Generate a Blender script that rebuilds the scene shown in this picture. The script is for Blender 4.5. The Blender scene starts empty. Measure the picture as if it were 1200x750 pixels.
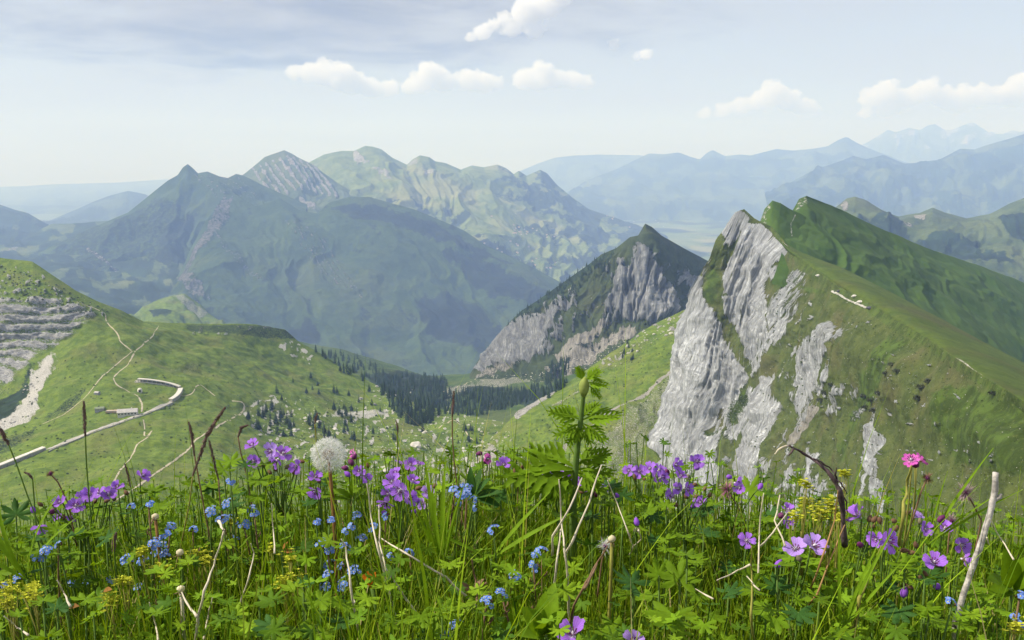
import bpy, bmesh, math, random
import numpy as np
from mathutils import Vector, Matrix, noise as mnoise
from mathutils.bvhtree import BVHTree

C = bpy.context.scene
col = C.collection
random.seed(7)
RNG = np.random.default_rng(11)

# ------------------------------------------------------------------ camera
F_PX = 1000.0                      # focal length in pixels of a 1200 px wide picture
PITCH = math.radians(9.93)
cam_d = bpy.data.cameras.new('camera')
cam = bpy.data.objects.new('camera', cam_d)
col.objects.link(cam)
cam_d.sensor_fit = 'HORIZONTAL'
cam_d.sensor_width = 36.0
cam_d.lens = 36.0 * F_PX / 1200.0
cam_d.clip_start = 0.05
cam_d.clip_end = 300000.0
cam.location = (0, 0, 0)
cam.rotation_euler = (math.radians(90) - PITCH, 0, 0)
C.camera = cam

# ------------------------------------------------------------------ light
SUN_EL = math.radians(47)
SUN_AZ = math.radians(-91)         # measured from +Y (view direction), negative = to the left
sdir = Vector((math.sin(SUN_AZ) * math.cos(SUN_EL), math.cos(SUN_AZ) * math.cos(SUN_EL), math.sin(SUN_EL)))
sun_d = bpy.data.lights.new('sun', 'SUN')
sun_d.energy = 4.6
sun_d.angle = math.radians(0.53)
sun_d.color = (1.0, 0.955, 0.89)
sun = bpy.data.objects.new('sun', sun_d)
col.objects.link(sun)
sun.rotation_euler = sdir.to_track_quat('Z', 'Y').to_euler()

SKY_STRENGTH = 0.135
world = bpy.data.worlds.new('World')
C.world = world
world.use_nodes = True

C.view_settings.view_transform = 'Standard'
C.view_settings.look = 'None'
C.view_settings.gamma = 1.0
C.view_settings.use_curve_mapping = False
C.view_settings.exposure = 0.55
C.cycles.max_bounces = 6
C.cycles.diffuse_bounces = 3
C.cycles.glossy_bounces = 2
C.cycles.transmission_bounces = 3
C.cycles.transparent_max_bounces = 8
C.cycles.volume_bounces = 3

class NT:
    """small helper round a node tree"""
    def __init__(self, tree):
        self.t = tree
        tree.nodes.clear()
    def n(self, typ, ins=None, **props):
        nd = self.t.nodes.new(typ)
        for k, v in props.items():
            setattr(nd, k, v)
        for k, v in (ins or {}).items():
            s = nd.inputs[k]
            if isinstance(v, bpy.types.NodeSocket):
                self.t.links.new(v, s)
            else:
                s.default_value = v
        return nd
    def math(self, op, a, b=0.0, c=0.0, clamp=False):
        nd = self.n('ShaderNodeMath', {0: a, 1: b, 2: c}, operation=op, use_clamp=clamp)
        return nd.outputs[0]
    def noise(self, vec, scale, detail=4.0, rough=0.55, dist=0.0):
        nd = self.n('ShaderNodeTexNoise', {'Vector': vec, 'Scale': scale, 'Detail': detail, 'Roughness': rough, 'Distortion': dist})
        return nd.outputs['Fac']
    def ramp(self, fac, stops, interp='LINEAR'):
        nd = self.n('ShaderNodeValToRGB', {0: fac})
        cr = nd.color_ramp
        cr.interpolation = interp
        while len(cr.elements) < len(stops):
            cr.elements.new(0.5)
        for e, (p, c) in zip(cr.elements, stops):
            e.position = p
            e.color = (c, c, c, 1) if isinstance(c, (int, float)) else (*c, 1)
        return nd.outputs[0]
    def mix(self, fac, a, b, mode='MIX'):
        nd = self.t.nodes.new('ShaderNodeMix')
        nd.data_type = 'RGBA'
        nd.blend_type = mode
        for s, v in ((nd.inputs[0], fac), (nd.inputs[6], a), (nd.inputs[7], b)):
            if isinstance(v, bpy.types.NodeSocket):
                self.t.links.new(v, s)
            elif isinstance(v, (tuple, list)) and len(v) == 3:
                s.default_value = (*v, 1)
            else:
                s.default_value = v
        return nd.outputs[2]
    def smooth(self, x, a, b):
        nd = self.n('ShaderNodeMapRange', {'Value': x, 'From Min': a, 'From Max': b}, interpolation_type='SMOOTHSTEP')
        return nd.outputs[0]
    def link(self, a, b):
        self.t.links.new(a, b)

# ---- sky: Nishita with a thin veil of high cloud and a grey cloud bank
def build_sky():
    w = NT(world.node_tree)
    sky = w.n('ShaderNodeTexSky', sky_type='NISHITA', sun_disc=False)
    sky.sun_elevation = SUN_EL
    sky.sun_rotation = SUN_AZ
    sky.altitude = 2000
    sky.air_density = 1.0
    sky.dust_density = 2.2
    sky.ozone_density = 1.0
    tc = w.n('ShaderNodeTexCoord')
    vec = tc.outputs['Generated']
    sep = w.n('ShaderNodeSeparateXYZ', {0: vec})
    zc = w.math('MAXIMUM', sep.outputs[2], 0.0)
    # cloud layer: directions projected on a flat layer overhead
    den = w.math('ADD', zc, 0.07)
    u = w.math('DIVIDE', sep.outputs[0], den)
    v = w.math('DIVIDE', sep.outputs[1], den)
    lay = w.n('ShaderNodeCombineXYZ', {0: u, 1: v, 2: 0.0}).outputs[0]
    n1 = w.noise(lay, 0.42, 6, 0.55, 0.4)
    n2 = w.noise(lay, 1.6, 5, 0.6, 0.3)
    veil = w.smooth(n1, 0.30, 0.72)
    # a grey bank of cloud whose ragged underside shows at the top left, 
    n3 = w.noise(lay, 0.9, 7, 0.62, 0.5)
    def patch(cu, cv, su, sv, rag, e0, e1):
        du = w.math('MULTIPLY', w.math('SUBTRACT', u, cu), su)
        dv = w.math('MULTIPLY', w.math('SUBTRACT', v, cv), sv)
        d2 = w.math('SQRT', w.math('ADD', w.math('MULTIPLY', du, du), w.math('MULTIPLY', dv, dv)))
        d2 = w.math('ADD', d2, w.math('MULTIPLY', w.math('SUBTRACT', w.math('ADD', w.math('MULTIPLY', n3, 0.6), w.math('MULTIPLY', n2, 0.4)), 0.5), rag))
        return w.math('SUBTRACT', 1.0, w.smooth(d2, e0, e1))
    bank = patch(-1.15, 4.2, 0.50, 0.62, 2.2, 0.30, 1.05)
    skyc = sky.outputs[0]
    white = (2.98, 2.93, 2.84)
    grey = w.mix(w.smooth(w.math('ADD', w.math('MULTIPLY', n2, 0.45), w.math('MULTIPLY', n3, 0.55)), 0.38, 0.62), (0.95, 0.88, 0.72), (2.35, 2.25, 2.05))
    c = w.mix(w.math('ADD', 0.72, w.math('MULTIPLY', veil, 0.24)), skyc, white)
    c = w.mix(w.math('MULTIPLY', bank, 0.92), c, grey)
    bg = w.n('ShaderNodeBackground', {'Color': c, 'Strength': SKY_STRENGTH})
    out = w.n('ShaderNodeOutputWorld', {'Surface': bg.outputs[0]})
build_sky()

# ------------------------------------------------------------------ helpers
CP, SP = math.cos(PITCH), math.sin(PITCH)
def at(px, py, D):
    """world point seen at photo pixel (px, py) at horizontal depth D"""
    X = (px - 600.0) / F_PX
    Y = -(py - 375.0) / F_PX
    k = D / (CP + Y * SP)
    return (X * k, D, k * (-SP + Y * CP))
def ray(px, py):
    X = (px - 600.0) / F_PX
    Y = -(py - 375.0) / F_PX
    return Vector((X, CP + Y * SP, -SP + Y * CP)).normalized()
def topix(P):
    P = np.asarray(P)
    zc = P[..., 1] * CP - P[..., 2] * SP
    yc = P[..., 1] * SP + P[..., 2] * CP
    zc = np.maximum(zc, 1e-3)
    return 600 + F_PX * P[..., 0] / zc, 375 - F_PX * yc / zc

def tag(o, label=None, cat=None, group=None, kind=None):
    if label: o['label'] = label
    if cat: o['category'] = cat
    if group: o['group'] = group
    if kind: o['kind'] = kind
    return o
def empty(name, loc, rot=(0, 0, 0), scale=1.0):
    o = bpy.data.objects.new(name, None)
    o.empty_display_size = 0.05
    o.location = loc
    o.rotation_euler = rot
    o.scale = (scale, scale, scale) if isinstance(scale, (int, float)) else scale
    col.objects.link(o)
    return o
def link(name, me, parent=None, loc=None):
    o = bpy.data.objects.new(name, me)
    if parent: o.parent = parent
    if loc is not None: o.location = loc
    col.objects.link(o)
    return o
def mesh_np(name, V, F, mat=None, smooth=True, attrs=None):
    """V (n,3), F (m,k) arrays; attrs {name: (n,4) colour}"""
    V = np.ascontiguousarray(V, dtype=np.float32)
    F = np.ascontiguousarray(F, dtype=np.int32)
    me = bpy.data.meshes.new(name)
    k = F.shape[1]
    me.vertices.add(len(V)); me.vertices.foreach_set('co', V.ravel())
    me.loops.add(F.size); me.loops.foreach_set('vertex_index', F.ravel())
    me.polygons.add(len(F))
    me.polygons.foreach_set('loop_start', np.arange(0, F.size, k, dtype=np.int32))
    me.polygons.foreach_set('loop_total', np.full(len(F), k, dtype=np.int32))
    me.polygons.foreach_set('use_smooth', np.full(len(F), smooth, dtype=bool))
    for an, A in (attrs or {}).items():
        a = me.attributes.new(an, 'FLOAT_COLOR', 'POINT')
        a.data.foreach_set('color', np.ascontiguousarray(A, dtype=np.float32).ravel())
    me.update(calc_edges=True)
    me.validate()
    if mat: me.materials.append(mat)
    return me

# ---- gradient noise in numpy
_perm = np.random.default_rng(3).permutation(256).astype(np.int32)
_perm = np.concatenate([_perm, _perm, _perm[:2]])
_g = np.random.default_rng(5).normal(size=(256, 3)); _g /= np.linalg.norm(_g, axis=1)[:, None]
_g = _g.astype(np.float32)
def perlin(P):
    P = np.asarray(P, dtype=np.float64)
    I = np.floor(P).astype(np.int64)
    f = (P - I).astype(np.float32)
    I &= 255
    t = f * f * f * (f * (f * 6 - 15) + 10)
    res = 0
    for dx in (0, 1):
        wx = t[:, 0] if dx else 1 - t[:, 0]
        a = _perm[I[:, 0] + dx]
        for dy in (0, 1):
            wy = t[:, 1] if dy else 1 - t[:, 1]
            b = _perm[a + I[:, 1] + dy & 255]
            for dz in (0, 1):
                wz = t[:, 2] if dz else 1 - t[:, 2]
                g = _g[_perm[b + I[:, 2] + dz & 255]]
                d = g[:, 0] * (f[:, 0] - dx) + g[:, 1] * (f[:, 1] - dy) + g[:, 2] * (f[:, 2] - dz)
                res = res + wx * wy * wz * d
    return res * 1.5
def fbm(P, octs=5, gain=0.5, ridged=False):
    s = 0; a = 1.0; tot = 0
    P = np.array(P, dtype=np.float64)
    for i in range(octs):
        n = perlin(P)
        if ridged: n = 1 - 2 * np.abs(n)
        s = s + a * n; tot += a
        a *= gain; P = P * 2.03 + 17.3
    return s / tot

def sstep(x, a, b):
    t = np.clip((x - a) / (b - a), 0, 1)
    return t * t * (3 - 2 * t)
def poly_sd(X, Y, poly):
    """signed distance (positive inside) to a polygon"""
    p = np.asarray(poly, dtype=np.float64)
    q = np.roll(p, -1, axis=0)
    d = np.full(X.shape, 1e18)
    ins = np.zeros(X.shape, dtype=bool)
    for (ax, ay), (bx, by) in zip(p, q):
        ex, ey = bx - ax, by - ay
        wx, wy = X - ax, Y - ay
        t = np.clip((wx * ex + wy * ey) / (ex * ex + ey * ey + 1e-9), 0, 1)
        d = np.minimum(d, (wx - t * ex) ** 2 + (wy - t * ey) ** 2)
        c = (ay > Y) != (by > Y)
        with np.errstate(divide='ignore', invalid='ignore'):
            xi = ax + (Y - ay) / (by - ay + 1e-12) * ex
        ins ^= c & (X < xi)
    d = np.sqrt(d)
    return np.where(ins, d, -d)
def line_d(X, Y, pts):
    d = np.full(X.shape, 1e18)
    for (ax, ay), (bx, by) in zip(pts[:-1], pts[1:]):
        ex, ey = bx - ax, by - ay
        wx, wy = X - ax, Y - ay
        t = np.clip((wx * ex + wy * ey) / (ex * ex + ey * ey + 1e-9), 0, 1)
        d = np.minimum(d, (wx - t * ex) ** 2 + (wy - t * ey) ** 2)
    return np.sqrt(d)

GROUND_BVH = []      # (bvh) of terrain that things can be set on
def hit(px, py, only=None):
    """where the line of sight at a photo pixel meets the terrain"""
    r = ray(px, py)
    best = None
    for name, b in GROUND_BVH:
        if only and name not in only: continue
        h = b.ray_cast(Vector((0, 0, 0)), r)
        if h[0] is not None and (best is None or h[3] < best[1]):
            best = (h[0], h[3], h[1])
    return best

def resample(pts, n, smooth):
    P3 = np.array([at(*p) for p in pts])
    pp = np.array([(p[0], p[1]) for p in pts], dtype=float)
    s = np.concatenate([[0], np.cumsum(np.hypot(*np.diff(pp, axis=0).T))])
    s /= s[-1]
    if np.all(np.diff(pp[:, 0]) > 0): s = (pp[:, 0] - pp[0, 0]) / (pp[-1, 0] - pp[0, 0])
    u = np.linspace(0, 1, n)
    R = np.stack([np.interp(u, s, P3[:, i]) for i in range(3)], 1)
    if smooth > 0:
        k = int(max(1, smooth * n * 3)); w = np.exp(-0.5 * (np.arange(-k, k + 1) / (smooth * n)) ** 2); w /= w.sum()
        E = np.concatenate([2 * R[:1] - R[k:0:-1], R, 2 * R[-1:] - R[-2:-k - 2:-1]])
        R = np.stack([np.convolve(E[:, i], w, 'valid') for i in range(3)], 1)
    return R
def terrain(name, label, rows, nu, nv, mat, back=(300, 200), crest_smooth=0.0, row_smooth=0.03,
            amp=(0.0, 1.0), scale=50.0, gully=(0.0, 20.0), rock_amp=(0.0, 20.0, 0.3), crest_amp=0.25, cover=None, tension=1.0,
            bvh=False, warp=0.0, seed=0.0, gully_slant=0.0, dscale=1.0, near_fade=None, grooves=None):
    rows = [[(x, y, d * dscale) for x, y, d in r] for r in rows]
    """a piece of land lofted through rows of surveyed points, from its crest down to its foot"""
    RR = [resample(r, nu, crest_smooth if i == 0 else row_smooth) for i, r in enumerate(rows)]
    nback = 0
    if back:
        c = RR[0]
        d = c.copy(); d[:, 2] = 0; d /= np.linalg.norm(d, axis=1)[:, None]
        cs = resample(rows[0], nu, 0.03)
        b1 = cs + d * back[0] * 0.35; b1[:, 2] -= back[1] * 0.3
        b2 = cs + d * back[0]; b2[:, 2] -= back[1]
        RR = [b2, b1] + RR; nback = 2
    RR = np.array(RR)                                  # (nr, nu, 3)
    seg = []
    for i in range(len(RR) - 1):
        a, b = RR[i], RR[i + 1]
        if i < nback: seg.append(1.0); continue
        xa, ya = topix(a); xb, yb = topix(b)
        seg.append(max(4.0, float(np.mean(np.hypot(xa - xb, ya - yb)))))
    front = sum(seg[nback:])
    for i in range(nback): seg[i] = front * 0.05
    t = np.concatenate([[0], np.cumsum(seg)]); 
    # finite difference (non uniform) hermite through the rows, limited so cliffs stay put
    V = np.linspace(0, t[-1], nv)
    # keep every control row exactly on a grid row
    for k in t: V[np.argmin(np.abs(V - k))] = k
    dl = np.diff(RR, axis=0) / np.diff(t)[:, None, None]
    m = np.zeros_like(RR)
    m[0] = dl[0]; m[-1] = dl[-1]
    for i in range(1, len(RR) - 1):
        h0, h1 = t[i] - t[i - 1], t[i + 1] - t[i]
        m[i] = (dl[i - 1] * h1 + dl[i] * h0) / (h0 + h1)
    m[nback] = dl[nback]
    G = np.zeros((nv, nu, 3))
    idx = np.clip(np.searchsorted(t, V, side='right') - 1, 0, len(t) - 2)
    for j, (v, i) in enumerate(zip(V, idx)):
        h = t[i + 1] - t[i]; s = (v - t[i]) / h
        if i < nback:                                   # plain slope behind the crest
            G[j] = RR[i] * (1 - s) + RR[i + 1] * s; continue
        h00 = 2 * s**3 - 3 * s**2 + 1; h10 = s**3 - 2 * s**2 + s; h01 = -2 * s**3 + 3 * s**2; h11 = s**3 - s**2
        G[j] = h00 * RR[i] + h10 * h * m[i] + h01 * RR[i + 1] + h11 * h * m[i + 1]
    # how far along the fall line from the crest (0 at crest)
    fall = np.clip((V - t[nback]) / (t[-1] - t[nback]), -1, 1)
    near_crest = sstep(np.abs(V - t[nback]), 0.0, max(6.0, front * 0.10)) * (1 - crest_amp) + crest_amp
    Nrm = np.cross(np.gradient(G, axis=1), np.gradient(G, axis=0))
    Nrm /= np.linalg.norm(Nrm, axis=2)[..., None] + 1e-9
    Nrm *= np.where(Nrm[..., 2:3] < 0, -1, 1) if np.mean(Nrm[..., 2] < 0) > 0.5 else 1
    P = G.reshape(-1, 3); N = Nrm.reshape(-1, 3)
    X, Y = topix(P)
    U = np.tile(np.linspace(0, 1, nu), nv); FV = np.repeat(fall, nu); NC = np.repeat(near_crest, nu)
    cov = np.zeros((len(P), 4)); cov[:, 3] = 1
    arc = np.concatenate([[0], np.cumsum(np.linalg.norm(np.diff(G, axis=1), axis=2).mean(0))])
    fl = np.concatenate([[0], np.cumsum(np.linalg.norm(np.diff(G, axis=0), axis=2).mean(1))])
    ARC = np.tile(arc, nv); FALL = np.repeat(fl, nu)
    face = np.stack([ARC + 0.10 * FALL, np.zeros(len(P)), FALL, np.ones(len(P))], 1)   # metres across and down the face
    if cover: cover(X, Y, P, U, FV, cov)
    q = P / scale + seed
    D = amp[0] * fbm(q, 6, 0.5) * NC
    if gully[0]:
        arc = U * gully[1]
        w = fbm(P / (scale * 1.6) + seed + 5, 4)
        gq = np.stack([arc + w * 1.5 + seed + FV * gully_slant, FV * 2.2 * (gully[2] if len(gully) > 2 else 1.0) + w * 0.4, np.full_like(U, 3.7 + seed)], 1)
        D += gully[0] * fbm(gq, 4, 0.42, True) * np.clip(FV * 6 + 0.15, 0.1, 1) * NC
    if rock_amp[0]:
        rq = (np.stack([face[:, 0], 0.35 * rock_amp[1] * fbm(P / (rock_amp[1] * 2.5), 3), FALL * rock_amp[2]], 1) / rock_amp[1] + seed + 9) if grooves else P / rock_amp[1] * np.array([1, 1, rock_amp[2]]) + seed + 9
        rn = fbm(rq, 6, 0.55, True)
        D += rock_amp[0] * rn * cov[:, 0] * NC
    if grooves:                                         # clefts cut into the rock down the fall line
        gp = np.stack([face[:, 0], 0.3 * grooves[1] * fbm(P / (grooves[1] * 3), 3), FALL * grooves[2]], 1) / grooves[1] + np.array([0.0, 0.0, seed])
        D -= grooves[0] * (1 - sstep(np.abs(fbm(gp, 4, 0.5)), 0.0, 0.085)) * cov[:, 0] * NC
    if near_fade: D = D * np.clip(P[:, 1] / near_fade, 0.22, 1.1)
    P2 = P + N * D[:, None]
    V3 = P2.astype(np.float32)
    jj, ii = np.meshgrid(np.arange(nv - 1), np.arange(nu - 1), indexing='ij')
    a = (jj * nu + ii).ravel()
    Fq = np.stack([a, a + nu, a + nu + 1, a + 1], 1)
    me = mesh_np(name, V3, Fq, mat, True, {'cover': cov, 'face': face})
    o = link(name, me)
    tag(o, label, name.replace('_', ' '), kind='structure')
    if bvh:
        GROUND_BVH.append((bvh, BVHTree.FromPolygons(V3.tolist(), Fq.tolist())))
    return o

def nz(X, Y, s, seed=0.0, octs=4):
    return fbm(np.stack([X / s + seed, Y / s, np.full(X.shape, seed * 1.7 + 0.5)], 1), octs, 0.55)
def paint(cov, ch, X, Y, poly, feather=4.0, rough=6.0, ns=18.0, val=1.0, seed=0.0, stretch=1.0):
    lo = np.min(poly, axis=0) - 40; hi = np.max(poly, axis=0) + 40
    m = (X > lo[0]) & (X < hi[0]) & (Y > lo[1]) & (Y < hi[1])
    if not m.any(): return
    x, y = X[m], Y[m]
    d = poly_sd(x, y, poly) + rough * nz(x, y / stretch, ns, seed)
    k = sstep(d, -feather, feather) * val
    cov[m, ch] = np.maximum(cov[m, ch], k)
def erase(cov, ch, X, Y, poly, feather=4.0, rough=6.0, ns=18.0, seed=0.0):
    d = poly_sd(X, Y, poly) + rough * nz(X, Y, ns, seed)
    cov[:, ch] *= 1 - sstep(d, -feather, feather)
def stroke(cov, ch, X, Y, pts, width=2.0, val=1.0, rough=1.5, ns=10, seed=0.0):
    pts = np.asarray(pts, float)
    lo = pts.min(axis=0) - 30; hi = pts.max(axis=0) + 30
    m = (X > lo[0]) & (X < hi[0]) & (Y > lo[1]) & (Y < hi[1])
    if not m.any(): return
    x, y = X[m], Y[m]
    d = line_d(x, y, pts) + rough * nz(x, y, ns, seed)
    k = (1 - sstep(d, width * 0.5, width * 1.2)) * val
    cov[m, ch] = np.maximum(cov[m, ch], k)

# ------------------------------------------------------------------ land materials
def land_mat(name, grass=((0.05, 0.085, 0.02), (0.085, 0.125, 0.03)), dry=(0.10, 0.095, 0.045), dry_amt=0.35,
             rock=((0.20, 0.195, 0.19), (0.47, 0.455, 0.44)), forest=(0.018, 0.034, 0.016), scree=(0.40, 0.38, 0.345),
             unit=30.0, rock_unit=6.0, bump=0.6, streak=0.35, auto_rock=None, grain=1.0, pebble=0.0, crack=0.38, face=False):
    """grass, rock, wood and scree, laid out by the land-cover attribute of the terrain; unit = size in metres of the grass mottling"""
    m = bpy.data.materials.new(name); m.use_nodes = True
    w = NT(m.node_tree)
    geo = w.n('ShaderNodeNewGeometry')
    pos = geo.outputs['Position']
    att = w.n('ShaderNodeAttribute', attribute_name='cover')
    sep = w.n('ShaderNodeSeparateColor', {0: att.outputs['Color']})
    big = w.noise(pos, 1.0 / (unit * 4), 5, 0.55, 0.2)
    med = w.noise(pos, 1.0 / unit, 6, 0.62, 0.2)
    fine = w.noise(pos, 6.0 / unit, 5, 0.7)
    g = w.mix(w.smooth(med, 0.32, 0.68), grass[0], grass[1])
    g = w.mix(w.math('MULTIPLY', w.smooth(big, 0.48, 0.68), dry_amt), g, dry)
    g = w.mix(w.math('MULTIPLY', w.smooth(fine, 0.50, 0.72), 0.62 * grain), g, tuple(c * 0.42 for c in grass[0]))
    g = w.mix(w.math('MULTIPLY', w.smooth(fine, 0.46, 0.30), 0.5 * grain), g, tuple(min(1, c * 1.35) for c in grass[1]))
    if pebble:
        pb = w.noise(pos, 9.0 / unit, 3, 0.75)
        g = w.mix(w.math('MULTIPLY', w.smooth(pb, 0.63, 0.72), pebble), g, tuple(c * 0.8 for c in rock[1]))
    # rock: streaks down the face plus fine fracture lines
    rpos = w.n('ShaderNodeAttribute', attribute_name='face').outputs['Vector'] if face else pos
    st = w.n('ShaderNodeMapping', {'Vector': rpos, 'Scale': (1.0, 1.0, streak)}).outputs[0]
    r1 = w.noise(st, 1.0 / rock_unit, 8, 0.68, 0.6)
    r2 = w.noise(st, 4.2 / rock_unit, 6, 0.7, 0.3)
    rk = w.mix(w.smooth(r1, 0.34, 0.62), rock[0], rock[1])
    rk = w.mix(w.math('MULTIPLY', w.smooth(r2, 0.47, 0.34), 0.8), rk, tuple(c * 0.5 for c in rock[0]))
    st2 = w.n('ShaderNodeMapping', {'Vector': rpos, 'Rotation': (0.0, 0.0, 0.0) if face else (0.10, 0.22, 0.0), 'Scale': (1.0, 1.0, streak * 0.55)}).outputs[0]
    k1 = w.math('ABSOLUTE', w.math('SUBTRACT', w.noise(st2, 1.1 / rock_unit, 4, 0.6, 0.5), 0.5))
    k2 = w.math('ABSOLUTE', w.math('SUBTRACT', w.noise(st2, 3.1 / rock_unit, 4, 0.65, 0.5), 0.5))
    cr1 = w.smooth(k1, 0.035, 0.0); cr2 = w.smooth(k2, 0.05, 0.0)
    ck = w.math('MAXIMUM', cr1, w.math('MULTIPLY', cr2, 0.75))
    if face:                                            # bedding ledges across the face
        st3 = w.n('ShaderNodeMapping', {'Vector': rpos, 'Rotation': (0.0, 0.25, 0.0), 'Scale': (0.22, 1.0, 1.0)}).outputs[0]
        k3 = w.math('ABSOLUTE', w.math('SUBTRACT', w.noise(st3, 1.5 / rock_unit, 5, 0.65, 0.8), 0.5))
        ck = w.math('MAXIMUM', ck, w.math('MULTIPLY', w.smooth(k3, 0.030, 0.0), 0.7))
    rk = w.mix(w.math('MULTIPLY', ck, crack), rk, tuple(c * 0.30 for c in rock[0]))
    stain = w.noise(pos, 0.35 / rock_unit, 4, 0.6)
    rk = w.mix(w.math('MULTIPLY', w.smooth(stain, 0.5, 0.75), 0.10), rk, (0.32, 0.28, 0.21))
    # rock edge broken up by noise
    brk = w.noise(st, 1.7 / rock_unit, 7, 0.72, 0.4)
    rm = w.math('ADD', sep.outputs[0], w.math('MULTIPLY', w.math('SUBTRACT', brk, 0.5), 2.3))
    rm = w.math('MULTIPLY', w.smooth(rm, 0.42, 0.60), w.smooth(sep.outputs[0], 0.03, 0.2))
    if auto_rock:
        nzv = w.n('ShaderNodeSeparateXYZ', {0: geo.outputs['Normal']}).outputs[2]
        ar = w.math('ADD', nzv, w.math('MULTIPLY', w.math('SUBTRACT', r1, 0.5), 0.7))
        rm = w.math('MAXIMUM', rm, w.math('SUBTRACT', 1.0, w.smooth(ar, auto_rock - 0.07, auto_rock + 0.07)))
    fm = w.math('ADD', sep.outputs[1], w.math('MULTIPLY', w.math('SUBTRACT', fine, 0.5), 1.3))
    fm = w.math('MULTIPLY', w.smooth(fm, 0.36, 0.58), w.smooth(sep.outputs[1], 0.02, 0.15))
    sm = w.math('ADD', sep.outputs[2], w.math('MULTIPLY', w.math('SUBTRACT', r2, 0.5), 1.4))
    sm = w.math('MULTIPLY', w.smooth(sm, 0.36, 0.6), w.smooth(sep.outputs[2], 0.02, 0.15))
    sc = w.mix(w.smooth(r2, 0.42, 0.62), tuple(c * 0.55 for c in scree), scree)
    fo = w.mix(w.smooth(med, 0.4, 0.65), tuple(c * 0.7 for c in forest), tuple(c * 1.5 for c in forest))
    c = w.mix(sm, g, sc)
    c = w.mix(rm, c, rk)
    c = w.mix(fm, c, fo)
    hgt = w.math('SUBTRACT', w.math('ADD', w.math('MULTIPLY', r2, 0.6), r1), w.math('MULTIPLY', ck, 0.35))
    hr = w.math('MULTIPLY', hgt, w.math('MAXIMUM', rm, w.math('MULTIPLY', sm, 0.6)))
    hg = w.math('MULTIPLY', w.math('ADD', fine, med), w.math('MULTIPLY', w.math('SUBTRACT', 1.0, rm), 0.30))
    b = w.n('ShaderNodeBump', {'Strength': bump, 'Distance': rock_unit * 0.6, 'Height': w.math('ADD', hr, hg)})
    p = w.n('ShaderNodeBsdfPrincipled', {'Base Color': c, 'Roughness': 0.95, 'Normal': b.outputs[0]})
    p.inputs['Specular IOR Level'].default_value = 0.15
    w.n('ShaderNodeOutputMaterial', {'Surface': p.outputs[0]})
    return m
# ================================================================== THE LAND
M_near = land_mat('alpine_turf', unit=14, rock_unit=5, grass=((0.066, 0.112, 0.012), (0.14, 0.195, 0.025)), dry=(0.16, 0.145, 0.055), dry_amt=0.4)
M_col = land_mat('saddle_turf', unit=11, rock_unit=5, grass=((0.066, 0.112, 0.012), (0.14, 0.195, 0.025)), dry=(0.16, 0.145, 0.055), dry_amt=0.4, streak=3.2, rock=((0.26, 0.26, 0.275), (0.58, 0.575, 0.57)), scree=(0.62, 0.60, 0.57), crack=0.6, pebble=0.25)
M_ridge = land_mat('ridge_turf', unit=9, rock_unit=4.5, bump=0.9, grass=((0.048, 0.068, 0.015), (0.088, 0.110, 0.028)), dry=(0.110, 0.095, 0.046), dry_amt=0.55, pebble=0.6,
                   rock=((0.37, 0.385, 0.41), (0.60, 0.625, 0.66)), forest=(0.050, 0.080, 0.013), streak=0.13, face=True, crack=0.5)
M_shoulder = land_mat('shoulder_turf', unit=20, rock_unit=4, grass=((0.052, 0.082, 0.012), (0.078, 0.112, 0.018)), dry=(0.075, 0.060, 0.025), dry_amt=0.5, bump=0.3)
M_bowl = land_mat('bowl_turf', unit=60, rock_unit=6, grass=((0.040, 0.084, 0.012), (0.066, 0.116, 0.020)), dry=(0.046, 0.070, 0.020), dry_amt=0.3, bump=0.25, grain=0.4)
M_mid = land_mat('valley_turf', unit=40, rock_unit=9, grass=((0.04, 0.075, 0.02), (0.075, 0.115, 0.03)), forest=(0.015, 0.028, 0.015))
M_pyr = land_mat('crag_turf', unit=30, rock_unit=12, grass=((0.030, 0.045, 0.017), (0.052, 0.072, 0.024)), rock=((0.22, 0.23, 0.245), (0.39, 0.40, 0.42)), streak=0.12, crack=0.5, face=True, bump=0.9)
M_far = land_mat('mountain_turf', unit=160, rock_unit=40, grass=((0.045, 0.07, 0.025), (0.10, 0.13, 0.045)), dry=(0.15, 0.15, 0.06), bump=0.7, rock=((0.2, 0.19, 0.18), (0.45, 0.42, 0.38)))
M_dark = land_mat('massif_turf_shade_toned', unit=160, rock_unit=40, grass=((0.026, 0.050, 0.015), (0.052, 0.084, 0.024)), dry=(0.08, 0.088, 0.038), bump=0.9, rock=((0.14, 0.135, 0.13), (0.30, 0.28, 0.26)), forest=(0.012, 0.020, 0.014))  # darker greens put the cloud shade on the massif into the colour
M_range = land_mat('pasture_range_turf', unit=170, rock_unit=45, grass=((0.085, 0.125, 0.035), (0.17, 0.21, 0.07)), dry=(0.26, 0.25, 0.12), dry_amt=0.6, bump=0.6, rock=((0.25, 0.24, 0.22), (0.5, 0.48, 0.44)), forest=(0.018, 0.030, 0.02))
M_farther = land_mat('range_turf', unit=500, rock_unit=150, grass=((0.03, 0.05, 0.022), (0.09, 0.12, 0.045)), dry=(0.12, 0.13, 0.05), bump=0.6)

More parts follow.
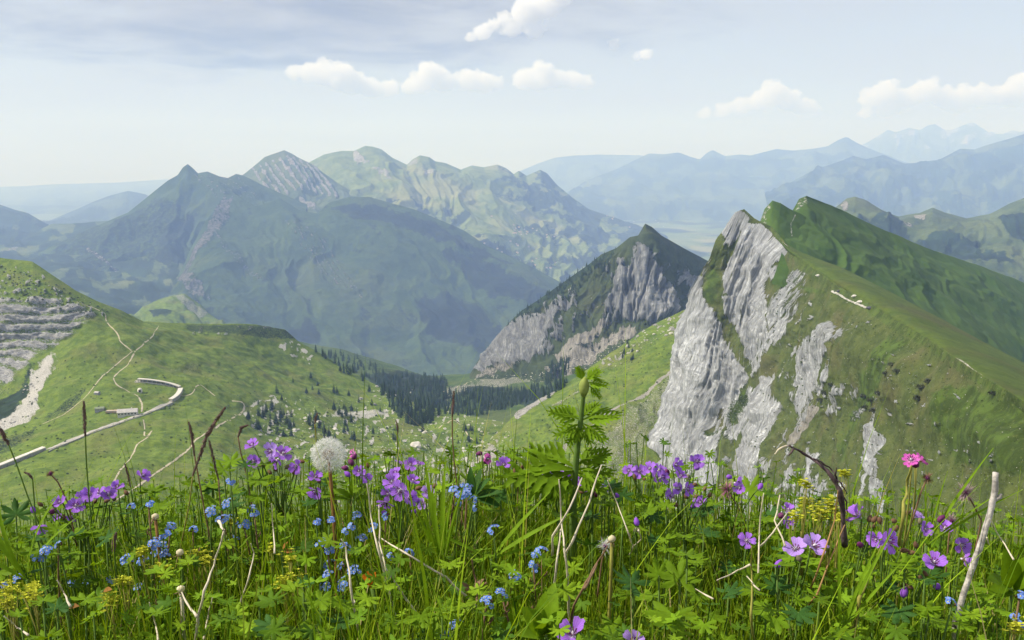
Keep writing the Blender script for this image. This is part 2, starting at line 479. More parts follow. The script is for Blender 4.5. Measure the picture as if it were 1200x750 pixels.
# ---- the col on the left: a cliffed hill, a meadow spur and the road meadow
def cover_col(X, Y, P, U, FV, cov):
    # banded cliff
    paint(cov, 0, X, Y, [(-160, 350), (-40, 345), (20, 352), (62, 346), (105, 362), (112, 374), (80, 395), (48, 415), (20, 440), (-20, 470), (-160, 520)], 5, 9, 16, 0.9)
    band = 0.5 + 0.5 * np.sin(P[:, 2] * 0.62 + 2.5 * nz(X, Y, 40, 3))
    cov[:, 0] *= 0.50 + 0.50 * sstep(band + 0.5 * nz(X, Y, 14, 33), 0.15, 0.55)
    spots = nz(X, Y, 9, 4)
    for poly in ([(-100, 312), (40, 312), (60, 330), (130, 365), (125, 372), (60, 348), (-100, 345)],
                 [(215, 381), (345, 382), (352, 394), (300, 396), (225, 391)]):
        k = poly_sd(X, Y, poly) > 0
        cov[k, 0] = np.maximum(cov[k, 0], 0.85 * sstep(spots[k], 0.10, 0.32))
        cov[k, 1] = np.maximum(cov[k, 1], 0.55 * sstep(-spots[k], 0.12, 0.4))
    paint(cov, 1, X, Y, [(215, 379), (340, 381), (356, 396), (330, 398), (222, 388)], 2, 3, 10, 0.55, 2)
    # white torrent bed and scrub round it
    paint(cov, 2, X, Y, [(60, 412), (68, 425), (48, 455), (45, 472), (20, 500), (-10, 512), (-10, 492), (20, 470), (34, 440), (50, 424)], 3, 10, 6, 0.66)
    paint(cov, 1, X, Y, [(-60, 480), (20, 455), (38, 430), (30, 460), (0, 490), (-60, 520)], 4, 6, 10, 0.8, 3)
    paint(cov, 1, X, Y, [(40, 490), (100, 455), (112, 445), (95, 470), (55, 492)], 2, 4, 8, 0.5, 4)
    paint(cov, 1, X, Y, [(-60, 520), (10, 515), (45, 498), (40, 506), (0, 535), (-60, 560)], 3, 5, 8, 0.5, 6)
    # boulder field of the saddle
    sp = nz(X, Y, 6, 8)
    k = poly_sd(X, Y, [(280, 470), (330, 460), (380, 480), (470, 455), (560, 470), (640, 470), (600, 520), (640, 600), (420, 620), (300, 520)])
    cov[:, 2] = np.maximum(cov[:, 2], sstep(k, -5, 15) * sstep(sp + 0.2 * nz(X, Y, 40, 2), 0.12, 0.32))
    for poly in ([(445, 455), (480, 448), (520, 465), (480, 470)], [(330, 405), (345, 402), (372, 425), (350, 420)], [(285, 480), (320, 466), (345, 485), (310, 505)]):
        k = poly_sd(X, Y, poly) > -3
        cov[k, 2] = np.maximum(cov[k, 2], sstep(sp[k], 0.0, 0.25))
    # bare and rusty turf
    paint(cov, 2, X, Y, [(190, 425), (235, 423), (232, 436), (200, 437)], 6, 8, 12, 0.32, 5)
    paint(cov, 2, X, Y, [(395, 478), (450, 482), (465, 486), (420, 492), (390, 490)], 2, 3, 10, 0.6, 5)
    paint(cov, 2, X, Y, [(470, 560), (600, 520), (620, 600), (500, 640)], 10, 14, 12, 0.45, 7)
terrain('meadow_col', 'green alpine saddle with banded cliff at the left and a road meadow', [
    [(-260, 300, 1260), (-150, 296, 1240), (-40, 298, 1210), (0, 302, 1200), (38, 306, 1190), (58, 320, 1180), (88, 340, 1170), (112, 352, 1180), (142, 364, 1195), (168, 377, 1230),
     (225, 379, 1330), (300, 380, 1390), (334, 386, 1420), (350, 400, 1420), (392, 424, 1420), (430, 446, 1400), (480, 470, 1340), (540, 486, 1280), (620, 500, 1200)],
    [(-260, 345, 1180), (-60, 350, 1130), (20, 352, 1110), (60, 350, 1120), (105, 364, 1130), (150, 385, 1140), (220, 400, 1200), (300, 405, 1330), (350, 425, 1370), (430, 462, 1330), (520, 496, 1180), (620, 515, 1120)],
    [(-260, 470, 1030), (-60, 450, 1035), (20, 430, 1045), (70, 405, 1060), (120, 410, 1045), (180, 420, 1040), (250, 430, 1130), (330, 445, 1240), (430, 485, 1220), (520, 512, 1130), (620, 530, 1020)],
    [(-260, 530, 850), (0, 500, 890), (60, 470, 920), (120, 458, 945), (180, 455, 960), (260, 475, 960), (340, 495, 1030), (430, 515, 1050), (520, 540, 990), (620, 560, 900)],
    [(-260, 600, 640), (0, 550, 705), (80, 518, 770), (150, 500, 815), (210, 500, 830), (290, 525, 830), (360, 545, 840), (440, 560, 840), (520, 575, 820), (620, 600, 760)],
    [(-260, 680, 480), (0, 605, 560), (100, 590, 590), (200, 590, 600), (300, 600, 600), (400, 610, 600), (520, 620, 600), (620, 640, 560)],
    [(-260, 780, 330), (0, 720, 360), (200, 710, 370), (400, 710, 370), (620, 720, 350)],
], 620, 430, M_col, back=(420, 260), amp=(17.0, 1), scale=85, rock_amp=(9.0, 30, 4.0), cover=cover_col, bvh='col', crest_amp=0.15)

# ---- wooded floor beyond the saddle
def cover_wood(X, Y, P, U, FV, cov):
    for poly in ([(430, 440), (480, 435), (525, 445), (520, 480), (540, 500), (470, 490), (440, 470)], [(390, 405), (430, 415), (475, 440), (470, 452), (420, 430)],
                 [(540, 455), (620, 455), (660, 450), (640, 475), (560, 478)]):
        paint(cov, 1, X, Y, poly, 4, 7, 9, 0.45 if poly[0][0] < 400 else 0.8)
    paint(cov, 2, X, Y, [(520, 458), (580, 440), (640, 430), (640, 440), (560, 462), (520, 470)], 3, 6, 6, 0.5, 3)
terrain('valley_slope', 'shaded valley floor with conifer woods below the crag', [
    [(290, 385, 2500), (340, 398, 2450), (400, 410, 2400), (450, 424, 2350), (500, 440, 2250), (545, 438, 2150), (620, 425, 2050), (720, 410, 1900), (860, 400, 1800)],
    [(290, 430, 1950), (400, 440, 1900), (460, 447, 1850), (530, 455, 1800), (600, 450, 1750), (700, 435, 1650), (860, 420, 1550)],
    [(290, 470, 1650), (400, 470, 1600), (480, 475, 1550), (560, 478, 1500), (640, 468, 1450), (720, 450, 1400), (860, 430, 1350)],
    [(290, 560, 1250), (420, 540, 1250), (520, 525, 1250), (620, 520, 1220), (720, 500, 1200), (860, 480, 1150)],
], 330, 150, M_mid, back=(600, 350), amp=(30, 1), scale=150, cover=cover_wood, bvh='wood')

# ---- grassy rib in front of the crag
def cover_rib(X, Y, P, U, FV, cov):
    sp = nz(X, Y, 5.5, 1)
    k = poly_sd(X, Y, [(700, 425), (755, 385), (805, 360), (815, 375), (770, 400), (715, 432)])
    cov[:, 0] = np.maximum(cov[:, 0], sstep(k, -4, 4) * sstep(sp, 0.12, 0.26))
    paint(cov, 1, X, Y, [(700, 425), (740, 398), (775, 385), (780, 400), (730, 440), (700, 440)], 6, 6, 12, 0.35, 3)
    paint(cov, 0, X, Y, [(600, 485), (612, 480), (632, 468), (655, 452), (648, 464), (625, 480), (606, 492)], 1.5, 2, 6, 1.0, 2)
    paint(cov, 2, X, Y, [(545, 552), (575, 520), (585, 530), (560, 590), (530, 600)], 4, 8, 7, 0.95, 2)
    k = poly_sd(X, Y, [(540, 540), (590, 500), (610, 520), (580, 620), (520, 620)])
    cov[:, 2] = np.maximum(cov[:, 2], sstep(k, -8, 8) * sstep(sp, 0.1, 0.3) * 0.9)
    # scree gully under the cliff
    paint(cov, 2, X, Y, [(600, 600), (650, 555), (720, 500), (790, 432), (800, 450), (770, 500), (740, 560), (680, 640), (600, 660)], 6, 12, 7, 0.44, 4)
    stroke(cov, 2, X, Y, [(660, 530), (700, 500), (760, 460), (800, 430)], 2.0, 0.8, 1.5, 8, 3)
    stroke(cov, 2, X, Y, [(648, 478), (690, 462), (725, 440)], 1.2, 0.5, 1.5, 8, 3)
terrain('grassy_rib', 'bright green rib of turf leading up to the white cliff', [
    [(520, 580, 850), (547, 550, 900), (575, 515, 960), (608, 482, 1050), (648, 460, 1090), (706, 420, 1150), (749, 390, 1200), (800, 364, 1250), (860, 340, 1290)],
    [(520, 610, 780), (560, 570, 820), (600, 530, 880), (640, 500, 950), (680, 475, 1000), (730, 440, 1050), (780, 405, 1100), (860, 370, 1150)],
    [(520, 640, 700), (580, 600, 740), (640, 560, 790), (700, 520, 850), (750, 480, 910), (800, 440, 980), (870, 400, 1040)],
    [(520, 680, 600), (600, 640, 640), (680, 590, 700), (740, 550, 790), (790, 500, 880), (880, 470, 980)],
    [(520, 760, 420), (620, 720, 460), (720, 680, 580), (800, 640, 780), (880, 600, 900)],
], 330, 240, M_near, back=(300, 220), amp=(12, 1), scale=60, gully=(5, 12, 1.2), rock_amp=(4, 9, 1), cover=cover_rib, bvh='rib')

# ---- the white-cliffed ridge
def cover_ridge(X, Y, P, U, FV, cov):
    # grey slab under the first summit
    paint(cov, 0, X, Y, [(872, 262), (892, 262), (926, 292), (905, 315), (900, 335), (905, 400), (890, 398), (872, 370), (850, 345), (848, 320), (862, 290)], 2, 3, 12, 1.0)
    paint(cov, 0, X, Y, [(852, 256), (868, 244), (880, 256), (866, 280), (855, 290), (846, 275)], 2, 5, 8, 0.7, 2)
    # great white wall
    paint(cov, 0, X, Y, [(818, 318), (834, 330), (832, 350), (850, 380), (870, 410), (882, 450), (860, 470), (830, 500), (825, 520), (806, 560), (795, 520), (790, 440), (800, 405), (800, 370)], 2, 6, 14, 1.0, 4, 2.0)
    paint(cov, 0, X, Y, [(765, 452), (785, 438), (800, 470), (800, 590), (750, 600), (756, 500)], 2, 6, 12, 0.95, 6, 2.0)
    paint(cov, 0, X, Y, [(840, 340), (870, 360), (900, 395), (905, 430), (880, 450), (860, 410)], 3, 10, 12, 0.7, 5, 2.0)
    # ribs of pale limestone further right
    paint(cov, 0, X, Y, [(900, 445), (912, 440), (915, 500), (900, 520), (890, 620), (850, 620), (870, 540), (885, 480)], 3, 9, 9, 0.8, 7, 2.5)
    paint(cov, 0, X, Y, [(935, 415), (980, 375), (985, 395), (960, 440), (955, 480), (940, 505), (930, 480), (935, 440)], 3, 9, 9, 0.75, 8, 2.5)
    paint(cov, 0, X, Y, [(905, 350), (935, 330), (945, 345), (925, 380), (915, 410), (905, 400)], 3, 9, 9, 0.62, 9, 2.0)
    paint(cov, 0, X, Y, [(820, 520), (850, 510), (845, 570), (820, 600), (810, 560)], 3, 7, 9, 0.85, 10, 2.0)
    paint(cov, 0, X, Y, [(1025, 520), (1035, 495), (1046, 520), (1042, 555), (1025, 560), (1016, 545)], 1.5, 3, 6, 1.0, 12, 2.0)
    paint(cov, 0, X, Y, [(1028, 565), (1045, 565), (1042, 610), (1030, 605)], 1.5, 3, 6, 0.8, 13, 2.0)
    paint(cov, 0, X, Y, [(930, 315), (950, 320), (945, 335), (920, 345)], 3, 8, 8, 0.45, 14, 1)
    sp = nz(X, Y, 7, 6)
    k = poly_sd(X, Y, [(880, 330), (1000, 360), (1130, 430), (1200, 560), (900, 640)])
    cov[:, 0] = np.maximum(cov[:, 0], sstep(k, -5, 10) * sstep(sp, 0.30, 0.42) * 0.8)
    # bright fresh grass in the gullies
    g = [[(820, 345), (838, 300), (848, 330), (845, 350), (832, 380)], [(1015, 440), (1040, 395), (1075, 395), (1055, 430), (1035, 470), (1020, 490), (1000, 545), (985, 555), (1000, 490)],
         [(1090, 460), (1140, 450), (1210, 480), (1210, 560), (1120, 545)], [(855, 490), (880, 450), (888, 480), (860, 510)],
         [(905, 330), (930, 315), (950, 335), (1000, 350), (960, 345), (915, 345)], [(800, 560), (830, 510), (850, 500), (840, 540), (815, 590)]]
    for i, p in enumerate(g): paint(cov, 1, X, Y, p, 7, 9, 10, 0.62, 20 + i, 1.5)
    d = line_d(X, Y, [(905, 268), (925, 292), (955, 318), (985, 341), (1015, 355), (1050, 378), (1085, 398), (1135, 433), (1200, 473)])
    cov[:, 1] = np.maximum(cov[:, 1], 0.5 * (1 - sstep(d + 7 * nz(X, Y, 9, 41), 6, 17)))
    cov[:, 1] *= 1 - 0.8 * cov[:, 0]
    # ragged ribs of rock all over the face, running down the fall line
    rib = fbm(np.stack([(X + 0.28 * Y) / 13.0, Y / 46.0, np.full(X.shape, 2.2)], 1), 5, 0.6)
    big = nz(X, Y, 60, 11, 3)
    face = sstep(poly_sd(X, Y, [(800, 330), (850, 260), (905, 290), (1000, 370), (1060, 440), (1050, 640), (740, 640), (760, 440)]), -6, 25)
    cov[:, 0] = np.maximum(cov[:, 0] * (0.80 + 0.35 * sstep(rib, -0.25, 0.1)), face * 0.80 * sstep(rib + 0.55 * big - 0.0013 * (X - 800), -0.14, 0.12))
    d = poly_sd(X, Y, [(838, 285), (852, 290), (846, 330), (852, 370), (880, 410), (894, 452), (880, 448), (850, 402), (832, 352), (826, 322)]) + 8 * nz(X, Y, 9, 31)
    cov[:, 0] *= 1 - 0.72 * sstep(d, -1, 5)
    stroke(cov, 2, X, Y, [(958, 480), (945, 498), (930, 520)], 5, 1.0, 1.5, 6, 3)
terrain('cliff_ridge', 'limestone ridge with a white cliff facing left and brown turf gullies', [
    [(852, 262, 905), (862, 249, 900), (872, 245, 900), (884, 256, 893), (905, 266, 880), (925, 290, 840), (955, 315, 760), (985, 338, 660), (1015, 352, 600), (1050, 375, 520), (1085, 395, 450), (1135, 430, 350), (1200, 470, 280), (1320, 540, 210)],
    [(838, 290, 893), (850, 282, 890), (866, 282, 888), (885, 290, 880), (905, 305, 862), (925, 325, 815), (955, 345, 735), (985, 362, 640), (1015, 380, 572), (1050, 402, 492), (1085, 425, 430), (1140, 460, 335), (1210, 500, 270), (1320, 575, 200)],
    [(808, 370, 900), (830, 375, 862), (855, 372, 855), (885, 378, 838), (915, 385, 790), (950, 395, 705), (985, 405, 608), (1020, 425, 525), (1060, 445, 440), (1105, 475, 362), (1160, 510, 292), (1320, 610, 178)],
    [(797, 440, 885), (820, 450, 832), (850, 455, 818), (885, 460, 788), (925, 465, 712), (965, 475, 628), (1005, 490, 535), (1050, 510, 430), (1100, 535, 350), (1170, 575, 268), (1320, 660, 165)],
    [(768, 510, 850), (800, 525, 805), (840, 530, 765), (885, 535, 725), (930, 540, 640), (980, 555, 535), (1030, 570, 415), (1090, 600, 322), (1170, 640, 235), (1320, 730, 145)],
    [(745, 600, 775), (790, 605, 725), (840, 610, 675), (900, 615, 630), (960, 630, 500), (1030, 655, 365), (1110, 690, 275), (1200, 740, 200), (1320, 820, 122)],
    [(735, 720, 560), (800, 725, 540), (900, 735, 450), (1000, 760, 330), (1120, 800, 225), (1320, 900, 110)],
], 560, 500, M_ridge, back=(120, 40), amp=(13, 1), scale=45, gully=(12.0, 14, 0.8), rock_amp=(5.5, 22, 0.14), near_fade=800, grooves=(4.0, 16, 0.10), cover=cover_ridge, bvh='ridge', crest_amp=0.12, row_smooth=0.012)

# shoulder: the lighter turf between the arete and the dark bowl
def cover_sh(X, Y, P, U, FV, cov):
    sp = nz(X, Y, 5, 3)
    k = poly_sd(X, Y, [(1040, 390), (1080, 395), (1140, 430), (1140, 440), (1050, 400)])
    cov[:, 0] = np.maximum(cov[:, 0], sstep(k, -3, 4) * sstep(sp, 0.12, 0.3) * 0.9)
    stroke(cov, 2, X, Y, [(918, 292), (922, 300), (930, 310), (955, 322), (985, 342), (1040, 372), (1090, 400), (1140, 432), (1190, 465)], 1.0, 0.55, 1.0, 6, 1)
terrain('turf_shoulder', 'lighter green turf shoulder along the top of the white-cliffed ridge', [
    [(905, 266, 883), (918, 284, 860), (940, 296, 830), (987, 314, 770), (1040, 340, 700), (1100, 372, 620), (1150, 399, 570), (1200, 425, 520), (1320, 490, 440)],
    [(905, 276, 878), (922, 295, 842), (950, 314, 775), (987, 336, 675), (1030, 360, 575), (1085, 393, 462), (1140, 430, 360), (1200, 466, 290), (1320, 535, 216)],
    [(905, 290, 900), (925, 306, 865), (955, 330, 785), (987, 354, 685), (1020, 375, 606), (1078, 412, 472), (1132, 448, 366), (1190, 484, 300), (1300, 550, 226)],
], 330, 110, M_shoulder, back=(140, 130), amp=(2.2, 1), scale=35, cover=cover_sh, bvh='shoulder', crest_amp=0.3)

# second and third summits and the dark bowl between skyline and shoulder
terrain('turf_knob', 'dark grassy knob between the first and third summits of the ridge', [
    [(886, 300, 905), (890, 262, 930), (896, 245, 940), (905, 235, 945), (915, 238, 945), (926, 245, 950), (938, 250, 955), (955, 262, 960)],
    [(884, 320, 900), (892, 275, 915), (902, 260, 915), (912, 258, 915), (925, 266, 918), (938, 275, 920), (955, 285, 925)],
    [(884, 345, 890), (895, 310, 885), (905, 300, 880), (915, 300, 875), (925, 303, 872), (938, 308, 870), (955, 315, 868)],
], 120, 90, M_bowl, back=(60, 60), amp=(2.5, 1), scale=25, bvh='knob',
   cover=lambda X, Y, P, U, FV, cov: (paint(cov, 0, X, Y, [(884, 300), (890, 255), (897, 243), (905, 236), (900, 250), (896, 275), (893, 310)], 2, 4, 6, 0.42), stroke(cov, 2, X, Y, [(932, 252), (927, 262), (928, 276)], 1.2, 0.5, 1, 6)))
terrain('bowl_slope', 'dark green shaded slope falling to the right from the ridge summit', [
    [(922, 262, 962), (930, 246, 985), (936, 233, 1000), (945, 229, 1005), (958, 234, 1020), (985, 245, 1055), (1010, 258, 1085), (1040, 271, 1120), (1075, 286, 1170), (1110, 299, 1220), (1150, 312, 1290), (1200, 331, 1370), (1320, 380, 1560)],
    [(922, 275, 930), (940, 262, 945), (975, 272, 975), (1020, 290, 1010), (1080, 315, 1060), (1140, 340, 1120), (1200, 365, 1190), (1320, 415, 1330)],
    [(915, 300, 850), (940, 305, 842), (990, 330, 850), (1050, 362, 870), (1120, 400, 890), (1200, 445, 920), (1320, 520, 980)],
    [(905, 330, 800), (940, 345, 790), (1000, 390, 780), (1070, 440, 760), (1140, 480, 760), (1320, 600, 780)],
], 380, 200, M_bowl, back=(200, 200), amp=(10, 1), scale=90, gully=(7.0, 8, 1.0), bvh='bowl', crest_amp=0.4,
   cover=lambda X, Y, P, U, FV, cov: (paint(cov, 0, X, Y, [(932, 250), (935, 235), (944, 229), (948, 236), (940, 244)], 1.5, 3, 5, 0.42), stroke(cov, 2, X, Y, [(1150, 372), (1180, 390), (1200, 398), (1240, 410)], 2, 0.25, 2, 12)))

# ---- pyramid crag
def cover_pyr(X, Y, P, U, FV, cov):
    paint(cov, 0, X, Y, [(742, 310), (752, 292), (764, 304), (775, 320), (785, 350), (790, 368), (760, 385), (735, 380), (718, 352), (725, 325)], 3, 10, 12, 0.92, 1, 2.5)
    paint(cov, 0, X, Y, [(790, 330), (805, 312), (815, 330), (810, 352), (795, 340)], 3, 8, 9, 0.7, 2, 2)
    paint(cov, 0, X, Y, [(555, 430), (580, 395), (600, 372), (640, 372), (660, 352), (672, 358), (655, 385), (640, 420), (600, 430), (560, 436)], 3, 9, 10, 0.88, 3, 2.5)
    paint(cov, 2, X, Y, [(650, 418), (710, 375), (718, 380), (670, 420), (655, 428)], 2, 3, 6, 0.8, 4)
    paint(cov, 2, X, Y, [(720, 345), (735, 330), (715, 352), (700, 362)], 1.5, 3, 6, 0.7, 4)
    paint(cov, 2, X, Y, [(640, 440), (690, 405), (740, 385), (748, 400), (700, 420), (660, 450)], 3, 6, 7, 0.75, 5)
    paint(cov, 2, X, Y, [(560, 440), (610, 425), (605, 435), (560, 452)], 2, 3, 6, 0.6, 6)
    paint(cov, 1, X, Y, [(600, 365), (640, 342), (690, 305), (720, 292), (700, 320), (660, 350), (620, 375)], 4, 8, 7, 0.62, 7)
    paint(cov, 1, X, Y, [(560, 425), (600, 440), (640, 440), (690, 415), (690, 430), (640, 460), (560, 455)], 3, 7, 7, 0.4, 8)
    rib = fbm(np.stack([(X + 0.25 * Y) / 9.0, Y / 34.0, np.full(X.shape, 5.2)], 1), 5, 0.6)
    face = sstep(poly_sd(X, Y, [(556, 436), (600, 374), (650, 348), (700, 325), (752, 285), (770, 300), (800, 330), (812, 360), (760, 388), (700, 395), (640, 425), (600, 438)]), -4, 10)
    cov[:, 0] = np.maximum(cov[:, 0], 0.85 * face * sstep(rib + 0.4 * nz(X, Y, 40, 12, 3), 0.0, 0.24))
    cov[:, 1] *= 1 - 0.7 * cov[:, 0]
terrain('pyramid_crag', 'pointed grey limestone crag with dark right face in the middle distance', [
    [(535, 458, 2050), (550, 440, 2050), (565, 415, 2040), (590, 385, 2040), (610, 365, 2050), (630, 352, 2050), (660, 331, 2050), (690, 310, 2040), (705, 298, 2030), (722, 291, 2020), (738, 278, 2010), (748, 276, 2003), (756, 262, 2000), (764, 266, 2010), (775, 276, 2040), (800, 290, 2110), (830, 306, 2190), (880, 335, 2300)],
    [(540, 462, 2000), (565, 440, 1970), (600, 405, 1950), (640, 375, 1950), (680, 345, 1950), (715, 325, 1945), (738, 308, 1950), (757, 298, 1945), (768, 300, 1955), (785, 308, 2000), (810, 325, 2080), (880, 360, 2200)],
    [(540, 470, 1940), (580, 450, 1890), (620, 420, 1860), (660, 390, 1860), (700, 370, 1870), (735, 350, 1885), (765, 342, 1885), (785, 345, 1910), (805, 352, 1980), (880, 385, 2100)],
    [(540, 480, 1880), (590, 462, 1800), (640, 440, 1760), (690, 412, 1760), (730, 392, 1790), (765, 385, 1800), (795, 385, 1830), (880, 410, 1950)],
    [(540, 520, 1650), (600, 500, 1600), (660, 480, 1550), (720, 450, 1550), (780, 440, 1560), (880, 450, 1700)],
], 420, 300, M_pyr, back=(500, 420), amp=(26, 1), scale=120, gully=(22, 15, 1.0), rock_amp=(22, 55, 0.14), grooves=(22, 48, 0.14), cover=cover_pyr, bvh='crag', crest_amp=0.04, row_smooth=0.015)

# ---- pasture knoll below the massif; brighter turf stands in for sunlight on it
terrain('sunny_knoll', 'bright green pasture knoll toned as sunlit at the foot of the hazy massif', [
    [(120, 395, 3700), (150, 374, 3650), (170, 360, 3600), (190, 351, 3580), (215, 345, 3560), (236, 356, 3560), (250, 372, 3560), (275, 392, 3550)],
    [(120, 400, 3400), (160, 380, 3300), (195, 368, 3250), (230, 372, 3250), (275, 398, 3300)],
    [(120, 430, 2800), (190, 415, 2700), (275, 430, 2800)],
], 120, 70, M_near, back=(500, 300), amp=(60, 1), scale=220, gully=(40, 5, 1.0),
   cover=lambda X, Y, P, U, FV, cov: (paint(cov, 1, X, Y, [(180, 372), (195, 368), (200, 378), (185, 382)], 3, 6, 6, 0.8), paint(cov, 0, X, Y, [(200, 350), (215, 346), (246, 366), (240, 372), (218, 360)], 2, 5, 6, 0.55)))

# ---- the big hazy massif
def cover_spur(X, Y, P, U, FV, cov):
    for i, p in enumerate(([(485, 360), (520, 345), (560, 360), (590, 390), (560, 420), (500, 395)], [(520, 300), (560, 305), (640, 345), (640, 370), (570, 350)], [(390, 245), (440, 238), (520, 268), (600, 310), (560, 305), (470, 270), (410, 260)],
                           [(330, 390), (360, 380), (380, 400), (350, 410)])):
        paint(cov, 1, X, Y, p, 6, 12, 14, 0.85, i)
    n = nz(X, Y, 30, 14); n2 = nz(X, Y, 8, 15)
    cov[:, 1] = np.maximum(cov[:, 1], 0.50 * sstep(n + 0.5 * n2, 0.10, 0.4))
    for i, p in enumerate(([(262, 228), (275, 232), (262, 262), (240, 300), (222, 322), (212, 330), (235, 280)], [(205, 325), (222, 318), (245, 355), (230, 362)])):
        paint(cov, 0, X, Y, p, 3, 9, 8, 0.6, 4 + i, 2)
    for i in range(6):
        x0 = 335 + i * 9; stroke(cov, 0, X, Y, [(x0, 262 + i * 5), (x0 + 18, 290 + i * 5), (x0 + 45, 330 + i * 6)], 1.4, 0.42, 3.0, 6, i)
    for i in range(5):
        stroke(cov, 0, X, Y, [(250 + i * 4, 268 + i * 9), (262 + i * 7, 300 + i * 6), (285 + i * 8, 330 + i * 3)], 1.3, 0.42, 3.0, 6, 9 + i)
    paint(cov, 2, X, Y, [(520, 285), (545, 290), (580, 315), (570, 320), (535, 300)], 3, 5, 8, 0.2, 4)
terrain('dark_spur', 'broad dark blue-green spur of the hazy massif facing right', [
    [(196, 345, 3950), (215, 312, 4150), (240, 262, 4400), (252, 243, 4550), (263, 228, 4700), (277, 227, 4720), (300, 241, 4650), (328, 232, 4700), (350, 246, 4650), (372, 250, 4620), (385, 238, 4680), (410, 230, 4720), (433, 230, 4740), (460, 238, 4720), (487, 247, 4710), (513, 257, 4700), (543, 270, 4700), (570, 288, 4650), (610, 306, 4600), (650, 327, 4550), (760, 380, 4400)],
    [(200, 362, 3800), (225, 335, 3950), (262, 290, 4250), (300, 282, 4400), (350, 285, 4400), (400, 280, 4420), (450, 280, 4430), (510, 300, 4400), (560, 320, 4350), (620, 345, 4300), (760, 405, 4150)],
    [(205, 378, 3650), (240, 362, 3750), (300, 345, 3980), (360, 340, 4060), (420, 340, 4080), (480, 345, 4080), (540, 365, 4020), (600, 385, 3950), (760, 435, 3800)],
    [(210, 398, 3500), (270, 395, 3600), (340, 400, 3700), (420, 405, 3720), (490, 410, 3700), (560, 425, 3620), (640, 440, 3550), (760, 470, 3450)],
    [(210, 450, 3100), (300, 470, 3150), (420, 480, 3200), (540, 490, 3150), (640, 500, 3050), (760, 520, 2950)],
], 460, 260, M_dark, back=(900, 500), amp=(100, 1), scale=560, gully=(85, 7, 0.8), gully_slant=-1.5, rock_amp=(20, 90, 0.4), cover=cover_spur, crest_amp=0.2, dscale=1.35)

def cover_dent(X, Y, P, U, FV, cov):
    paint(cov, 1, X, Y, [(60, 270), (150, 255), (185, 228), (215, 240), (200, 290), (150, 340), (60, 320)], 6, 14, 16, 0.5, 1)  # wood cover; its dark green also stands in for cloud shade
    paint(cov, 1, X, Y, [(200, 260), (235, 250), (215, 310), (180, 350), (165, 340)], 6, 10, 12, 0.6, 2)
    stroke(cov, 2, X, Y, [(105, 295), (125, 312), (135, 325), (155, 332), (160, 345), (158, 358)], 2.4, 0.8, 2, 6, 2)
    paint(cov, 2, X, Y, [(150, 365), (185, 348), (225, 350), (245, 372), (180, 382), (160, 378)], 5, 8, 10, 0.22, 3)
    for i in range(7):
        stroke(cov, 0, X, Y, [(228 + i * 8, 205 + (i % 3)), (240 + i * 8, 222), (256 + i * 8, 240)], 1.4, 0.42, 3.5, 6, i)
    paint(cov, 0, X, Y, [(225, 345), (240, 352), (246, 364), (235, 362)], 1.5, 3, 5, 0.8, 8)
terrain('horn_mountain', 'hazy mountain with a small sharp horn summit', [
    [(20, 310, 4900), (70, 284, 5000), (110, 266, 5050), (150, 249, 5100), (167, 235, 5130), (197, 211, 5180), (208, 205, 5200), (214, 196, 5205), (220, 192, 5210), (226, 197, 5205), (232, 203, 5200), (243, 201, 5200), (257, 207, 5200), (267, 209, 5190), (277, 204, 5200), (285, 206, 5200), (310, 218, 5200), (360, 240, 5100)],
    [(20, 320, 4700), (80, 300, 4750), (130, 280, 4800), (170, 262, 4900), (205, 240, 4980), (222, 226, 5030), (240, 230, 5000), (270, 240, 4990), (310, 250, 5000), (360, 265, 4950)],
    [(20, 335, 4400), (90, 325, 4450), (140, 315, 4500), (175, 305, 4550), (205, 290, 4700), (235, 285, 4750), (300, 290, 4800), (360, 300, 4800)],
    [(20, 355, 3950), (90, 355, 3950), (150, 358, 3900), (200, 352, 4050), (250, 350, 4300), (360, 360, 4500)],
    [(20, 420, 3200), (100, 425, 3200), (180, 420, 3200), (250, 410, 3500), (360, 420, 3900)],
], 330, 210, M_dark, back=(900, 600), amp=(100, 1), scale=500, gully=(100, 6, 0.8), gully_slant=1.0, rock_amp=(24, 90, 0.4), cover=cover_dent, crest_amp=0.06, dscale=1.35)

def cover_g3(X, Y, P, U, FV, cov):
    for i in range(10):
        x0 = 296 + i * 8; y0 = 192 - (i if i < 5 else 10 - i) * 2.5
        stroke(cov, 0, X, Y, [(x0, y0 + 4), (x0 + 12, y0 + 24), (x0 + 26, y0 + 44)], 1.9, 0.72, 3.5, 7, i)
    paint(cov, 0, X, Y, [(350, 236), (372, 240), (368, 250), (355, 246)], 2, 4, 6, 0.7, 3)
terrain('striped_peak', 'grey-green hazy peak with slanting pale rock stripes', [
    [(255, 225, 6400), (287, 203, 6450), (302, 191, 6480), (310, 184, 6490), (318, 181, 6500), (324, 179, 6500), (333, 176, 6500), (342, 180, 6500), (350, 185, 6500), (367, 193, 6480), (378, 202, 6460), (395, 214, 6450), (430, 235, 6400), (480, 255, 6300)],
    [(255, 235, 6100), (300, 214, 6200), (335, 202, 6230), (365, 215, 6200), (400, 232, 6150), (480, 262, 6050)],
    [(255, 248, 5700), (300, 245, 5750), (340, 242, 5800), (380, 250, 5750), (420, 258, 5700), (480, 272, 5600)],
    [(255, 300, 5000), (330, 300, 5050), (400, 300, 5050), (480, 310, 5000)],
], 240, 120, M_far, back=(900, 600), amp=(60, 1), scale=480, gully=(60, 8, 1.0), rock_amp=(28, 90, 0.35), cover=cover_g3, crest_amp=0.05, dscale=1.3)

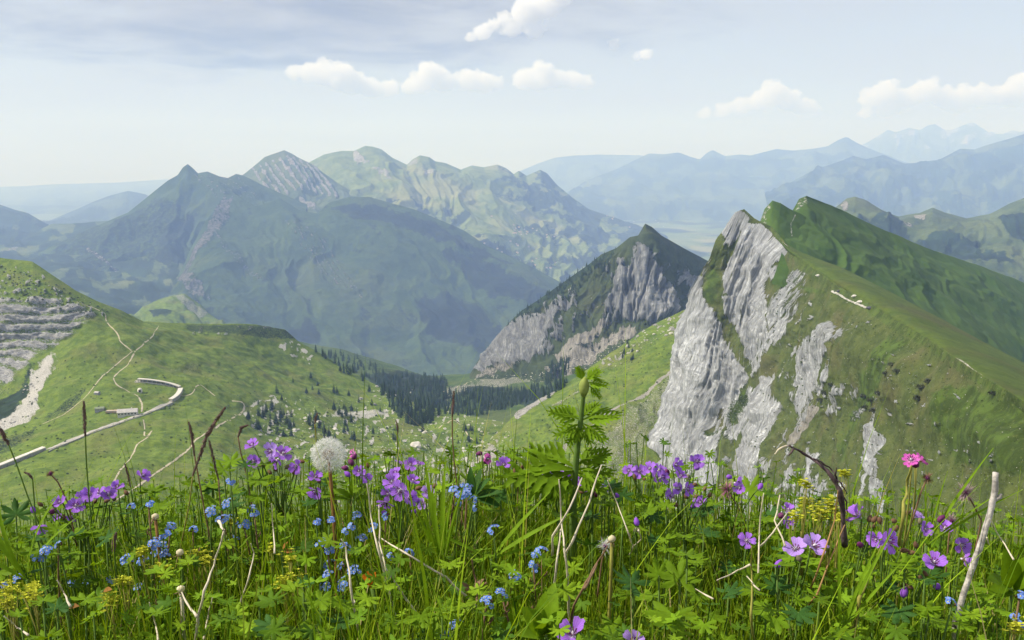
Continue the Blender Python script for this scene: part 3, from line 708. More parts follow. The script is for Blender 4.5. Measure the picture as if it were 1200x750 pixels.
def cover_g4(X, Y, P, U, FV, cov):
    paint(cov, 0, X, Y, [(412, 180), (418, 176), (432, 198), (420, 200)], 2, 4, 5, 0.8, 1)
    paint(cov, 0, X, Y, [(432, 206), (455, 212), (460, 220), (440, 212)], 2, 3, 5, 0.7, 2)
    paint(cov, 0, X, Y, [(480, 188), (492, 184), (490, 196), (478, 198)], 2, 3, 5, 0.6, 3)
    paint(cov, 0, X, Y, [(495, 203), (507, 202), (506, 212), (496, 210)], 2, 3, 5, 0.6, 3)
    n = nz(X, Y * 1.6, 22, 5); n2 = nz(X, Y * 1.5, 9, 6)
    low = sstep(Y - (215 + (X - 400) * 0.16), -5, 25)
    cov[:, 1] = np.maximum(cov[:, 1], low * sstep(n + 0.4 * n2, -0.02, 0.16) * 0.9)
    cov[:, 1] = np.maximum(cov[:, 1], sstep(X, 540, 620) * sstep(n, -0.2, 0.0) * 0.7)
    for i, pl in enumerate(([(480, 208), (560, 232), (640, 258), (660, 272), (600, 270), (520, 245)], [(535, 262), (575, 262), (625, 285), (650, 300), (655, 318), (600, 300), (560, 282)], [(640, 290), (690, 296), (680, 306), (640, 300)], [(600, 300), (630, 312), (648, 330), (630, 328)], [(380, 200), (440, 205), (500, 232), (470, 240), (400, 228)])):
        erase(cov, 1, X, Y, pl, 4, 12, 8, 50 + i)
    paint(cov, 2, X, Y, [(575, 248), (640, 262), (655, 272), (600, 266)], 3, 8, 7, 0.36, 5)
    paint(cov, 2, X, Y, [(540, 262), (610, 285), (640, 300), (650, 320), (610, 300), (560, 278)], 3, 8, 8, 0.30, 6)
terrain('long_range', 'long hazy range sloping down to the right above a settled valley', [
    [(340, 205, 8200), (365, 189, 8300), (380, 181, 8400), (400, 177, 8450), (415, 177, 8480), (428, 171, 8500), (437, 172, 8500), (447, 175, 8500), (460, 185, 8500), (477, 193, 8500), (483, 187, 8500), (492, 182, 8520), (503, 184, 8550), (510, 189, 8600), (522, 191, 8700), (540, 199, 8900), (553, 194, 9100), (567, 196, 9200), (583, 193, 9300), (593, 197, 9400), (602, 204, 9500), (608, 200, 9550), (617, 206, 9650), (633, 199, 9800), (641, 203, 9900), (653, 217, 10000), (670, 231, 10200), (690, 245, 10500), (740, 262, 11000), (790, 278, 11500)],
    [(340, 225, 7700), (400, 208, 7800), (450, 208, 7850), (500, 212, 7950), (550, 220, 8200), (600, 226, 8600), (640, 235, 9100), (690, 255, 9700), (790, 284, 10600)],
    [(340, 250, 7000), (420, 240, 7100), (480, 242, 7200), (540, 250, 7400), (600, 258, 7800), (650, 268, 8300), (700, 275, 8900), (790, 292, 9800)],
    [(340, 280, 6300), (420, 270, 6400), (500, 280, 6500), (560, 295, 6600), (620, 310, 6800), (680, 310, 7200), (740, 300, 8000), (790, 300, 9000)],
    [(340, 340, 5300), (440, 330, 5400), (560, 350, 5500), (640, 365, 5700), (720, 350, 6300), (790, 330, 7500)],
], 460, 190, M_range, back=(1500, 900), amp=(120, 1), scale=900, gully=(110, 12, 1.1), rock_amp=(30, 120, 0.4), cover=cover_g4, crest_amp=0.06, bvh='range', dscale=1.15)

# ---- far country
def cover_patch(s, fr=0.0, rk=0.0):
    def f(X, Y, P, U, FV, cov):
        n = nz(X, Y * 2.2, s, 5)
        cov[:, 1] = sstep(n + fr, -0.05, 0.15) * 0.9
        if rk:
            cov[:, 0] = sstep(nz(X, Y, s * 0.6, 9) - FV * 1.1 + rk, 0.0, 0.3)
            cov[:, 1] *= 1 - cov[:, 0]
    return f
def far(name, label, crest, D, base_y, baseD, nu=260, nv=70, amp=120, gul=(140, 14, 1.5), cov=None, mat=None, back=(3000, 1200), rock=0.0, seed=0.0, mid=0.4):
    c = [(x, y, D) for x, y in crest]
    xs = [p[0] for p in crest]; x0, x1 = min(xs), max(xs)
    def row(f): return [(x, y + (base_y - y) * f, D + (baseD - D) * f) for x, y in crest]
    return terrain(name, label, [c, row(mid), row(1.0), [(x0, base_y + 60, baseD * 0.8), (x1, base_y + 60, baseD * 0.8)]], nu, nv, mat or M_farther, back=back, amp=(amp * 1.7, 1), scale=D * 0.085, dscale=1.45,
                   gully=(gul[0] * 1.6, gul[1], gul[2]), rock_amp=(rock, D * 0.012, 0.4), cover=cov, crest_amp=0.12, row_smooth=0.02, seed=seed)
far('far_range', 'pale blue high range on the right skyline', [(900, 205), (960, 190), (1000, 176), (1020, 165), (1032, 158), (1040, 152), (1050, 155), (1065, 150), (1078, 153), (1088, 147), (1096, 145), (1108, 153), (1116, 152), (1128, 147), (1140, 144), (1150, 150), (1160, 156), (1175, 157), (1186, 153), (1196, 155), (1220, 148), (1260, 160), (1330, 170)],
    22000, 245, 17000, amp=260, gul=(300, 13, 1.4), cov=cover_patch(30, -0.2, 0.1), rock=180)
far('middle_range', 'hazy blue range across the right middle skyline', [(660, 228), (675, 220), (700, 207), (725, 197), (745, 187), (760, 180), (778, 181), (795, 179), (808, 184), (820, 187), (828, 180), (835, 176), (843, 180), (850, 183), (866, 181), (880, 182), (896, 178), (910, 175), (930, 177), (950, 175), (970, 172), (982, 165), (992, 161), (1004, 168), (1015, 173), (1060, 190), (1130, 200), (1330, 215)],
    15500, 250, 12300, amp=170, gul=(190, 13, 1.4), cov=cover_patch(34, 0.05), rock=100, seed=3.0)
far('near_blue_range', 'darker blue wooded range at the right edge behind the green hill', [(900, 228), (930, 212), (950, 201), (975, 192), (1000, 183), (1015, 187), (1035, 182), (1060, 192), (1080, 190), (1100, 187), (1112, 181), (1125, 174), (1142, 175), (1160, 169), (1180, 163), (1200, 157), (1230, 152), (1330, 160)],
    10500, 262, 7800, amp=120, gul=(130, 12, 1.4), cov=cover_patch(30, 0.12, -0.25), rock=60, seed=6.0)
far('faint_hill', 'faintest pale hill behind the far valley', [(560, 215), (600, 205), (630, 192), (650, 185), (675, 182), (700, 181), (750, 182), (790, 188), (860, 200)],
    20000, 240, 16500, amp=120, gul=(100, 10, 1.4), cov=cover_patch(30), seed=9.0)
far('far_plateau', 'low pale blue plateau on the left horizon', [(-260, 222), (-100, 221), (0, 219), (30, 218), (60, 216), (100, 215), (140, 214), (170, 212), (195, 210), (230, 213), (300, 216), (420, 222)],
    23000, 250, 14000, amp=90, gul=(60, 10, 1.4), cov=cover_patch(26, 0.05), seed=12.0, mid=0.5)
far('blue_hill', 'blue wooded hill left of the horn mountain', [(20, 268), (57, 259), (85, 247), (110, 236), (130, 229), (150, 224), (170, 228), (190, 238), (230, 255)],
    10500, 272, 8200, amp=70, gul=(60, 9, 1.4), cov=cover_patch(30, 0.2), seed=15.0, nv=50)
far('left_hill', 'dark blue rounded hill at the left edge', [(-200, 225), (-80, 228), (-30, 235), (0, 240), (17, 246), (33, 250), (45, 257), (57, 266), (80, 280)],
    6500, 290, 5200, amp=50, gul=(40, 9, 1.4), cov=cover_patch(30, 0.3), seed=18.0, mat=M_far, nv=50, back=(1500, 600))
terrain('pasture_hills', 'low pastures and woods below the horn mountain at the left', [
    [(-260, 282, 6400), (-60, 280, 6400), (0, 276, 6300), (40, 272, 6200), (60, 263, 6200), (90, 262, 6100), (130, 258, 6000), (170, 262, 5800), (230, 280, 5600)],
    [(-260, 300, 5300), (0, 296, 5300), (80, 290, 5200), (150, 295, 5000), (230, 310, 4800)],
    [(-260, 330, 4000), (0, 325, 4000), (80, 325, 4000), (150, 340, 3900), (230, 360, 3600)],
    [(-260, 420, 2700), (0, 420, 2700), (150, 420, 2700), (230, 430, 2700)],
], 240, 120, M_far, back=(1200, 500), amp=(120, 1), scale=420, bvh='pasture', dscale=1.3,
   cover=lambda X, Y, P, U, FV, cov: (cov.__setitem__((slice(None), 1), sstep(nz(X, Y * 1.8, 26, 2) + 0.12, -0.05, 0.12) * 0.9), stroke(cov, 2, X, Y, [(5, 275), (20, 280), (28, 288), (10, 295), (0, 300)], 2, 0.5, 2, 6)))
def cover_j(X, Y, P, U, FV, cov):
    for i, p in enumerate(([(1000, 262), (1040, 262), (1075, 285), (1110, 280), (1150, 300), (1200, 320), (1110, 310), (1040, 290)], [(1170, 265), (1200, 255), (1210, 290), (1185, 285)], [(1035, 248), (1053, 256), (1050, 268), (1020, 262)])):
        paint(cov, 1, X, Y, p, 5, 10, 12, 0.9, i)
    paint(cov, 0, X, Y, [(984, 240), (992, 234), (996, 240), (988, 247)], 1.5, 3, 5, 0.8, 4)
    paint(cov, 2, X, Y, [(1070, 253), (1086, 253), (1084, 257), (1072, 257)], 1, 1, 5, 0.8, 4)
    paint(cov, 0, X, Y, [(1050, 265), (1065, 268), (1070, 275), (1055, 272)], 1.5, 3, 5, 0.6, 4)
terrain('green_hill', 'pale green pasture hill with dark woods behind the ridge at the right', [
    [(950, 262, 4000), (970, 250, 4000), (984, 239, 4000), (992, 233, 4000), (1002, 231, 4000), (1014, 235, 4000), (1033, 247, 4050), (1053, 254, 4100), (1077, 250, 4150), (1093, 243, 4200), (1107, 249, 4200), (1133, 255, 4250), (1160, 250, 4300), (1183, 239, 4300), (1205, 231, 4300), (1330, 205, 4300)],
    [(950, 285, 3600), (1000, 265, 3600), (1050, 275, 3700), (1100, 275, 3750), (1150, 280, 3800), (1200, 270, 3800), (1330, 250, 3800)],
    [(950, 330, 3000), (1000, 320, 3000), (1100, 330, 3100), (1200, 340, 3200), (1330, 340, 3200)],
    [(950, 420, 2300), (1100, 430, 2300), (1330, 450, 2300)],
], 260, 130, M_far, back=(900, 500), amp=(90, 1), scale=300, gully=(50, 8, 1.2), cover=cover_j, crest_amp=0.15)

# ---- flat country: one sheet out to the horizon
def flat_land():
    n = 260
    xs = np.linspace(-26500, 26500, n); ys = np.linspace(-2500, 39500, n)
    XX, YY = np.meshgrid(xs, ys)
    P = np.stack([XX.ravel(), YY.ravel(), np.zeros(n * n)], 1)
    P[:, 2] = -960 + 45 * fbm(P / 2500.0, 4) - 520 * (1 - sstep(P[:, 1], 5200, 9200))
    cov = np.zeros((n * n, 4)); cov[:, 3] = 1
    cov[:, 1] = sstep(fbm(P / 1300.0 + 4, 4), -0.02, 0.2) * 0.8
    cov[:, 2] = sstep(fbm(P / 500.0 + 9, 3), 0.18, 0.4) * 0.45
    jj, ii = np.meshgrid(np.arange(n - 1), np.arange(n - 1), indexing='ij')
    a = (jj * n + ii).ravel()
    F = np.stack([a, a + 1, a + n + 1, a + n], 1)
    m = land_mat('lowland', unit=260, rock_unit=120, grass=((0.09, 0.14, 0.04), (0.15, 0.19, 0.07)), dry=(0.27, 0.25, 0.13), dry_amt=0.8, bump=0.2, forest=(0.025, 0.04, 0.02))
    o = link('valley_floor', mesh_np('valley_floor', P, F, m, True, {'cover': cov}))
    tag(o, 'flat hazy valley floor of fields and woods far below', 'valley floor', kind='structure')
    GROUND_BVH.append(('floor', BVHTree.FromPolygons(P.tolist(), F.tolist())))
flat_land()

# ---- steep turf below the foreground, down to the saddle
def near_slope():
    nx, ny = 160, 140
    t = np.linspace(0, 1, ny)
    ys = 1.7 * (620 / 1.7) ** t
    V = []
    u = np.linspace(-1, 1, nx)
    for y in ys:
        x = u * (y * 0.95 + 1.5)
        z = -0.78 - (y - 1.7) * 0.56
        V.append(np.stack([x, np.full(nx, y), np.full(nx, z)], 1))
    P = np.concatenate(V)
    P[:, 2] += (fbm(P / np.array([9, 9, 9]), 4)) * np.minimum(2.5, P[:, 1] * 0.03) - np.clip(P[:, 1] - 30, 0, None) * 0.04
    jj, ii = np.meshgrid(np.arange(ny - 1), np.arange(nx - 1), indexing='ij')
    a = (jj * nx + ii).ravel()
    F = np.stack([a, a + 1, a + nx + 1, a + nx], 1)
    m = land_mat('steep_turf', unit=4, rock_unit=2, bump=0.4)
    o = link('steep_meadow', mesh_np('steep_meadow', P, F, m, True, {'cover': np.tile([0, 0, 0, 1.0], (len(P), 1))}))
    tag(o, 'steep green meadow dropping away just beyond the flowers', 'meadow slope', kind='structure')
near_slope()
# ================================================================== MIDDLE DISTANCE
def simple_mat(name, c, rough=0.8, var=0.0, scale=20.0, spec=0.3, bump=0.0):
    m = bpy.data.materials.new(name); m.use_nodes = True
    w = NT(m.node_tree)
    tc = w.n('ShaderNodeTexCoord').outputs['Object']
    n = w.noise(tc, scale, 5, 0.65)
    cc = w.mix(w.smooth(n, 0.3, 0.7), tuple(x * (1 - var) for x in c), tuple(min(1, x * (1 + var)) for x in c))
    p = w.n('ShaderNodeBsdfPrincipled', {'Base Color': cc, 'Roughness': rough})
    p.inputs['Specular IOR Level'].default_value = spec
    if bump:
        b = w.n('ShaderNodeBump', {'Strength': bump, 'Distance': 0.3 / scale, 'Height': n})
        w.link(b.outputs[0], p.inputs['Normal'])
    w.n('ShaderNodeOutputMaterial', {'Surface': p.outputs[0]})
    return m
class MB:
    """collects faces, with a material slot for each"""
    def __init__(self): self.v = []; self.f = []; self.m = []
    def add(self, V, F, mi=0):
        o = len(self.v)
        self.v += [tuple(p) for p in V]
        self.f += [tuple(i + o for i in f) for f in F]
        self.m += [mi] * len(F)
    def box(self, c, s, rz=0.0, mi=0, taper=1.0):
        V = []
        for z in (-1, 1):
            k = taper if z > 0 else 1
            for x, y in ((-1, -1), (1, -1), (1, 1), (-1, 1)):
                X, Y = x * s[0] / 2 * k, y * s[1] / 2 * k
                V.append((c[0] + X * math.cos(rz) - Y * math.sin(rz), c[1] + X * math.sin(rz) + Y * math.cos(rz), c[2] + z * s[2] / 2))
        self.add(V, [(3, 2, 1, 0), (4, 5, 6, 7), (0, 1, 5, 4), (1, 2, 6, 5), (2, 3, 7, 6), (3, 0, 4, 7)], mi)
    def tube(self, pts, rad, n=6, mi=0, cap=True):
        pts = [Vector(p) for p in pts]
        if isinstance(rad, (int, float)): rad = [rad] * len(pts)
        V = []; up = Vector((0.31, 0.17, 0.93)).normalized()
        t0 = (pts[1] - pts[0]).normalized()
        a = t0.cross(up)
        if a.length < 0.1: a = t0.cross(Vector((1, 0, 0)))
        a.normalize()
        for i, p in enumerate(pts):
            t = (pts[min(i + 1, len(pts) - 1)] - pts[max(i - 1, 0)]).normalized()
            a = (a - t * a.dot(t)).normalized(); b = t.cross(a)
            for k in range(n):
                an = 2 * math.pi * k / n
                V.append(p + (a * math.cos(an) + b * math.sin(an)) * rad[i])
        F = [(i * n + k, i * n + (k + 1) % n, (i + 1) * n + (k + 1) % n, (i + 1) * n + k) for i in range(len(pts) - 1) for k in range(n)]
        if cap: F += [tuple(range(n - 1, -1, -1)), tuple((len(pts) - 1) * n + k for k in range(n))]
        self.add(V, F, mi)
    def mesh(self, name, mats, smooth=False):
        me = bpy.data.meshes.new(name)
        me.from_pydata([tuple(p) for p in self.v], [], self.f)
        mats = mats if isinstance(mats, (list, tuple)) else [mats]
        for m in mats: me.materials.append(m)
        me.polygons.foreach_set('material_index', self.m)
        me.polygons.foreach_set('use_smooth', [smooth] * len(self.f))
        me.update()
        return me

# ---- the far cloud puffs are in p8; here roads, paths, walls
M_path = simple_mat('trodden_earth', (0.42, 0.37, 0.28), 0.95, 0.2, 0.4)
M_road = simple_mat('road_gravel', (0.38, 0.36, 0.335), 0.9, 0.12, 0.5)
M_conc = simple_mat('pale_concrete', (0.55, 0.52, 0.48), 0.85, 0.15, 0.6)
M_dark = simple_mat('dark_interior_paint', (0.03, 0.03, 0.035), 0.9)  # near-black colour stands for the shade inside windows and the shelter
M_roofgrey = simple_mat('roof_sheet', (0.42, 0.40, 0.40), 0.6, 0.15, 0.5)
M_wallwhite = simple_mat('white_render', (0.62, 0.59, 0.55), 0.9, 0.1, 0.7)
M_wood = simple_mat('dark_timber', (0.10, 0.06, 0.035), 0.8, 0.25, 2.0)
M_stone = simple_mat('white_limestone', (0.50, 0.48, 0.45), 0.95, 0.3, 0.9, 0.1, 0.6)
M_stone2 = simple_mat('grey_limestone', (0.33, 0.32, 0.31), 0.95, 0.3, 0.9, 0.1, 0.6)

def drape(pix, step=3.0, only=('col', 'wood', 'rib', 'shoulder', 'ridge')):
    out = []
    for (ax, ay), (bx, by) in zip(pix[:-1], pix[1:]):
        n = max(1, int(math.hypot(bx - ax, by - ay) / step))
        for i in range(n):
            h = hit(ax + (bx - ax) * i / n, ay + (by - ay) * i / n, only)
            if h: out.append(h[0])
    h = hit(*pix[-1], only)
    if h: out.append(h[0])
    # drop points that jump to another hill
    res = [out[0]]
    for p in out[1:]:
        if (p - res[-1]).length < 90: res.append(p)
    # smooth
    for _ in range(2):
        res = [res[0]] + [(res[i - 1] + res[i] * 2 + res[i + 1]) / 4 for i in range(1, len(res) - 1)] + [res[-1]]
    return res
def settle(p, only=('col', 'wood', 'rib')):
    best = None
    for name, b in GROUND_BVH:
        if name not in only: continue
        h = b.ray_cast(Vector((p.x, p.y, p.z + 60)), Vector((0, 0, -1)))
        if h[0] is not None and abs(h[0].z - p.z) < 30 and (best is None or h[0].z > best): best = h[0].z
    return best
def ribbon(name, label, cat, pix, width, mat, lift=0.25, jitter=0.0, kind='structure', only=('col', 'wood', 'rib', 'shoulder', 'ridge')):
    pts = drape(pix, 2.5, only)
    mb = MB(); V = []
    for i, p in enumerate(pts):
        t = pts[min(i + 1, len(pts) - 1)] - pts[max(i - 1, 0)]; t.z = 0; t.normalize()
        n = Vector((-t.y, t.x, 0))
        wdt = width * (1 + jitter * random.uniform(-1, 1)) * 0.5
        for s in (-1, 0, 1):
            q = p + n * s * wdt
            z = settle(q, only)
            q.z = (z if z is not None else p.z) + lift
            V.append(q)
    F = [(i * 3 + k, i * 3 + k + 1, i * 3 + k + 4, i * 3 + k + 3) for i in range(len(pts) - 1) for k in (0, 1)]
    mb.add(V, F)
    o = link(name, mb.mesh(name, mat, True))
    tag(o, label, cat, kind=kind)
    return pts
road_px = [(158, 447), (176, 448), (190, 450), (203, 453), (212, 457), (211, 463), (206, 468), (195, 474), (180, 480), (165, 486), (150, 491), (133, 497), (110, 505), (85, 515), (65, 523), (50, 529), (25, 539), (0, 549), (-40, 566)]
road_pts = ribbon('mountain_road', 'pale mountain road with a hairpin crossing the meadow of the saddle', 'road', road_px, 3.8, M_road, 0.35)
PATHS = [
    ('pale footpath climbing straight up the saddle meadow', [(186, 382), (178, 395), (168, 404), (158, 412), (155, 418), (150, 428), (140, 435), (132, 443), (137, 452), (150, 458), (163, 465), (167, 475), (166, 483)], 2.0),
    ('broken stony path winding down from the cliffed hill', [(90, 354), (110, 361), (124, 367), (124, 377), (130, 383), (139, 392), (140, 400), (154, 411)], 1.9),
    ('faint grassy track slanting left below the path junction', [(155, 412), (140, 424), (125, 437), (118, 443), (100, 466), (75, 486), (50, 497)], 1.5),
    ('short path going down from the road below the chalet', [(168, 492), (170, 503), (168, 512), (174, 511), (178, 505)], 1.6),
    ('narrow pale path running down the lower meadow to the left', [(178, 505), (173, 513), (160, 521), (155, 535), (141, 551), (131, 569), (124, 580)], 1.7),
    ('long curved pale track at the right of the lower meadow', [(133, 588), (160, 571), (173, 561), (197, 545), (219, 529), (229, 516), (248, 503), (267, 493), (283, 484), (288, 476), (284, 471), (272, 470)], 2.4),
    ('small looping path beside the road hairpin', [(252, 464), (243, 457), (234, 450), (229, 453), (227, 460), (220, 464), (212, 464)], 1.7),
    ('crooked white path among the boulders of the valley', [(514, 502), (522, 496), (532, 491), (537, 496), (543, 499), (546, 506), (549, 512), (556, 517)], 2.3),
    ('straight pale track at the foot of the pointed crag', [(512, 462), (530, 455), (548, 449), (565, 441), (585, 437)], 3.0),
]
for lab, px_, wd in PATHS: ribbon('footpath', lab, 'path', px_, wd * 0.75, M_path, 0.22, 0.35)

def sweep(mb, pts, prof, mi=0):
    """sweep a closed profile [(sideways, up)] along points; sideways is to the right of travel"""
    n = len(prof); V = []
    for i, p in enumerate(pts):
        t = pts[min(i + 1, len(pts) - 1)] - pts[max(i - 1, 0)]; t.z = 0; t.normalize()
        s = Vector((t.y, -t.x, 0))
        for a, u in prof: V.append(p + s * a + Vector((0, 0, u)))
    F = [(i * n + k, (i + 1) * n + k, (i + 1) * n + (k + 1) % n, i * n + (k + 1) % n) for i in range(len(pts) - 1) for k in range(n)]
    F += [tuple(range(n)), tuple((len(pts) - 1) * n + k for k in range(n - 1, -1, -1))]
    mb.add(V, F, mi)
def cumlen(pts):
    s = [0]
    for a, b in zip(pts[:-1], pts[1:]): s.append(s[-1] + (b - a).length)
    return s
def along(pts, s, d):
    for i in range(len(pts) - 1):
        if s[i + 1] >= d:
            k = (d - s[i]) / max(1e-6, s[i + 1] - s[i]); return pts[i].lerp(pts[i + 1], k), (pts[i + 1] - pts[i]).normalized()
    return pts[-1], (pts[-1] - pts[-2]).normalized()
def local(pts, o): return [p - o for p in pts]
def gallery(label, px_, side, w=4.2, h=2.8):
    pts = drape(px_, 3, ('col',)); o = pts[len(pts) // 2].copy()
    t = empty('avalanche_gallery', o); tag(t, label, 'road gallery', 'covered stretches of the mountain road')
    L = local(pts, o)
    a, b = -w / 2, w / 2
    mb = MB(); sweep(mb, L, [(a - 0.5, h), (b + 0.5, h), (b + 0.5, h + 0.9), (a - 0.5, h + 0.9)]); link('roof_slab', mb.mesh('roof_slab', M_conc), t)
    bx = a if side > 0 else b
    mb = MB(); sweep(mb, L, [(bx - 0.3, -2), (bx + 0.3, -2), (bx + 0.3, h - 0.01), (bx - 0.3, h - 0.01)]); link('back_wall', mb.mesh('back_wall', M_stone2), t)
    fx = b if side > 0 else a
    mb = MB(); sweep(mb, L, [(fx - 0.3, -3.5), (fx + 0.3, -3.5), (fx + 0.3, 0.4), (fx - 0.3, 0.4)]); link('kerb_wall', mb.mesh('kerb_wall', M_conc), t)
    s = cumlen(L); d = 1.0; pm = None
    while d < s[-1]:
        p, tt = along(L, s, d); tt = Vector((tt.x, tt.y, 0)).normalized(); nn = Vector((tt.y, -tt.x, 0)); q = p + nn * fx
        if pm is None:
            mb = MB(); mb.box((0, 0, h / 2 + 0.2), (0.7, 0.6, h - 0.42)); pm = mb.mesh('pillar', M_conc)
        pl = link('pillar', pm, t, q); pl.rotation_euler.z = math.atan2(tt.y, tt.x)
        d += 5.0
gallery('straight concrete avalanche gallery where the road leaves at the left edge', [(-45, 568), (0, 549), (25, 539), (52, 528)], -1)
gallery('curved concrete avalanche gallery above the hairpin of the road', [(162, 447), (176, 448), (190, 450), (203, 453), (211, 456)], 1)
gallery('short concrete gallery with a dark mouth at the hairpin bend', [(212, 458), (211, 462), (207, 467), (200, 471)], 1)
def retaining():
    pts = drape([(200, 472), (180, 481), (165, 487), (150, 492), (133, 498), (110, 506), (85, 516), (65, 524), (54, 529)], 3, ('col',))
    o = pts[len(pts) // 2].copy(); t = empty('retaining_wall', o); tag(t, 'long pale retaining wall under the road below the chalet', 'wall')
    L = local(pts, o)
    mb = MB(); sweep(mb, L, [(-3.0, -4.0), (-2.3, -4.0), (-2.5, 0.55), (-3.0, 0.55)]); link('wall_face', mb.mesh('wall_face', M_stone2), t)
    mb = MB(); sweep(mb, L, [(-2.9, 0.56), (-2.4, 0.56), (-2.4, 0.95), (-2.9, 0.95)]); link('coping', mb.mesh('coping', M_conc), t)
retaining()

def gable_house(name, label, cat, loc, rz, L, W, H, RH, mats, win=0, chim=False, group=None, over=0.6):
    t = empty(name, loc, (0, 0, rz)); tag(t, label, cat, group)
    mb = MB()
    V = [(-L/2, -W/2, -2), (L/2, -W/2, -2), (L/2, W/2, -2), (-L/2, W/2, -2), (-L/2, -W/2, H), (L/2, -W/2, H), (L/2, W/2, H), (-L/2, W/2, H), (-L/2, 0, H + RH), (L/2, 0, H + RH)]
    mb.add(V, [(0, 1, 5, 4), (2, 3, 7, 6), (1, 2, 6, 9, 5), (3, 0, 4, 8, 7), (3, 2, 1, 0), (4, 5, 9, 8), (6, 7, 8, 9)])
    link('wall', mb.mesh('wall', mats[0]), t)
    mb = MB(); e = over; k = RH / (W / 2); th = 0.35
    for s in (-1, 1):
        y0 = s * (W / 2 + e); z0 = H - e * k + 0.05
        V = [(-L/2 - e, y0, z0), (L/2 + e, y0, z0), (L/2 + e, 0, H + RH + 0.05), (-L/2 - e, 0, H + RH + 0.05)]
        V += [(x, y, z + th) for x, y, z in V]
        mb.add(V, [(0, 1, 2, 3), (7, 6, 5, 4), (0, 4, 5, 1), (1, 5, 6, 2), (2, 6, 7, 3), (3, 7, 4, 0)])
    rf = link('roof', mb.mesh('roof', mats[1]), t)
    if chim:
        mb = MB(); mb.box((L * 0.2, W * 0.15, H + RH + 0.3), (1.0, 1.0, 2.0)); link('chimney', mb.mesh('chimney', mats[0]), rf)
    for i in range(win):
        mb = MB(); x = -L/2 + (i + 0.5) * L / win
        mb.box((0, 0, 0), (1.5, 0.12, 1.3)); wd = link('window', mb.mesh('window', M_dark), t, (x, -W/2 - 0.03, H * 0.6))
        mb = MB(); mb.box((0, 0, -0.75), (1.9, 0.3, 0.15)); link('sill', mb.mesh('sill', M_conc), wd)
    return t
h = hit(149, 487, ('col',))
gable_house('mountain_chalet', 'long low grey-roofed chalet standing beside the mountain road', 'chalet', h[0] + Vector((0, 2, 0)), math.radians(14), 19, 8, 4.0, 2.6, (M_wallwhite, M_roofgrey), win=6, chim=True)
h = hit(131, 482, ('col',))
t = empty('terrace', h[0]); tag(t, 'small pinkish stone terrace at the left of the chalet', 'terrace')
mb = MB(); mb.box((0, 0, 0), (11, 6, 1.6), 0.2); link('paving', mb.mesh('paving', simple_mat('pink_paving', (0.45, 0.33, 0.27), 0.9, 0.1, 0.5)), t)
mb = MB(); mb.box((0, -2.9, 1.1), (11, 0.4, 0.7), 0.2); link('parapet', mb.mesh('parapet', M_conc), t)
h = hit(117, 481, ('col',))
gable_house('stone_shed', 'small grey-green shed left of the terrace', 'shed', h[0], 0.3, 9, 5, 2.4, 1.3, (M_stone2, simple_mat('mossy_roof', (0.20, 0.23, 0.16), 0.9, 0.2, 0.6)), over=0.3)
h = hit(114, 462, ('col',))
gable_house('stone_hut', 'tiny grey stone hut alone on the meadow left of the path', 'hut', h[0], -0.2, 5, 4, 2.0, 1.0, (M_stone2, M_roofgrey), over=0.3)
h = hit(164, 459, ('col',))
t = empty('round_shelter', h[0]); tag(t, 'small round white shelter with a dark mouth inside the road bend', 'shelter')
mb = MB()
ring = [(2.7, -1), (2.7, 2.2), (2.4, 3.2), (1.6, 4.0), (0.6, 4.4)]
n = 14; V = [(r * math.cos(2 * math.pi * k / n), r * math.sin(2 * math.pi * k / n), z) for r, z in ring for k in range(n)]
mb.add(V, [(i * n + k, i * n + (k + 1) % n, (i + 1) * n + (k + 1) % n, (i + 1) * n + k) for i in range(len(ring) - 1) for k in range(n)] + [tuple((len(ring) - 1) * n + k for k in range(n))])
link('shell', mb.mesh('shell', M_wallwhite, True), t)
mb = MB(); mb.box((0.9, -2.55, 1.3), (2.3, 0.5, 2.4), 0.3); link('dark_mouth_block', mb.mesh('dark_mouth_block', M_dark), t)  # solid block, no hole; the shade of the mouth is its colour

# ---- stones
def stone_mesh(name, seed, sub=2, flat=0.75):
    bm = bmesh.new(); bmesh.ops.create_icosphere(bm, subdivisions=sub, radius=1.0)
    for v in bm.verts:
        c = v.co
        k = 1 + 0.38 * mnoise.noise(c * 1.1 + Vector((seed, 0, 0))) + 0.18 * mnoise.noise(c * 2.7 + Vector((0, seed, 0)))
        c *= k
        for ax in ((1, 0.2, 0.1), (-0.4, 0.9, 0.2), (0.1, -0.5, 0.86), (-0.8, -0.4, 0.4)):
            a = Vector(ax).normalized(); d = c.dot(a) - 0.78
            if d > 0: v.co -= a * d * 0.85
        v.co.z *= flat
    me = bpy.data.meshes.new(name); bm.to_mesh(me); bm.free()
    me.materials.append(M_stone if seed % 2 < 1 else M_stone2)
    return me
STONES = [stone_mesh('boulder', i + 0.3, 2) for i in range(6)]
def scatter_px(poly, n, only, rng=None):
    """points on the ground inside a photo-pixel polygon"""
    p = np.array(poly, float); lo = p.min(0); hi = p.max(0); out = []; tries = 0
    while len(out) < n and tries < n * 30:
        tries += 1
        x = random.uniform(lo[0], hi[0]); y = random.uniform(lo[1], hi[1])
        if poly_sd(np.array([x]), np.array([y]), poly)[0] < 0: continue
        h = hit(x, y, only)
        if h: out.append((h[0], x, y))
    return out
def where(x, y, poly):
    """plain words for the place of a point inside a patch"""
    p = np.array(poly, float); fx = (x - p[:, 0].min()) / np.ptp(p[:, 0]); fy = (y - p[:, 1].min()) / np.ptp(p[:, 1])
    return ('far ' if fy < 0.45 else 'near ') + ('left' if fx < 0.36 else 'right' if fx > 0.66 else 'middle')
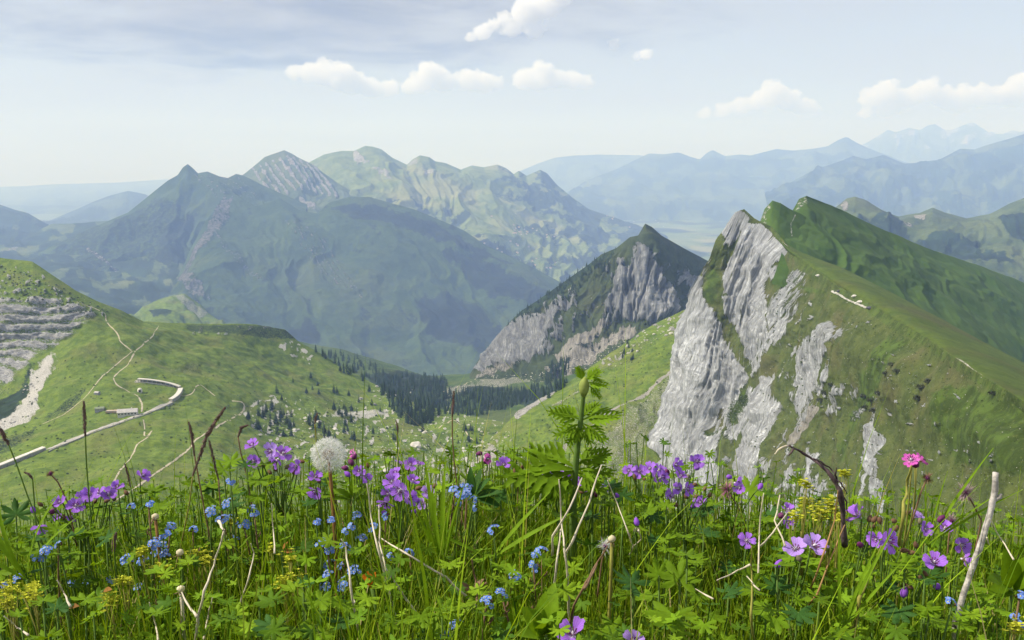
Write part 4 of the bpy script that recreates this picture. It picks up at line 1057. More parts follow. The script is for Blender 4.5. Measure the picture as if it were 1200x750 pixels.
def boulders(label, group, poly, n, smin, smax, only):
    for p, x, y in scatter_px(poly, n, only):
        s = smin + (smax - smin) * random.random() ** 2.2
        o = link('boulder', random.choice(STONES), None, p + Vector((0, 0, s * 0.2)))
        o.scale = (s * random.uniform(0.8, 1.3), s * random.uniform(0.8, 1.3), s * random.uniform(0.6, 1.0))
        o.rotation_euler = (random.uniform(-0.3, 0.3), random.uniform(-0.3, 0.3), random.uniform(0, 6.28))
        tag(o, label + ', ' + where(x, y, poly) + ' of its field', 'boulder', group)
boulders('pale boulder in the saddle behind the flowers', 'boulders in the saddle', [(330, 500), (420, 480), (480, 500), (560, 500), (590, 520), (560, 570), (440, 560), (340, 520)], 70, 1.2, 3.6, ('col', 'rib'))
boulders('white boulder sunk in the green rib', 'boulders on the green rib', [(706, 418), (752, 386), (805, 362), (806, 385), (760, 405), (718, 436)], 48, 0.9, 3.0, ('rib',))
boulders('white rock beside the conifer wood', 'rocks by the conifer wood', [(430, 455), (480, 445), (560, 470), (560, 480), (470, 475), (400, 480)], 26, 1.5, 3.8, ('col', 'wood'))
boulders('pale stone in the white torrent bed', 'stones of the torrent bed', [(60, 415), (66, 425), (45, 465), (20, 498), (0, 505), (0, 492), (35, 445)], 22, 0.8, 2.4, ('col',))
for lab, x, y, s in (('largest pale rock with a dark crack in the saddle behind the flowers', 487, 523, 8.5), ('broad pinkish-white rock slab just above the violet flowers', 449, 552, 7.5), ('tall leaning white rock on the rocky edge of the green rib', 556, 548, 6.5)):
    h = hit(x, y, ('col', 'rib'))
    o = link('rock', stone_mesh('rock', x * 0.37, 3, 0.85), None, h[0]); o.scale = (s, s * 0.8, s * 0.8); tag(o, lab, 'rock')
def scree():
    base = stone_mesh('scree_stone', 2.3, 1)
    bv = np.array([v.co[:] for v in base.vertices]); bf = np.array([p.vertices[:] for p in base.polygons])
    V = []; F = []; k = 0
    for poly, n, lo, hi, only in (([(280, 475), (330, 462), (440, 470), (520, 480), (600, 500), (620, 560), (560, 590), (420, 580), (320, 520)], 1300, 0.35, 1.2, ('col', 'rib')),
                              ([(640, 560), (700, 505), (790, 440), (800, 470), (740, 560), (680, 620)], 500, 0.3, 0.9, ('rib',)),
                              ([(560, 440), (640, 435), (720, 390), (750, 400), (660, 450), (580, 455)], 350, 0.8, 2.2, ('crag',))):
        for p, x, y in scatter_px(poly, n, only):
            s = lo + (hi - lo) * random.random() ** 3
            a = random.uniform(0, 6.28); ca, sa = math.cos(a), math.sin(a)
            q = bv * s * np.array([random.uniform(.8, 1.4), 1, random.uniform(.6, 1)]); q = np.stack([q[:, 0] * ca - q[:, 1] * sa, q[:, 0] * sa + q[:, 1] * ca, q[:, 2]], 1) + np.array(p)
            V.append(q); F.append(bf + k); k += len(bv)
    o = link('scree', mesh_np('scree', np.concatenate(V), np.concatenate(F), M_stone, False))
    tag(o, 'small pale stones strewn over the saddle and gullies', 'scree', kind='stuff')
scree()
# pale stones along the path on the ridge
rp = [(975, 342), (984, 346), (991, 351), (1000, 355), (1010, 359), (1016, 362)]
pts = drape(rp, 2, ('ridge', 'shoulder', 'bowl'))
t = empty('dry_stone_wall', pts[0]); tag(t, 'short pale dry stone wall on the turf crest of the ridge', 'stone wall')
sb = stone_mesh('stone', 4.3, 1)
for i in range(26):
    p, tt = along(local(pts, pts[0]), cumlen(pts), cumlen(pts)[-1] * i / 26)
    o = link('stone', sb, t, p + Vector((0, 0, 0.5))); o.scale = [random.uniform(0.8, 1.5) for _ in range(3)]; o.rotation_euler.z = random.uniform(0, 6)
for lab, x, y, s, mm in (('bluish-white rock behind the dry stone wall on the ridge', 1001, 348, 1.6, 0), ('white rounded rock above the right part of the stone wall', 1008, 355, 1.9, 0),
                     ('dark rock ending the dry stone wall at the right', 1019, 362, 1.9, 1), ('dark shrubby rock near the left end of the stone wall', 983, 342, 1.6, 1), ('small lone white rock on the crest left of the stone wall', 959, 324, 1.9, 0)):
    h = hit(x, y, ('ridge', 'shoulder', 'bowl'))
    me = stone_mesh('rock', x * 0.61, 2); me.materials[0] = simple_mat('dark_rock', (0.07, 0.07, 0.08)) if mm else M_stone
    o = link('rock', me, None, h[0] + Vector((0, 0, s * 0.4))); o.scale = (s * 1.3, s, s * 0.9); tag(o, lab, 'rock')

# ---- conifers
def needle_mat(name, c):
    m = bpy.data.materials.new(name); m.use_nodes = True
    w = NT(m.node_tree)
    geo = w.n('ShaderNodeNewGeometry'); oi = w.n('ShaderNodeObjectInfo')
    n = w.noise(geo.outputs['Position'], 0.9, 4, 0.7)
    cc = w.mix(w.smooth(n, 0.35, 0.65), tuple(x * 0.55 for x in c), tuple(x * 1.5 for x in c))
    cc = w.mix(w.math('MULTIPLY', oi.outputs['Random'], 0.5), cc, tuple(x * 0.6 for x in c))
    p = w.n('ShaderNodeBsdfPrincipled', {'Base Color': cc, 'Roughness': 0.9}); p.inputs['Specular IOR Level'].default_value = 0.15
    w.n('ShaderNodeOutputMaterial', {'Surface': p.outputs[0]})
    return m
M_needle = needle_mat('spruce_needles', (0.028, 0.052, 0.024))
M_bark = simple_mat('spruce_bark', (0.09, 0.06, 0.045), 0.95, 0.3, 3.0)
def spruce(seed, tiers=9, width=0.19):
    """unit-height spruce: drooping tiers of ragged boughs; returns crown and trunk meshes"""
    r = random.Random(seed); mb = MB()
    for t in range(tiers):
        f = t / (tiers - 1)
        z = 0.10 + 0.84 * f ** 0.92; R = width * (1 - f) ** 0.85 + 0.012
        n = int(9 - 4 * f)
        a0 = r.uniform(0, 6.28)
        for k in range(n):
            a = a0 + 2 * math.pi * k / n + r.uniform(-0.25, 0.25); R2 = R * r.uniform(0.65, 1.15)
            d = Vector((math.cos(a), math.sin(a), 0)); s = Vector((-d.y, d.x, 0)); w_ = R2 * 0.42
            root = Vector((0, 0, z + R * 0.35)); tip = d * R2 + Vector((0, 0, z - R2 * r.uniform(0.15, 0.45)))
            mid = d * R2 * 0.55 + Vector((0, 0, z + R2 * 0.12))
            mb.add([root, mid + s * w_, tip, mid - s * w_, mid + Vector((0, 0, -R2 * 0.3))], [(0, 1, 2), (0, 2, 3), (1, 4, 2), (2, 4, 3)])
    mb.tube([(0, 0, 0.9), (0, 0, 1.0)], [0.012, 0.002], 4)
    tr = MB(); tr.tube([(0, 0, -0.08), (0, 0, 0.3), (0, 0, 0.93)], [0.022, 0.017, 0.004], 5)
    return mb.mesh('crown', M_needle), tr.mesh('trunk', M_bark)
SPR = [spruce(i, 8 + i % 3, 0.19 + 0.03 * (i % 3)) for i in range(5)]
def grove(label, group, poly, n, hmin, hmax, only):
    c = 0
    for p, x, y in scatter_px(poly, n, only):
        h_ = random.uniform(hmin, hmax)
        t = empty('spruce_tree', p, (0, 0, random.uniform(0, 6.28)), (h_ * random.uniform(.85, 1.2), h_ * random.uniform(.85, 1.2), h_)); tag(t, label + ', ' + where(x, y, poly) + ' part', 'conifer', group)
        cr, tr = random.choice(SPR)
        link('crown', cr, t); link('trunk', tr, t)
grove('dark spruce in the dense wood on the valley floor', 'spruces of the valley wood', [(442, 448), (470, 444), (520, 446), (522, 462), (512, 480), (498, 498), (482, 496), (470, 478), (450, 462)], 64, 13, 21, ('col', 'wood'))
grove('dark spruce in the belt of wood below the scree of the crag', 'spruces below the crag', [(520, 464), (560, 462), (612, 462), (612, 474), (560, 486), (522, 484)], 36, 10, 17, ('col', 'wood'))
grove('spruce in the loose wood beyond the green saddle', 'spruces beyond the saddle', [(368, 412), (400, 415), (440, 432), (468, 446), (446, 452), (410, 440), (385, 430)], 36, 12, 19, ('col', 'wood'))
grove('spruce among the rocks left of the dandelion clock', 'spruces left of the dandelion', [(290, 485), (318, 478), (345, 490), (355, 508), (310, 512), (288, 500)], 18, 11, 19, ('col',))
grove('lone spruce on the boulder-strewn saddle', 'lone spruces of the saddle', [(360, 495), (420, 470), (440, 475), (430, 515), (380, 520)], 14, 11, 19, ('col',))
grove('spruce scattered over the green valley behind the dandelion clock', 'spruces scattered over the valley', [(300, 470), (350, 440), (430, 455), (480, 490), (560, 490), (560, 520), (420, 515), (320, 512)], 46, 9, 17, ('col', 'wood'))
grove('dark spruce on the scree at the foot of the crag', 'spruces on the scree', [(622, 458), (640, 436), (664, 424), (664, 450), (640, 466)], 24, 12, 18, ('wood', 'crag', 'rib'))
grove('small dark spruce at the top of the scree fan', 'spruces at the top of the scree', [(684, 408), (700, 392), (716, 388), (714, 402), (692, 416)], 14, 10, 15, ('crag', 'wood', 'rib'))
grove('small spruce on the steep wooded flank of the crag', 'spruces on the flank of the crag', [(596, 378), (640, 346), (690, 312), (722, 296), (704, 318), (668, 346), (632, 366)], 32, 8, 15, ('crag',))
grove('dark spruce on the green rib below the boulders', 'spruces on the green rib', [(722, 432), (735, 400), (748, 402), (744, 422)], 8, 7, 12, ('rib',))
grove('small young spruce among the pale stones above the flowers', 'young spruces above the flowers', [(500, 500), (560, 500), (570, 540), (520, 545)], 10, 4, 8, ('col', 'rib'))

def deep_wood():
    """the wood behind the single spruces: too many to count, joined"""
    rr = random.Random(5); V = []; F = []; k = 0
    for poly, n, lo, hi, only in (([(436, 446), (470, 440), (524, 444), (524, 466), (516, 488), (498, 500), (480, 500), (460, 482)], 260, 12, 20, ('col', 'wood')), ([(518, 462), (560, 458), (616, 458), (630, 470), (560, 488), (520, 486)], 260, 10, 17, ('col', 'wood')),
                              ([(364, 408), (400, 412), (445, 430), (475, 446), (450, 454), (410, 442)], 55, 11, 18, ('col', 'wood')), ([(618, 460), (640, 432), (668, 420), (664, 452), (642, 468)], 90, 12, 18, ('wood', 'crag', 'rib')),
                              ([(592, 384), (640, 342), (690, 305), (724, 292), (712, 318), (668, 350), (630, 372)], 170, 8, 14, ('crag',))):
        for p, x, y in scatter_px(poly, n, only):
            h_ = rr.uniform(lo, hi); w_ = h_ * rr.uniform(.16, .25); m = 6; a0 = rr.uniform(0, 6)
            for t_ in range(4):
                z0 = h_ * (.06 + .23 * t_); z1 = h_ * (.42 + .20 * t_); R = w_ * (1 - .22 * t_)
                ring = [(p.x + R * rr.uniform(.7, 1.2) * math.cos(a0 + t_ + j * 1.047), p.y + R * rr.uniform(.7, 1.2) * math.sin(a0 + t_ + j * 1.047), p.z + z0 - R * rr.uniform(0, .5)) for j in range(m)]
                V += ring + [(p.x, p.y, p.z + min(z1, h_))]; F += [(k + j, k + (j + 1) % m, k + m) for j in range(m)]; k += m + 1
    o = link('conifer_wood', mesh_np('conifer_wood', np.array(V), np.array(F), M_needle, False)); tag(o, 'dense dark conifer wood filling the valley floor and the flank of the crag', 'wood', kind='stuff')
deep_wood()
# ---- dwarf shrubs on the brown face of the ridge
def shrub_mesh(seed):
    rr = random.Random(seed); mb = MB()
    for i in range(150):
        d = Vector((rr.gauss(0, 1), rr.gauss(0, 1), abs(rr.gauss(0, .8)))).normalized() * rr.uniform(.5, 1.0); u = d.orthogonal().normalized(); v = d.cross(u); s = rr.uniform(.12, .24)
        mb.add([d - u * s, d + v * s * .7, d + u * s + d * .1, d - v * s * .7], [(0, 1, 2, 3)])
    return mb.mesh('foliage', M_shrub)
M_shrub = needle_mat('shrub_leaves', (0.030, 0.034, 0.020))
SHR = [shrub_mesh(i) for i in range(3)]
for lab, pts_ in (('dark dwarf shrub in the gully under the crest of the ridge', [(1045, 428), (1052, 436), (1038, 438)]), ('dark dwarf shrub lower in the green gully of the ridge', [(1012, 465), (1022, 470), (1030, 462), (1015, 478), (1024, 482)]), ('dark shrub at the foot of the pale rib on the ridge', [(968, 462), (975, 452), (962, 470)]), ('brownish shrub on the right shoulder of the ridge', [(1080, 455), (1088, 448), (1076, 468), (1165, 462)])):
    for x, y in pts_:
        h = hit(x, y, ('ridge', 'shoulder'))
        if not h: continue
        s = random.uniform(2.2, 3.6) * h[0].y / 500; t = empty('shrub', h[0], (0, 0, random.uniform(0, 6)), (s * 1.3, s, s * .8)); tag(t, lab, 'shrub', lab.replace('shrub', 'shrubs')[:60]); link('foliage', random.choice(SHR), t)

def tussocks():
    """clumps of coarse grass and low bushes over the near slopes, and stones between them"""
    rr = random.Random(9)
    def field(name, label, mat, jobs, flat):
        V = []; F = []; k = 0
        for poly, n, lo, hi, only in jobs:
            for p, x, y in scatter_px(poly, n, only):
                s = (lo + (hi - lo) * rr.random() ** 2) * min(1.0, max(.35, p.y / 750)); a0 = rr.uniform(0, 6); m = 5
                for j in range(m):
                    a = a0 + j * 1.2566; r_ = s * rr.uniform(.7, 1.25); V.append((p.x + r_ * math.cos(a), p.y + r_ * math.sin(a), p.z - .15 * s))
                    r2 = r_ * .62; V.append((p.x + r2 * math.cos(a + .4), p.y + r2 * math.sin(a + .4), p.z + s * flat * rr.uniform(.5, .9)))
                V.append((p.x + s * rr.uniform(-.2, .2), p.y, p.z + s * flat * 1.05))
                for j in range(m):
                    j2 = (j + 1) % m; F += [(k + 2 * j, k + 2 * j2, k + 2 * j + 1), (k + 2 * j2, k + 2 * j2 + 1, k + 2 * j + 1), (k + 2 * j + 1, k + 2 * j2 + 1, k + 10)]
                k += 11
        o = link(name, mesh_np(name, np.array(V), np.array(F), mat, False)); tag(o, label, name.replace('_', ' '), kind='stuff')
    ridge = [(905, 300), (990, 345), (1080, 400), (1200, 470), (1200, 620), (870, 620), (880, 480), (905, 420)]
    field('tussocks', 'coarse grass tussocks and low bushes dotted over the near slopes', needle_mat('tussock_grass', (0.048, 0.070, 0.016)), [
        (ridge, 1700, .3, 1.2, ('ridge', 'shoulder')), ([(0, 310), (60, 330), (130, 365), (100, 370), (0, 350)], 260, .6, 2.2, ('col',)), ([(0, 430), (180, 400), (420, 470), (560, 500), (560, 600), (0, 600)], 1500, .4, 1.5, ('col',)),
        ([(560, 560), (650, 470), (800, 380), (800, 440), (700, 520), (600, 600)], 700, .4, 1.5, ('rib',)), ([(300, 480), (480, 470), (600, 510), (560, 570), (330, 530)], 260, 1.0, 2.6, ('col', 'rib'))], .75)
    field('loose_stones', 'small pale stones lying loose on the brown turf of the ridge', M_stone2, [(ridge, 420, .16, .75, ('ridge', 'shoulder')), ([(0, 310), (60, 330), (130, 365), (100, 372), (0, 352)], 160, .4, 1.6, ('col',))], .7)
tussocks()
# ---- farmhouses on the far sunny slope
M_farm = simple_mat('farm_wall', (0.60, 0.54, 0.45), 0.9, 0.1, 0.3); M_farmroof = simple_mat('farm_roof', (0.36, 0.25, 0.19), 0.9, 0.15, 0.3)
fb = MB(); fb.add([(-.5, -.35, -.2), (.5, -.35, -.2), (.5, .35, -.2), (-.5, .35, -.2), (-.5, -.35, .4), (.5, -.35, .4), (.5, .35, .4), (-.5, .35, .4), (-.5, 0, .68), (.5, 0, .68)], [(0, 1, 5, 4), (2, 3, 7, 6), (1, 2, 6, 9, 5), (3, 0, 4, 8, 7)])
fwall = fb.mesh('wall', M_farm)
fr_ = MB(); fr_.add([(-.6, -.45, .34), (.6, -.45, .34), (.6, 0, .72), (-.6, 0, .72), (.6, .45, .34), (-.6, .45, .34)], [(0, 1, 2, 3), (3, 2, 4, 5)]); froof = fr_.mesh('roof', M_farmroof)
for poly, n, only in (([(550, 255), (590, 250), (655, 268), (655, 285), (600, 275)], 20, ('range',)), ([(560, 285), (600, 280), (650, 300), (655, 320), (610, 310)], 16, ('range',)), ([(690, 245), (760, 255), (800, 270), (740, 268)], 16, ('floor', 'range'))):
    for p, x, y in scatter_px(poly, n, only):
        s = random.uniform(13, 20)
        t = empty('farmhouse', p, (0, 0, random.uniform(0, 3)), s); tag(t, 'tiny cream farmhouse on the ' + where(x, y, poly) + ' of ' + ('the far flat valley' if 'floor' in only else 'the upper sunny pastures' if y < 283 else 'the lower sunny pastures'), 'house', 'farmhouses of the far valley')
        link('wall', fwall, t); link('roof', froof, t)
# ================================================================== FOREGROUND MEADOW
def gz(x, y):
    """height of the foreground turf"""
    z = -0.700 - 0.13 * (y - 0.75) - 0.55 * max(0.0, y - 1.45)
    c = x / max(y, 0.3)
    z += 0.035 * math.exp(-((c + 0.10) / 0.26) ** 2) - 0.05 * max(0.0, c - 0.30) / 0.3 - 0.05 * max(0.0, -c - 0.40) / 0.2
    return z + 0.02 * math.sin(x * 5.1 + 1) * math.cos(y * 4.3)
def gz_np(x, y):
    z = -0.700 - 0.13 * (y - 0.75) - 0.55 * np.maximum(0.0, y - 1.45)
    c = x / np.maximum(y, 0.3)
    z = z + 0.035 * np.exp(-((c + 0.10) / 0.26) ** 2) - 0.05 * np.maximum(0.0, c - 0.30) / 0.3 - 0.05 * np.maximum(0.0, -c - 0.40) / 0.2
    return z + 0.02 * np.sin(x * 5.1 + 1) * np.cos(y * 4.3)
M_soil = simple_mat('meadow_soil', (0.035, 0.040, 0.014), 1.0, 0.4, 30, 0.05, 0.5)
def fore_ground():
    nx, ny = 90, 60
    xs = np.linspace(-2.4, 2.4, nx); ys = np.linspace(-0.6, 1.95, ny)
    XX, YY = np.meshgrid(xs, ys)
    P = np.stack([XX.ravel(), YY.ravel(), gz_np(XX.ravel(), YY.ravel())], 1)
    jj, ii = np.meshgrid(np.arange(ny - 1), np.arange(nx - 1), indexing='ij')
    a = (jj * nx + ii).ravel()
    o = link('flower_bank', mesh_np('flower_bank', P, np.stack([a, a + 1, a + nx + 1, a + nx], 1), M_soil))
    tag(o, 'dark soil of the flowery bank at the very front', 'ground', kind='structure')
fore_ground()

def leaf_mat(name, trans=0.35, rough=0.6, spec=0.09, base=None, veins=False, vary=0.25, tint=True, tcol=None):
    """thin living tissue: colour comes from the mesh 'tint' attribute (or base), part of the light passes through"""
    m = bpy.data.materials.new(name); m.use_nodes = True
    w = NT(m.node_tree)
    geo = w.n('ShaderNodeNewGeometry')
    n = w.noise(geo.outputs['Position'], 60, 4, 0.65)
    if base is None:
        c = w.n('ShaderNodeAttribute', attribute_name='tint').outputs['Color']
    else:
        c = w.n('ShaderNodeRGB'); c.outputs[0].default_value = (*base, 1); c = c.outputs[0]
    k = w.n('ShaderNodeMapRange', {'Value': n, 'From Min': 0.3, 'From Max': 0.7, 'To Min': 1 - vary, 'To Max': 1 + vary}).outputs[0]
    kk = w.n('ShaderNodeCombineXYZ', {0: k, 1: k, 2: k}).outputs[0]
    c = w.mix(1.0, c, kk, 'MULTIPLY')
    p = w.n('ShaderNodeBsdfPrincipled', {'Base Color': c, 'Roughness': rough}); p.inputs['Specular IOR Level'].default_value = spec
    tc = w.mix(1.0, c, tcol or (1.35, 1.25, 0.35), 'MULTIPLY')
    t = w.n('ShaderNodeBsdfTranslucent', {'Color': tc})
    mx = w.n('ShaderNodeMixShader', {0: trans, 1: p.outputs[0], 2: t.outputs[0]})
    w.n('ShaderNodeOutputMaterial', {'Surface': mx.outputs[0]})
    return m
M_blade = leaf_mat('grass_blade', 0.32)
M_cover = leaf_mat('meadow_leaf', 0.28)
M_leaf = leaf_mat('cranesbill_leaf', 0.35, base=(0.13, 0.23, 0.009))
M_leaf_dark = leaf_mat('dark_leaf', 0.25, base=(0.04, 0.105, 0.02))
M_leaf_bright = leaf_mat('bright_leaf', 0.4, base=(0.165, 0.285, 0.014))
M_stem = leaf_mat('green_stem', 0.1, base=(0.10, 0.17, 0.035))
M_stem_br = leaf_mat('brown_stem', 0.1, base=(0.22, 0.12, 0.045), tcol=(1, 1, 1))
M_stem_yl = leaf_mat('yellow_stem', 0.1, base=(0.26, 0.25, 0.06), tcol=(1, 1, 1))
M_dry = leaf_mat('dry_straw', 0.15, base=(0.62, 0.55, 0.43), tcol=(1, 1, 1))
M_drybr = leaf_mat('brown_straw', 0.15, base=(0.22, 0.14, 0.085), tcol=(1, 1, 1))
M_spike = leaf_mat('dark_spike', 0.1, base=(0.13, 0.085, 0.075), tcol=(1, 1, 1))
def petal_mat(name, c, vein, throat):
    """petal tissue with darker veins running out from a pale throat"""
    m = bpy.data.materials.new(name); m.use_nodes = True
    w = NT(m.node_tree)
    ob = w.n('ShaderNodeTexCoord').outputs['Object']; oi = w.n('ShaderNodeObjectInfo').outputs['Random']
    sp = w.n('ShaderNodeSeparateXYZ', {0: ob})
    ang = w.math('DIVIDE', sp.outputs[0], w.math('ADD', w.math('ABSOLUTE', sp.outputs[1]), 0.004))
    v = w.math('POWER', w.math('ABSOLUTE', w.math('SINE', w.math('MULTIPLY', ang, 17.0))), 6.0)
    cc = w.mix(w.math('MULTIPLY', v, 0.45), c, vein)
    cc = w.mix(w.smooth(sp.outputs[1], 0.0055, 0.001), cc, throat)
    nn = w.noise(ob, 180, 3, 0.6)
    kk = w.math('ADD', 0.78, w.math('ADD', w.math('MULTIPLY', nn, 0.25), w.math('MULTIPLY', oi, 0.22)))
    cc = w.mix(1.0, cc, w.n('ShaderNodeCombineXYZ', {0: kk, 1: kk, 2: kk}).outputs[0], 'MULTIPLY')
    p = w.n('ShaderNodeBsdfPrincipled', {'Base Color': cc, 'Roughness': 0.6}); p.inputs['Specular IOR Level'].default_value = 0.2
    t = w.n('ShaderNodeBsdfTranslucent', {'Color': cc})
    w.n('ShaderNodeOutputMaterial', {'Surface': w.n('ShaderNodeMixShader', {0: 0.42, 1: p.outputs[0], 2: t.outputs[0]}).outputs[0]})
    return m
M_violet = petal_mat('violet_petal', (0.42, 0.18, 0.80), (0.24, 0.06, 0.52), (0.75, 0.66, 0.85))
M_violet2 = petal_mat('pale_violet_petal', (0.54, 0.34, 0.88), (0.36, 0.16, 0.66), (0.85, 0.80, 0.88))
M_magenta = petal_mat('magenta_petal', (0.72, 0.14, 0.58), (0.5, 0.05, 0.36), (0.8, 0.5, 0.7))
M_plum = leaf_mat('plum_bud', 0.2, 0.6, 0.2, base=(0.16, 0.03, 0.13), tcol=(1, 1, 1))
M_blue = leaf_mat('sky_blue_petal', 0.35, 0.6, 0.2, base=(0.20, 0.34, 0.82), tcol=(1, 1, 1))
M_eye = leaf_mat('yellow_eye', 0.1, base=(0.75, 0.6, 0.08), tcol=(1, 1, 1))
M_white = leaf_mat('white_centre', 0.2, base=(0.75, 0.70, 0.75), tcol=(1, 1, 1))
M_sepal = leaf_mat('reddish_sepal', 0.2, base=(0.17, 0.10, 0.06), tcol=(1, 1, 1))
M_lady = leaf_mat('lady_mantle_flower', 0.3, base=(0.50, 0.52, 0.05), tcol=(1, 1, 0.7))
M_pappus = leaf_mat('pappus_hair', 0.5, 0.7, 0.2, base=(0.80, 0.80, 0.78), tcol=(1, 1, 1), vary=0.05)
M_seed = leaf_mat('seed_brown', 0.1, base=(0.26, 0.19, 0.13), tcol=(1, 1, 1))
M_fluff = leaf_mat('pink_grey_fluff', 0.3, base=(0.42, 0.30, 0.33), tcol=(1, 1, 1))
M_orange = leaf_mat('orange_floret', 0.3, base=(0.75, 0.24, 0.02), tcol=(1, 1, 1))
M_cream = leaf_mat('cream_head', 0.2, base=(0.70, 0.62, 0.42), tcol=(1, 1, 1))
M_rust = leaf_mat('rusty_leaf', 0.3, base=(0.30, 0.14, 0.035), tcol=(1, 1, 1))
M_twig = simple_mat('weathered_stick', (0.42, 0.39, 0.365), 0.9, 0.45, 90, 0.15, 0.8)
M_twigdark = simple_mat('dark_twig', (0.085, 0.06, 0.065), 0.9, 0.5, 60, 0.15, 0.6)

# ---- grass: far too many blades to count
def grass(n):
    r = np.random.default_rng(21)
    y = 0.36 + 1.34 * r.random(n) ** 0.8
    x = (r.random(n) * 2 - 1) * (y * 0.78 + 0.32)
    clump = fbm(np.stack([x * 4, y * 4, np.zeros(n)], 1), 3)
    h = (0.13 + 0.14 * r.random(n) ** 1.4) * (1 + 0.45 * clump)
    tall = r.random(n) < 0.035
    h = np.where(tall, h * r.uniform(1.25, 1.75, n), h)
    h *= np.where(y > 1.38, 0.82, 1.0)
    z = gz_np(x, y)
    ang = r.random(n) * 6.283
    lean = (0.10 + 0.5 * r.random(n) ** 2.0) * h
    wd = 0.0009 + 0.0015 * r.random(n) ** 2
    wd = np.where(r.random(n) < 0.08, wd * 1.7, wd)
    face = ang + r.normal(0, 0.5, n) + 1.57
    S = 6
    V = np.zeros((n, S, 2, 3), np.float32)
    for i in range(S):
        f = i / (S - 1)
        cx = x + np.cos(ang) * lean * f ** 2.1; cy = y + np.sin(ang) * lean * f ** 2.1
        cz = z + h * (f - 0.22 * (lean / h) * f ** 3)
        k = wd * (1 - f ** 1.6 * 0.96)
        for s, sg in ((0, -1), (1, 1)):
            V[:, i, s, 0] = cx + np.cos(face) * k * sg; V[:, i, s, 1] = cy + np.sin(face) * k * sg; V[:, i, s, 2] = cz
    base = (np.arange(n) * S * 2)[:, None]
    q = np.array([[2 * i, 2 * i + 1, 2 * i + 3, 2 * i + 2] for i in range(S - 1)])
    F = (base[:, None, :] + q[None]).reshape(-1, 4)
    pal = np.array([(0.150, 0.245, 0.009), (0.20, 0.30, 0.013), (0.095, 0.18, 0.010), (0.24, 0.31, 0.03), (0.38, 0.33, 0.15)])
    pick = r.choice(5, n, p=[0.33, 0.27, 0.22, 0.13, 0.05])
    c = pal[pick] * r.uniform(0.85, 1.42, n)[:, None]
    A = np.ones((n, S, 2, 4)); A[..., :3] = c[:, None, None, :]
    o = link('grass', mesh_np('grass', V.reshape(-1, 3), F, M_blade, True, {'tint': A.reshape(-1, 4)}))
    tag(o, 'dense green alpine grass filling the flowery bank', 'grass', kind='stuff')
grass(80000)

# ---- leaf shapes
def palmate(lobes=7, teeth=2, depth=0.66, seed=0, rings=3, cup=0.16, span=5.2, coarse=False):
    """deeply cut round leaf of unit radius lying in XY, stalk end at the origin, pointing along +Y"""
    r = random.Random(seed); pts = []
    for l in range(lobes):
        a0 = math.pi / 2 + (l - (lobes - 1) / 2) * span / lobes
        R = 1.0 - 0.22 * abs(l - (lobes - 1) / 2) / (lobes / 2) + r.uniform(-.05, .05); hw = span / lobes / 2
        prof = [(-1.0, 1 - depth), (-0.72, 0.72), (-0.62, 0.66), (-0.42, 0.90), (-0.33, 0.82), (-0.05, 1.0), (0.12, 0.96), (0.36, 0.80), (0.45, 0.88), (0.66, 0.64), (0.76, 0.70)]
        if coarse: prof = [(-1.0, 1 - depth), (-0.66, 0.70), (-0.40, 0.90), (-0.02, 1.0), (0.34, 0.82), (0.70, 0.68)]
        for u, k in prof: pts.append((a0 + u * hw, R * k))
    pts.append((math.pi / 2 + span / 2, 1 - depth))
    n = len(pts); V = [(0, 0, 0)]
    for j in range(1, rings + 1):
        f = j / rings
        for a, R in pts:
            rr = R * f if j == rings else min(R, 1 - depth * 0.9) * f + (R - min(R, 1 - depth * 0.9)) * f * f * 0.6
            x, y = rr * math.cos(a), rr * math.sin(a)
            V.append((x, y, cup * (rr * rr) * (0.6 + 0.5 * math.sin(a * lobes * 1.2 + seed)) - 0.10 * rr))
    F = [(0, i + 1, i + 2) for i in range(n - 1)]
    for j in range(rings - 1):
        o = 1 + j * n
        F += [(o + i, o + n + i, o + n + i + 1) for i in range(n - 1)] + [(o + i, o + n + i + 1, o + i + 1) for i in range(n - 1)]
    return np.array(V, np.float32), np.array(F)
def lance(wid=0.26, n=8, curl=0.25, fold=0.12, tooth=0.0):
    """lance-shaped leaf of unit length along +Y"""
    V = []; 
    for i in range(n + 1):
        f = i / n; w_ = wid * math.sin(math.pi * min(1, f * 0.94 + 0.06)) ** 0.8 * (1 - 0.35 * f) * (1 + tooth * (1 if i % 2 else -1))
        if i == n: w_ = 0.002
        z = -curl * f * f + 0.12 * f
        V += [(-w_, f, z + fold * w_), (0, f, z - fold * w_ * 0.6), (w_, f, z + fold * w_)]
    F = [(i * 3 + k, i * 3 + k + 1, i * 3 + k + 4, i * 3 + k + 3) for i in range(n) for k in (0, 1)]
    return V, F
PALM = [palmate(7, 2, 0.68, s, 3, 0.22) for s in range(3)] + [palmate(5, 2, 0.62, 4, 3, 0.3, 4.4)]
PALM_LO = [palmate(7, 2, 0.68, s, 2, 0.22, coarse=True) for s in range(3)] + [palmate(5, 2, 0.62, 4, 2, 0.3, 4.4, True)]
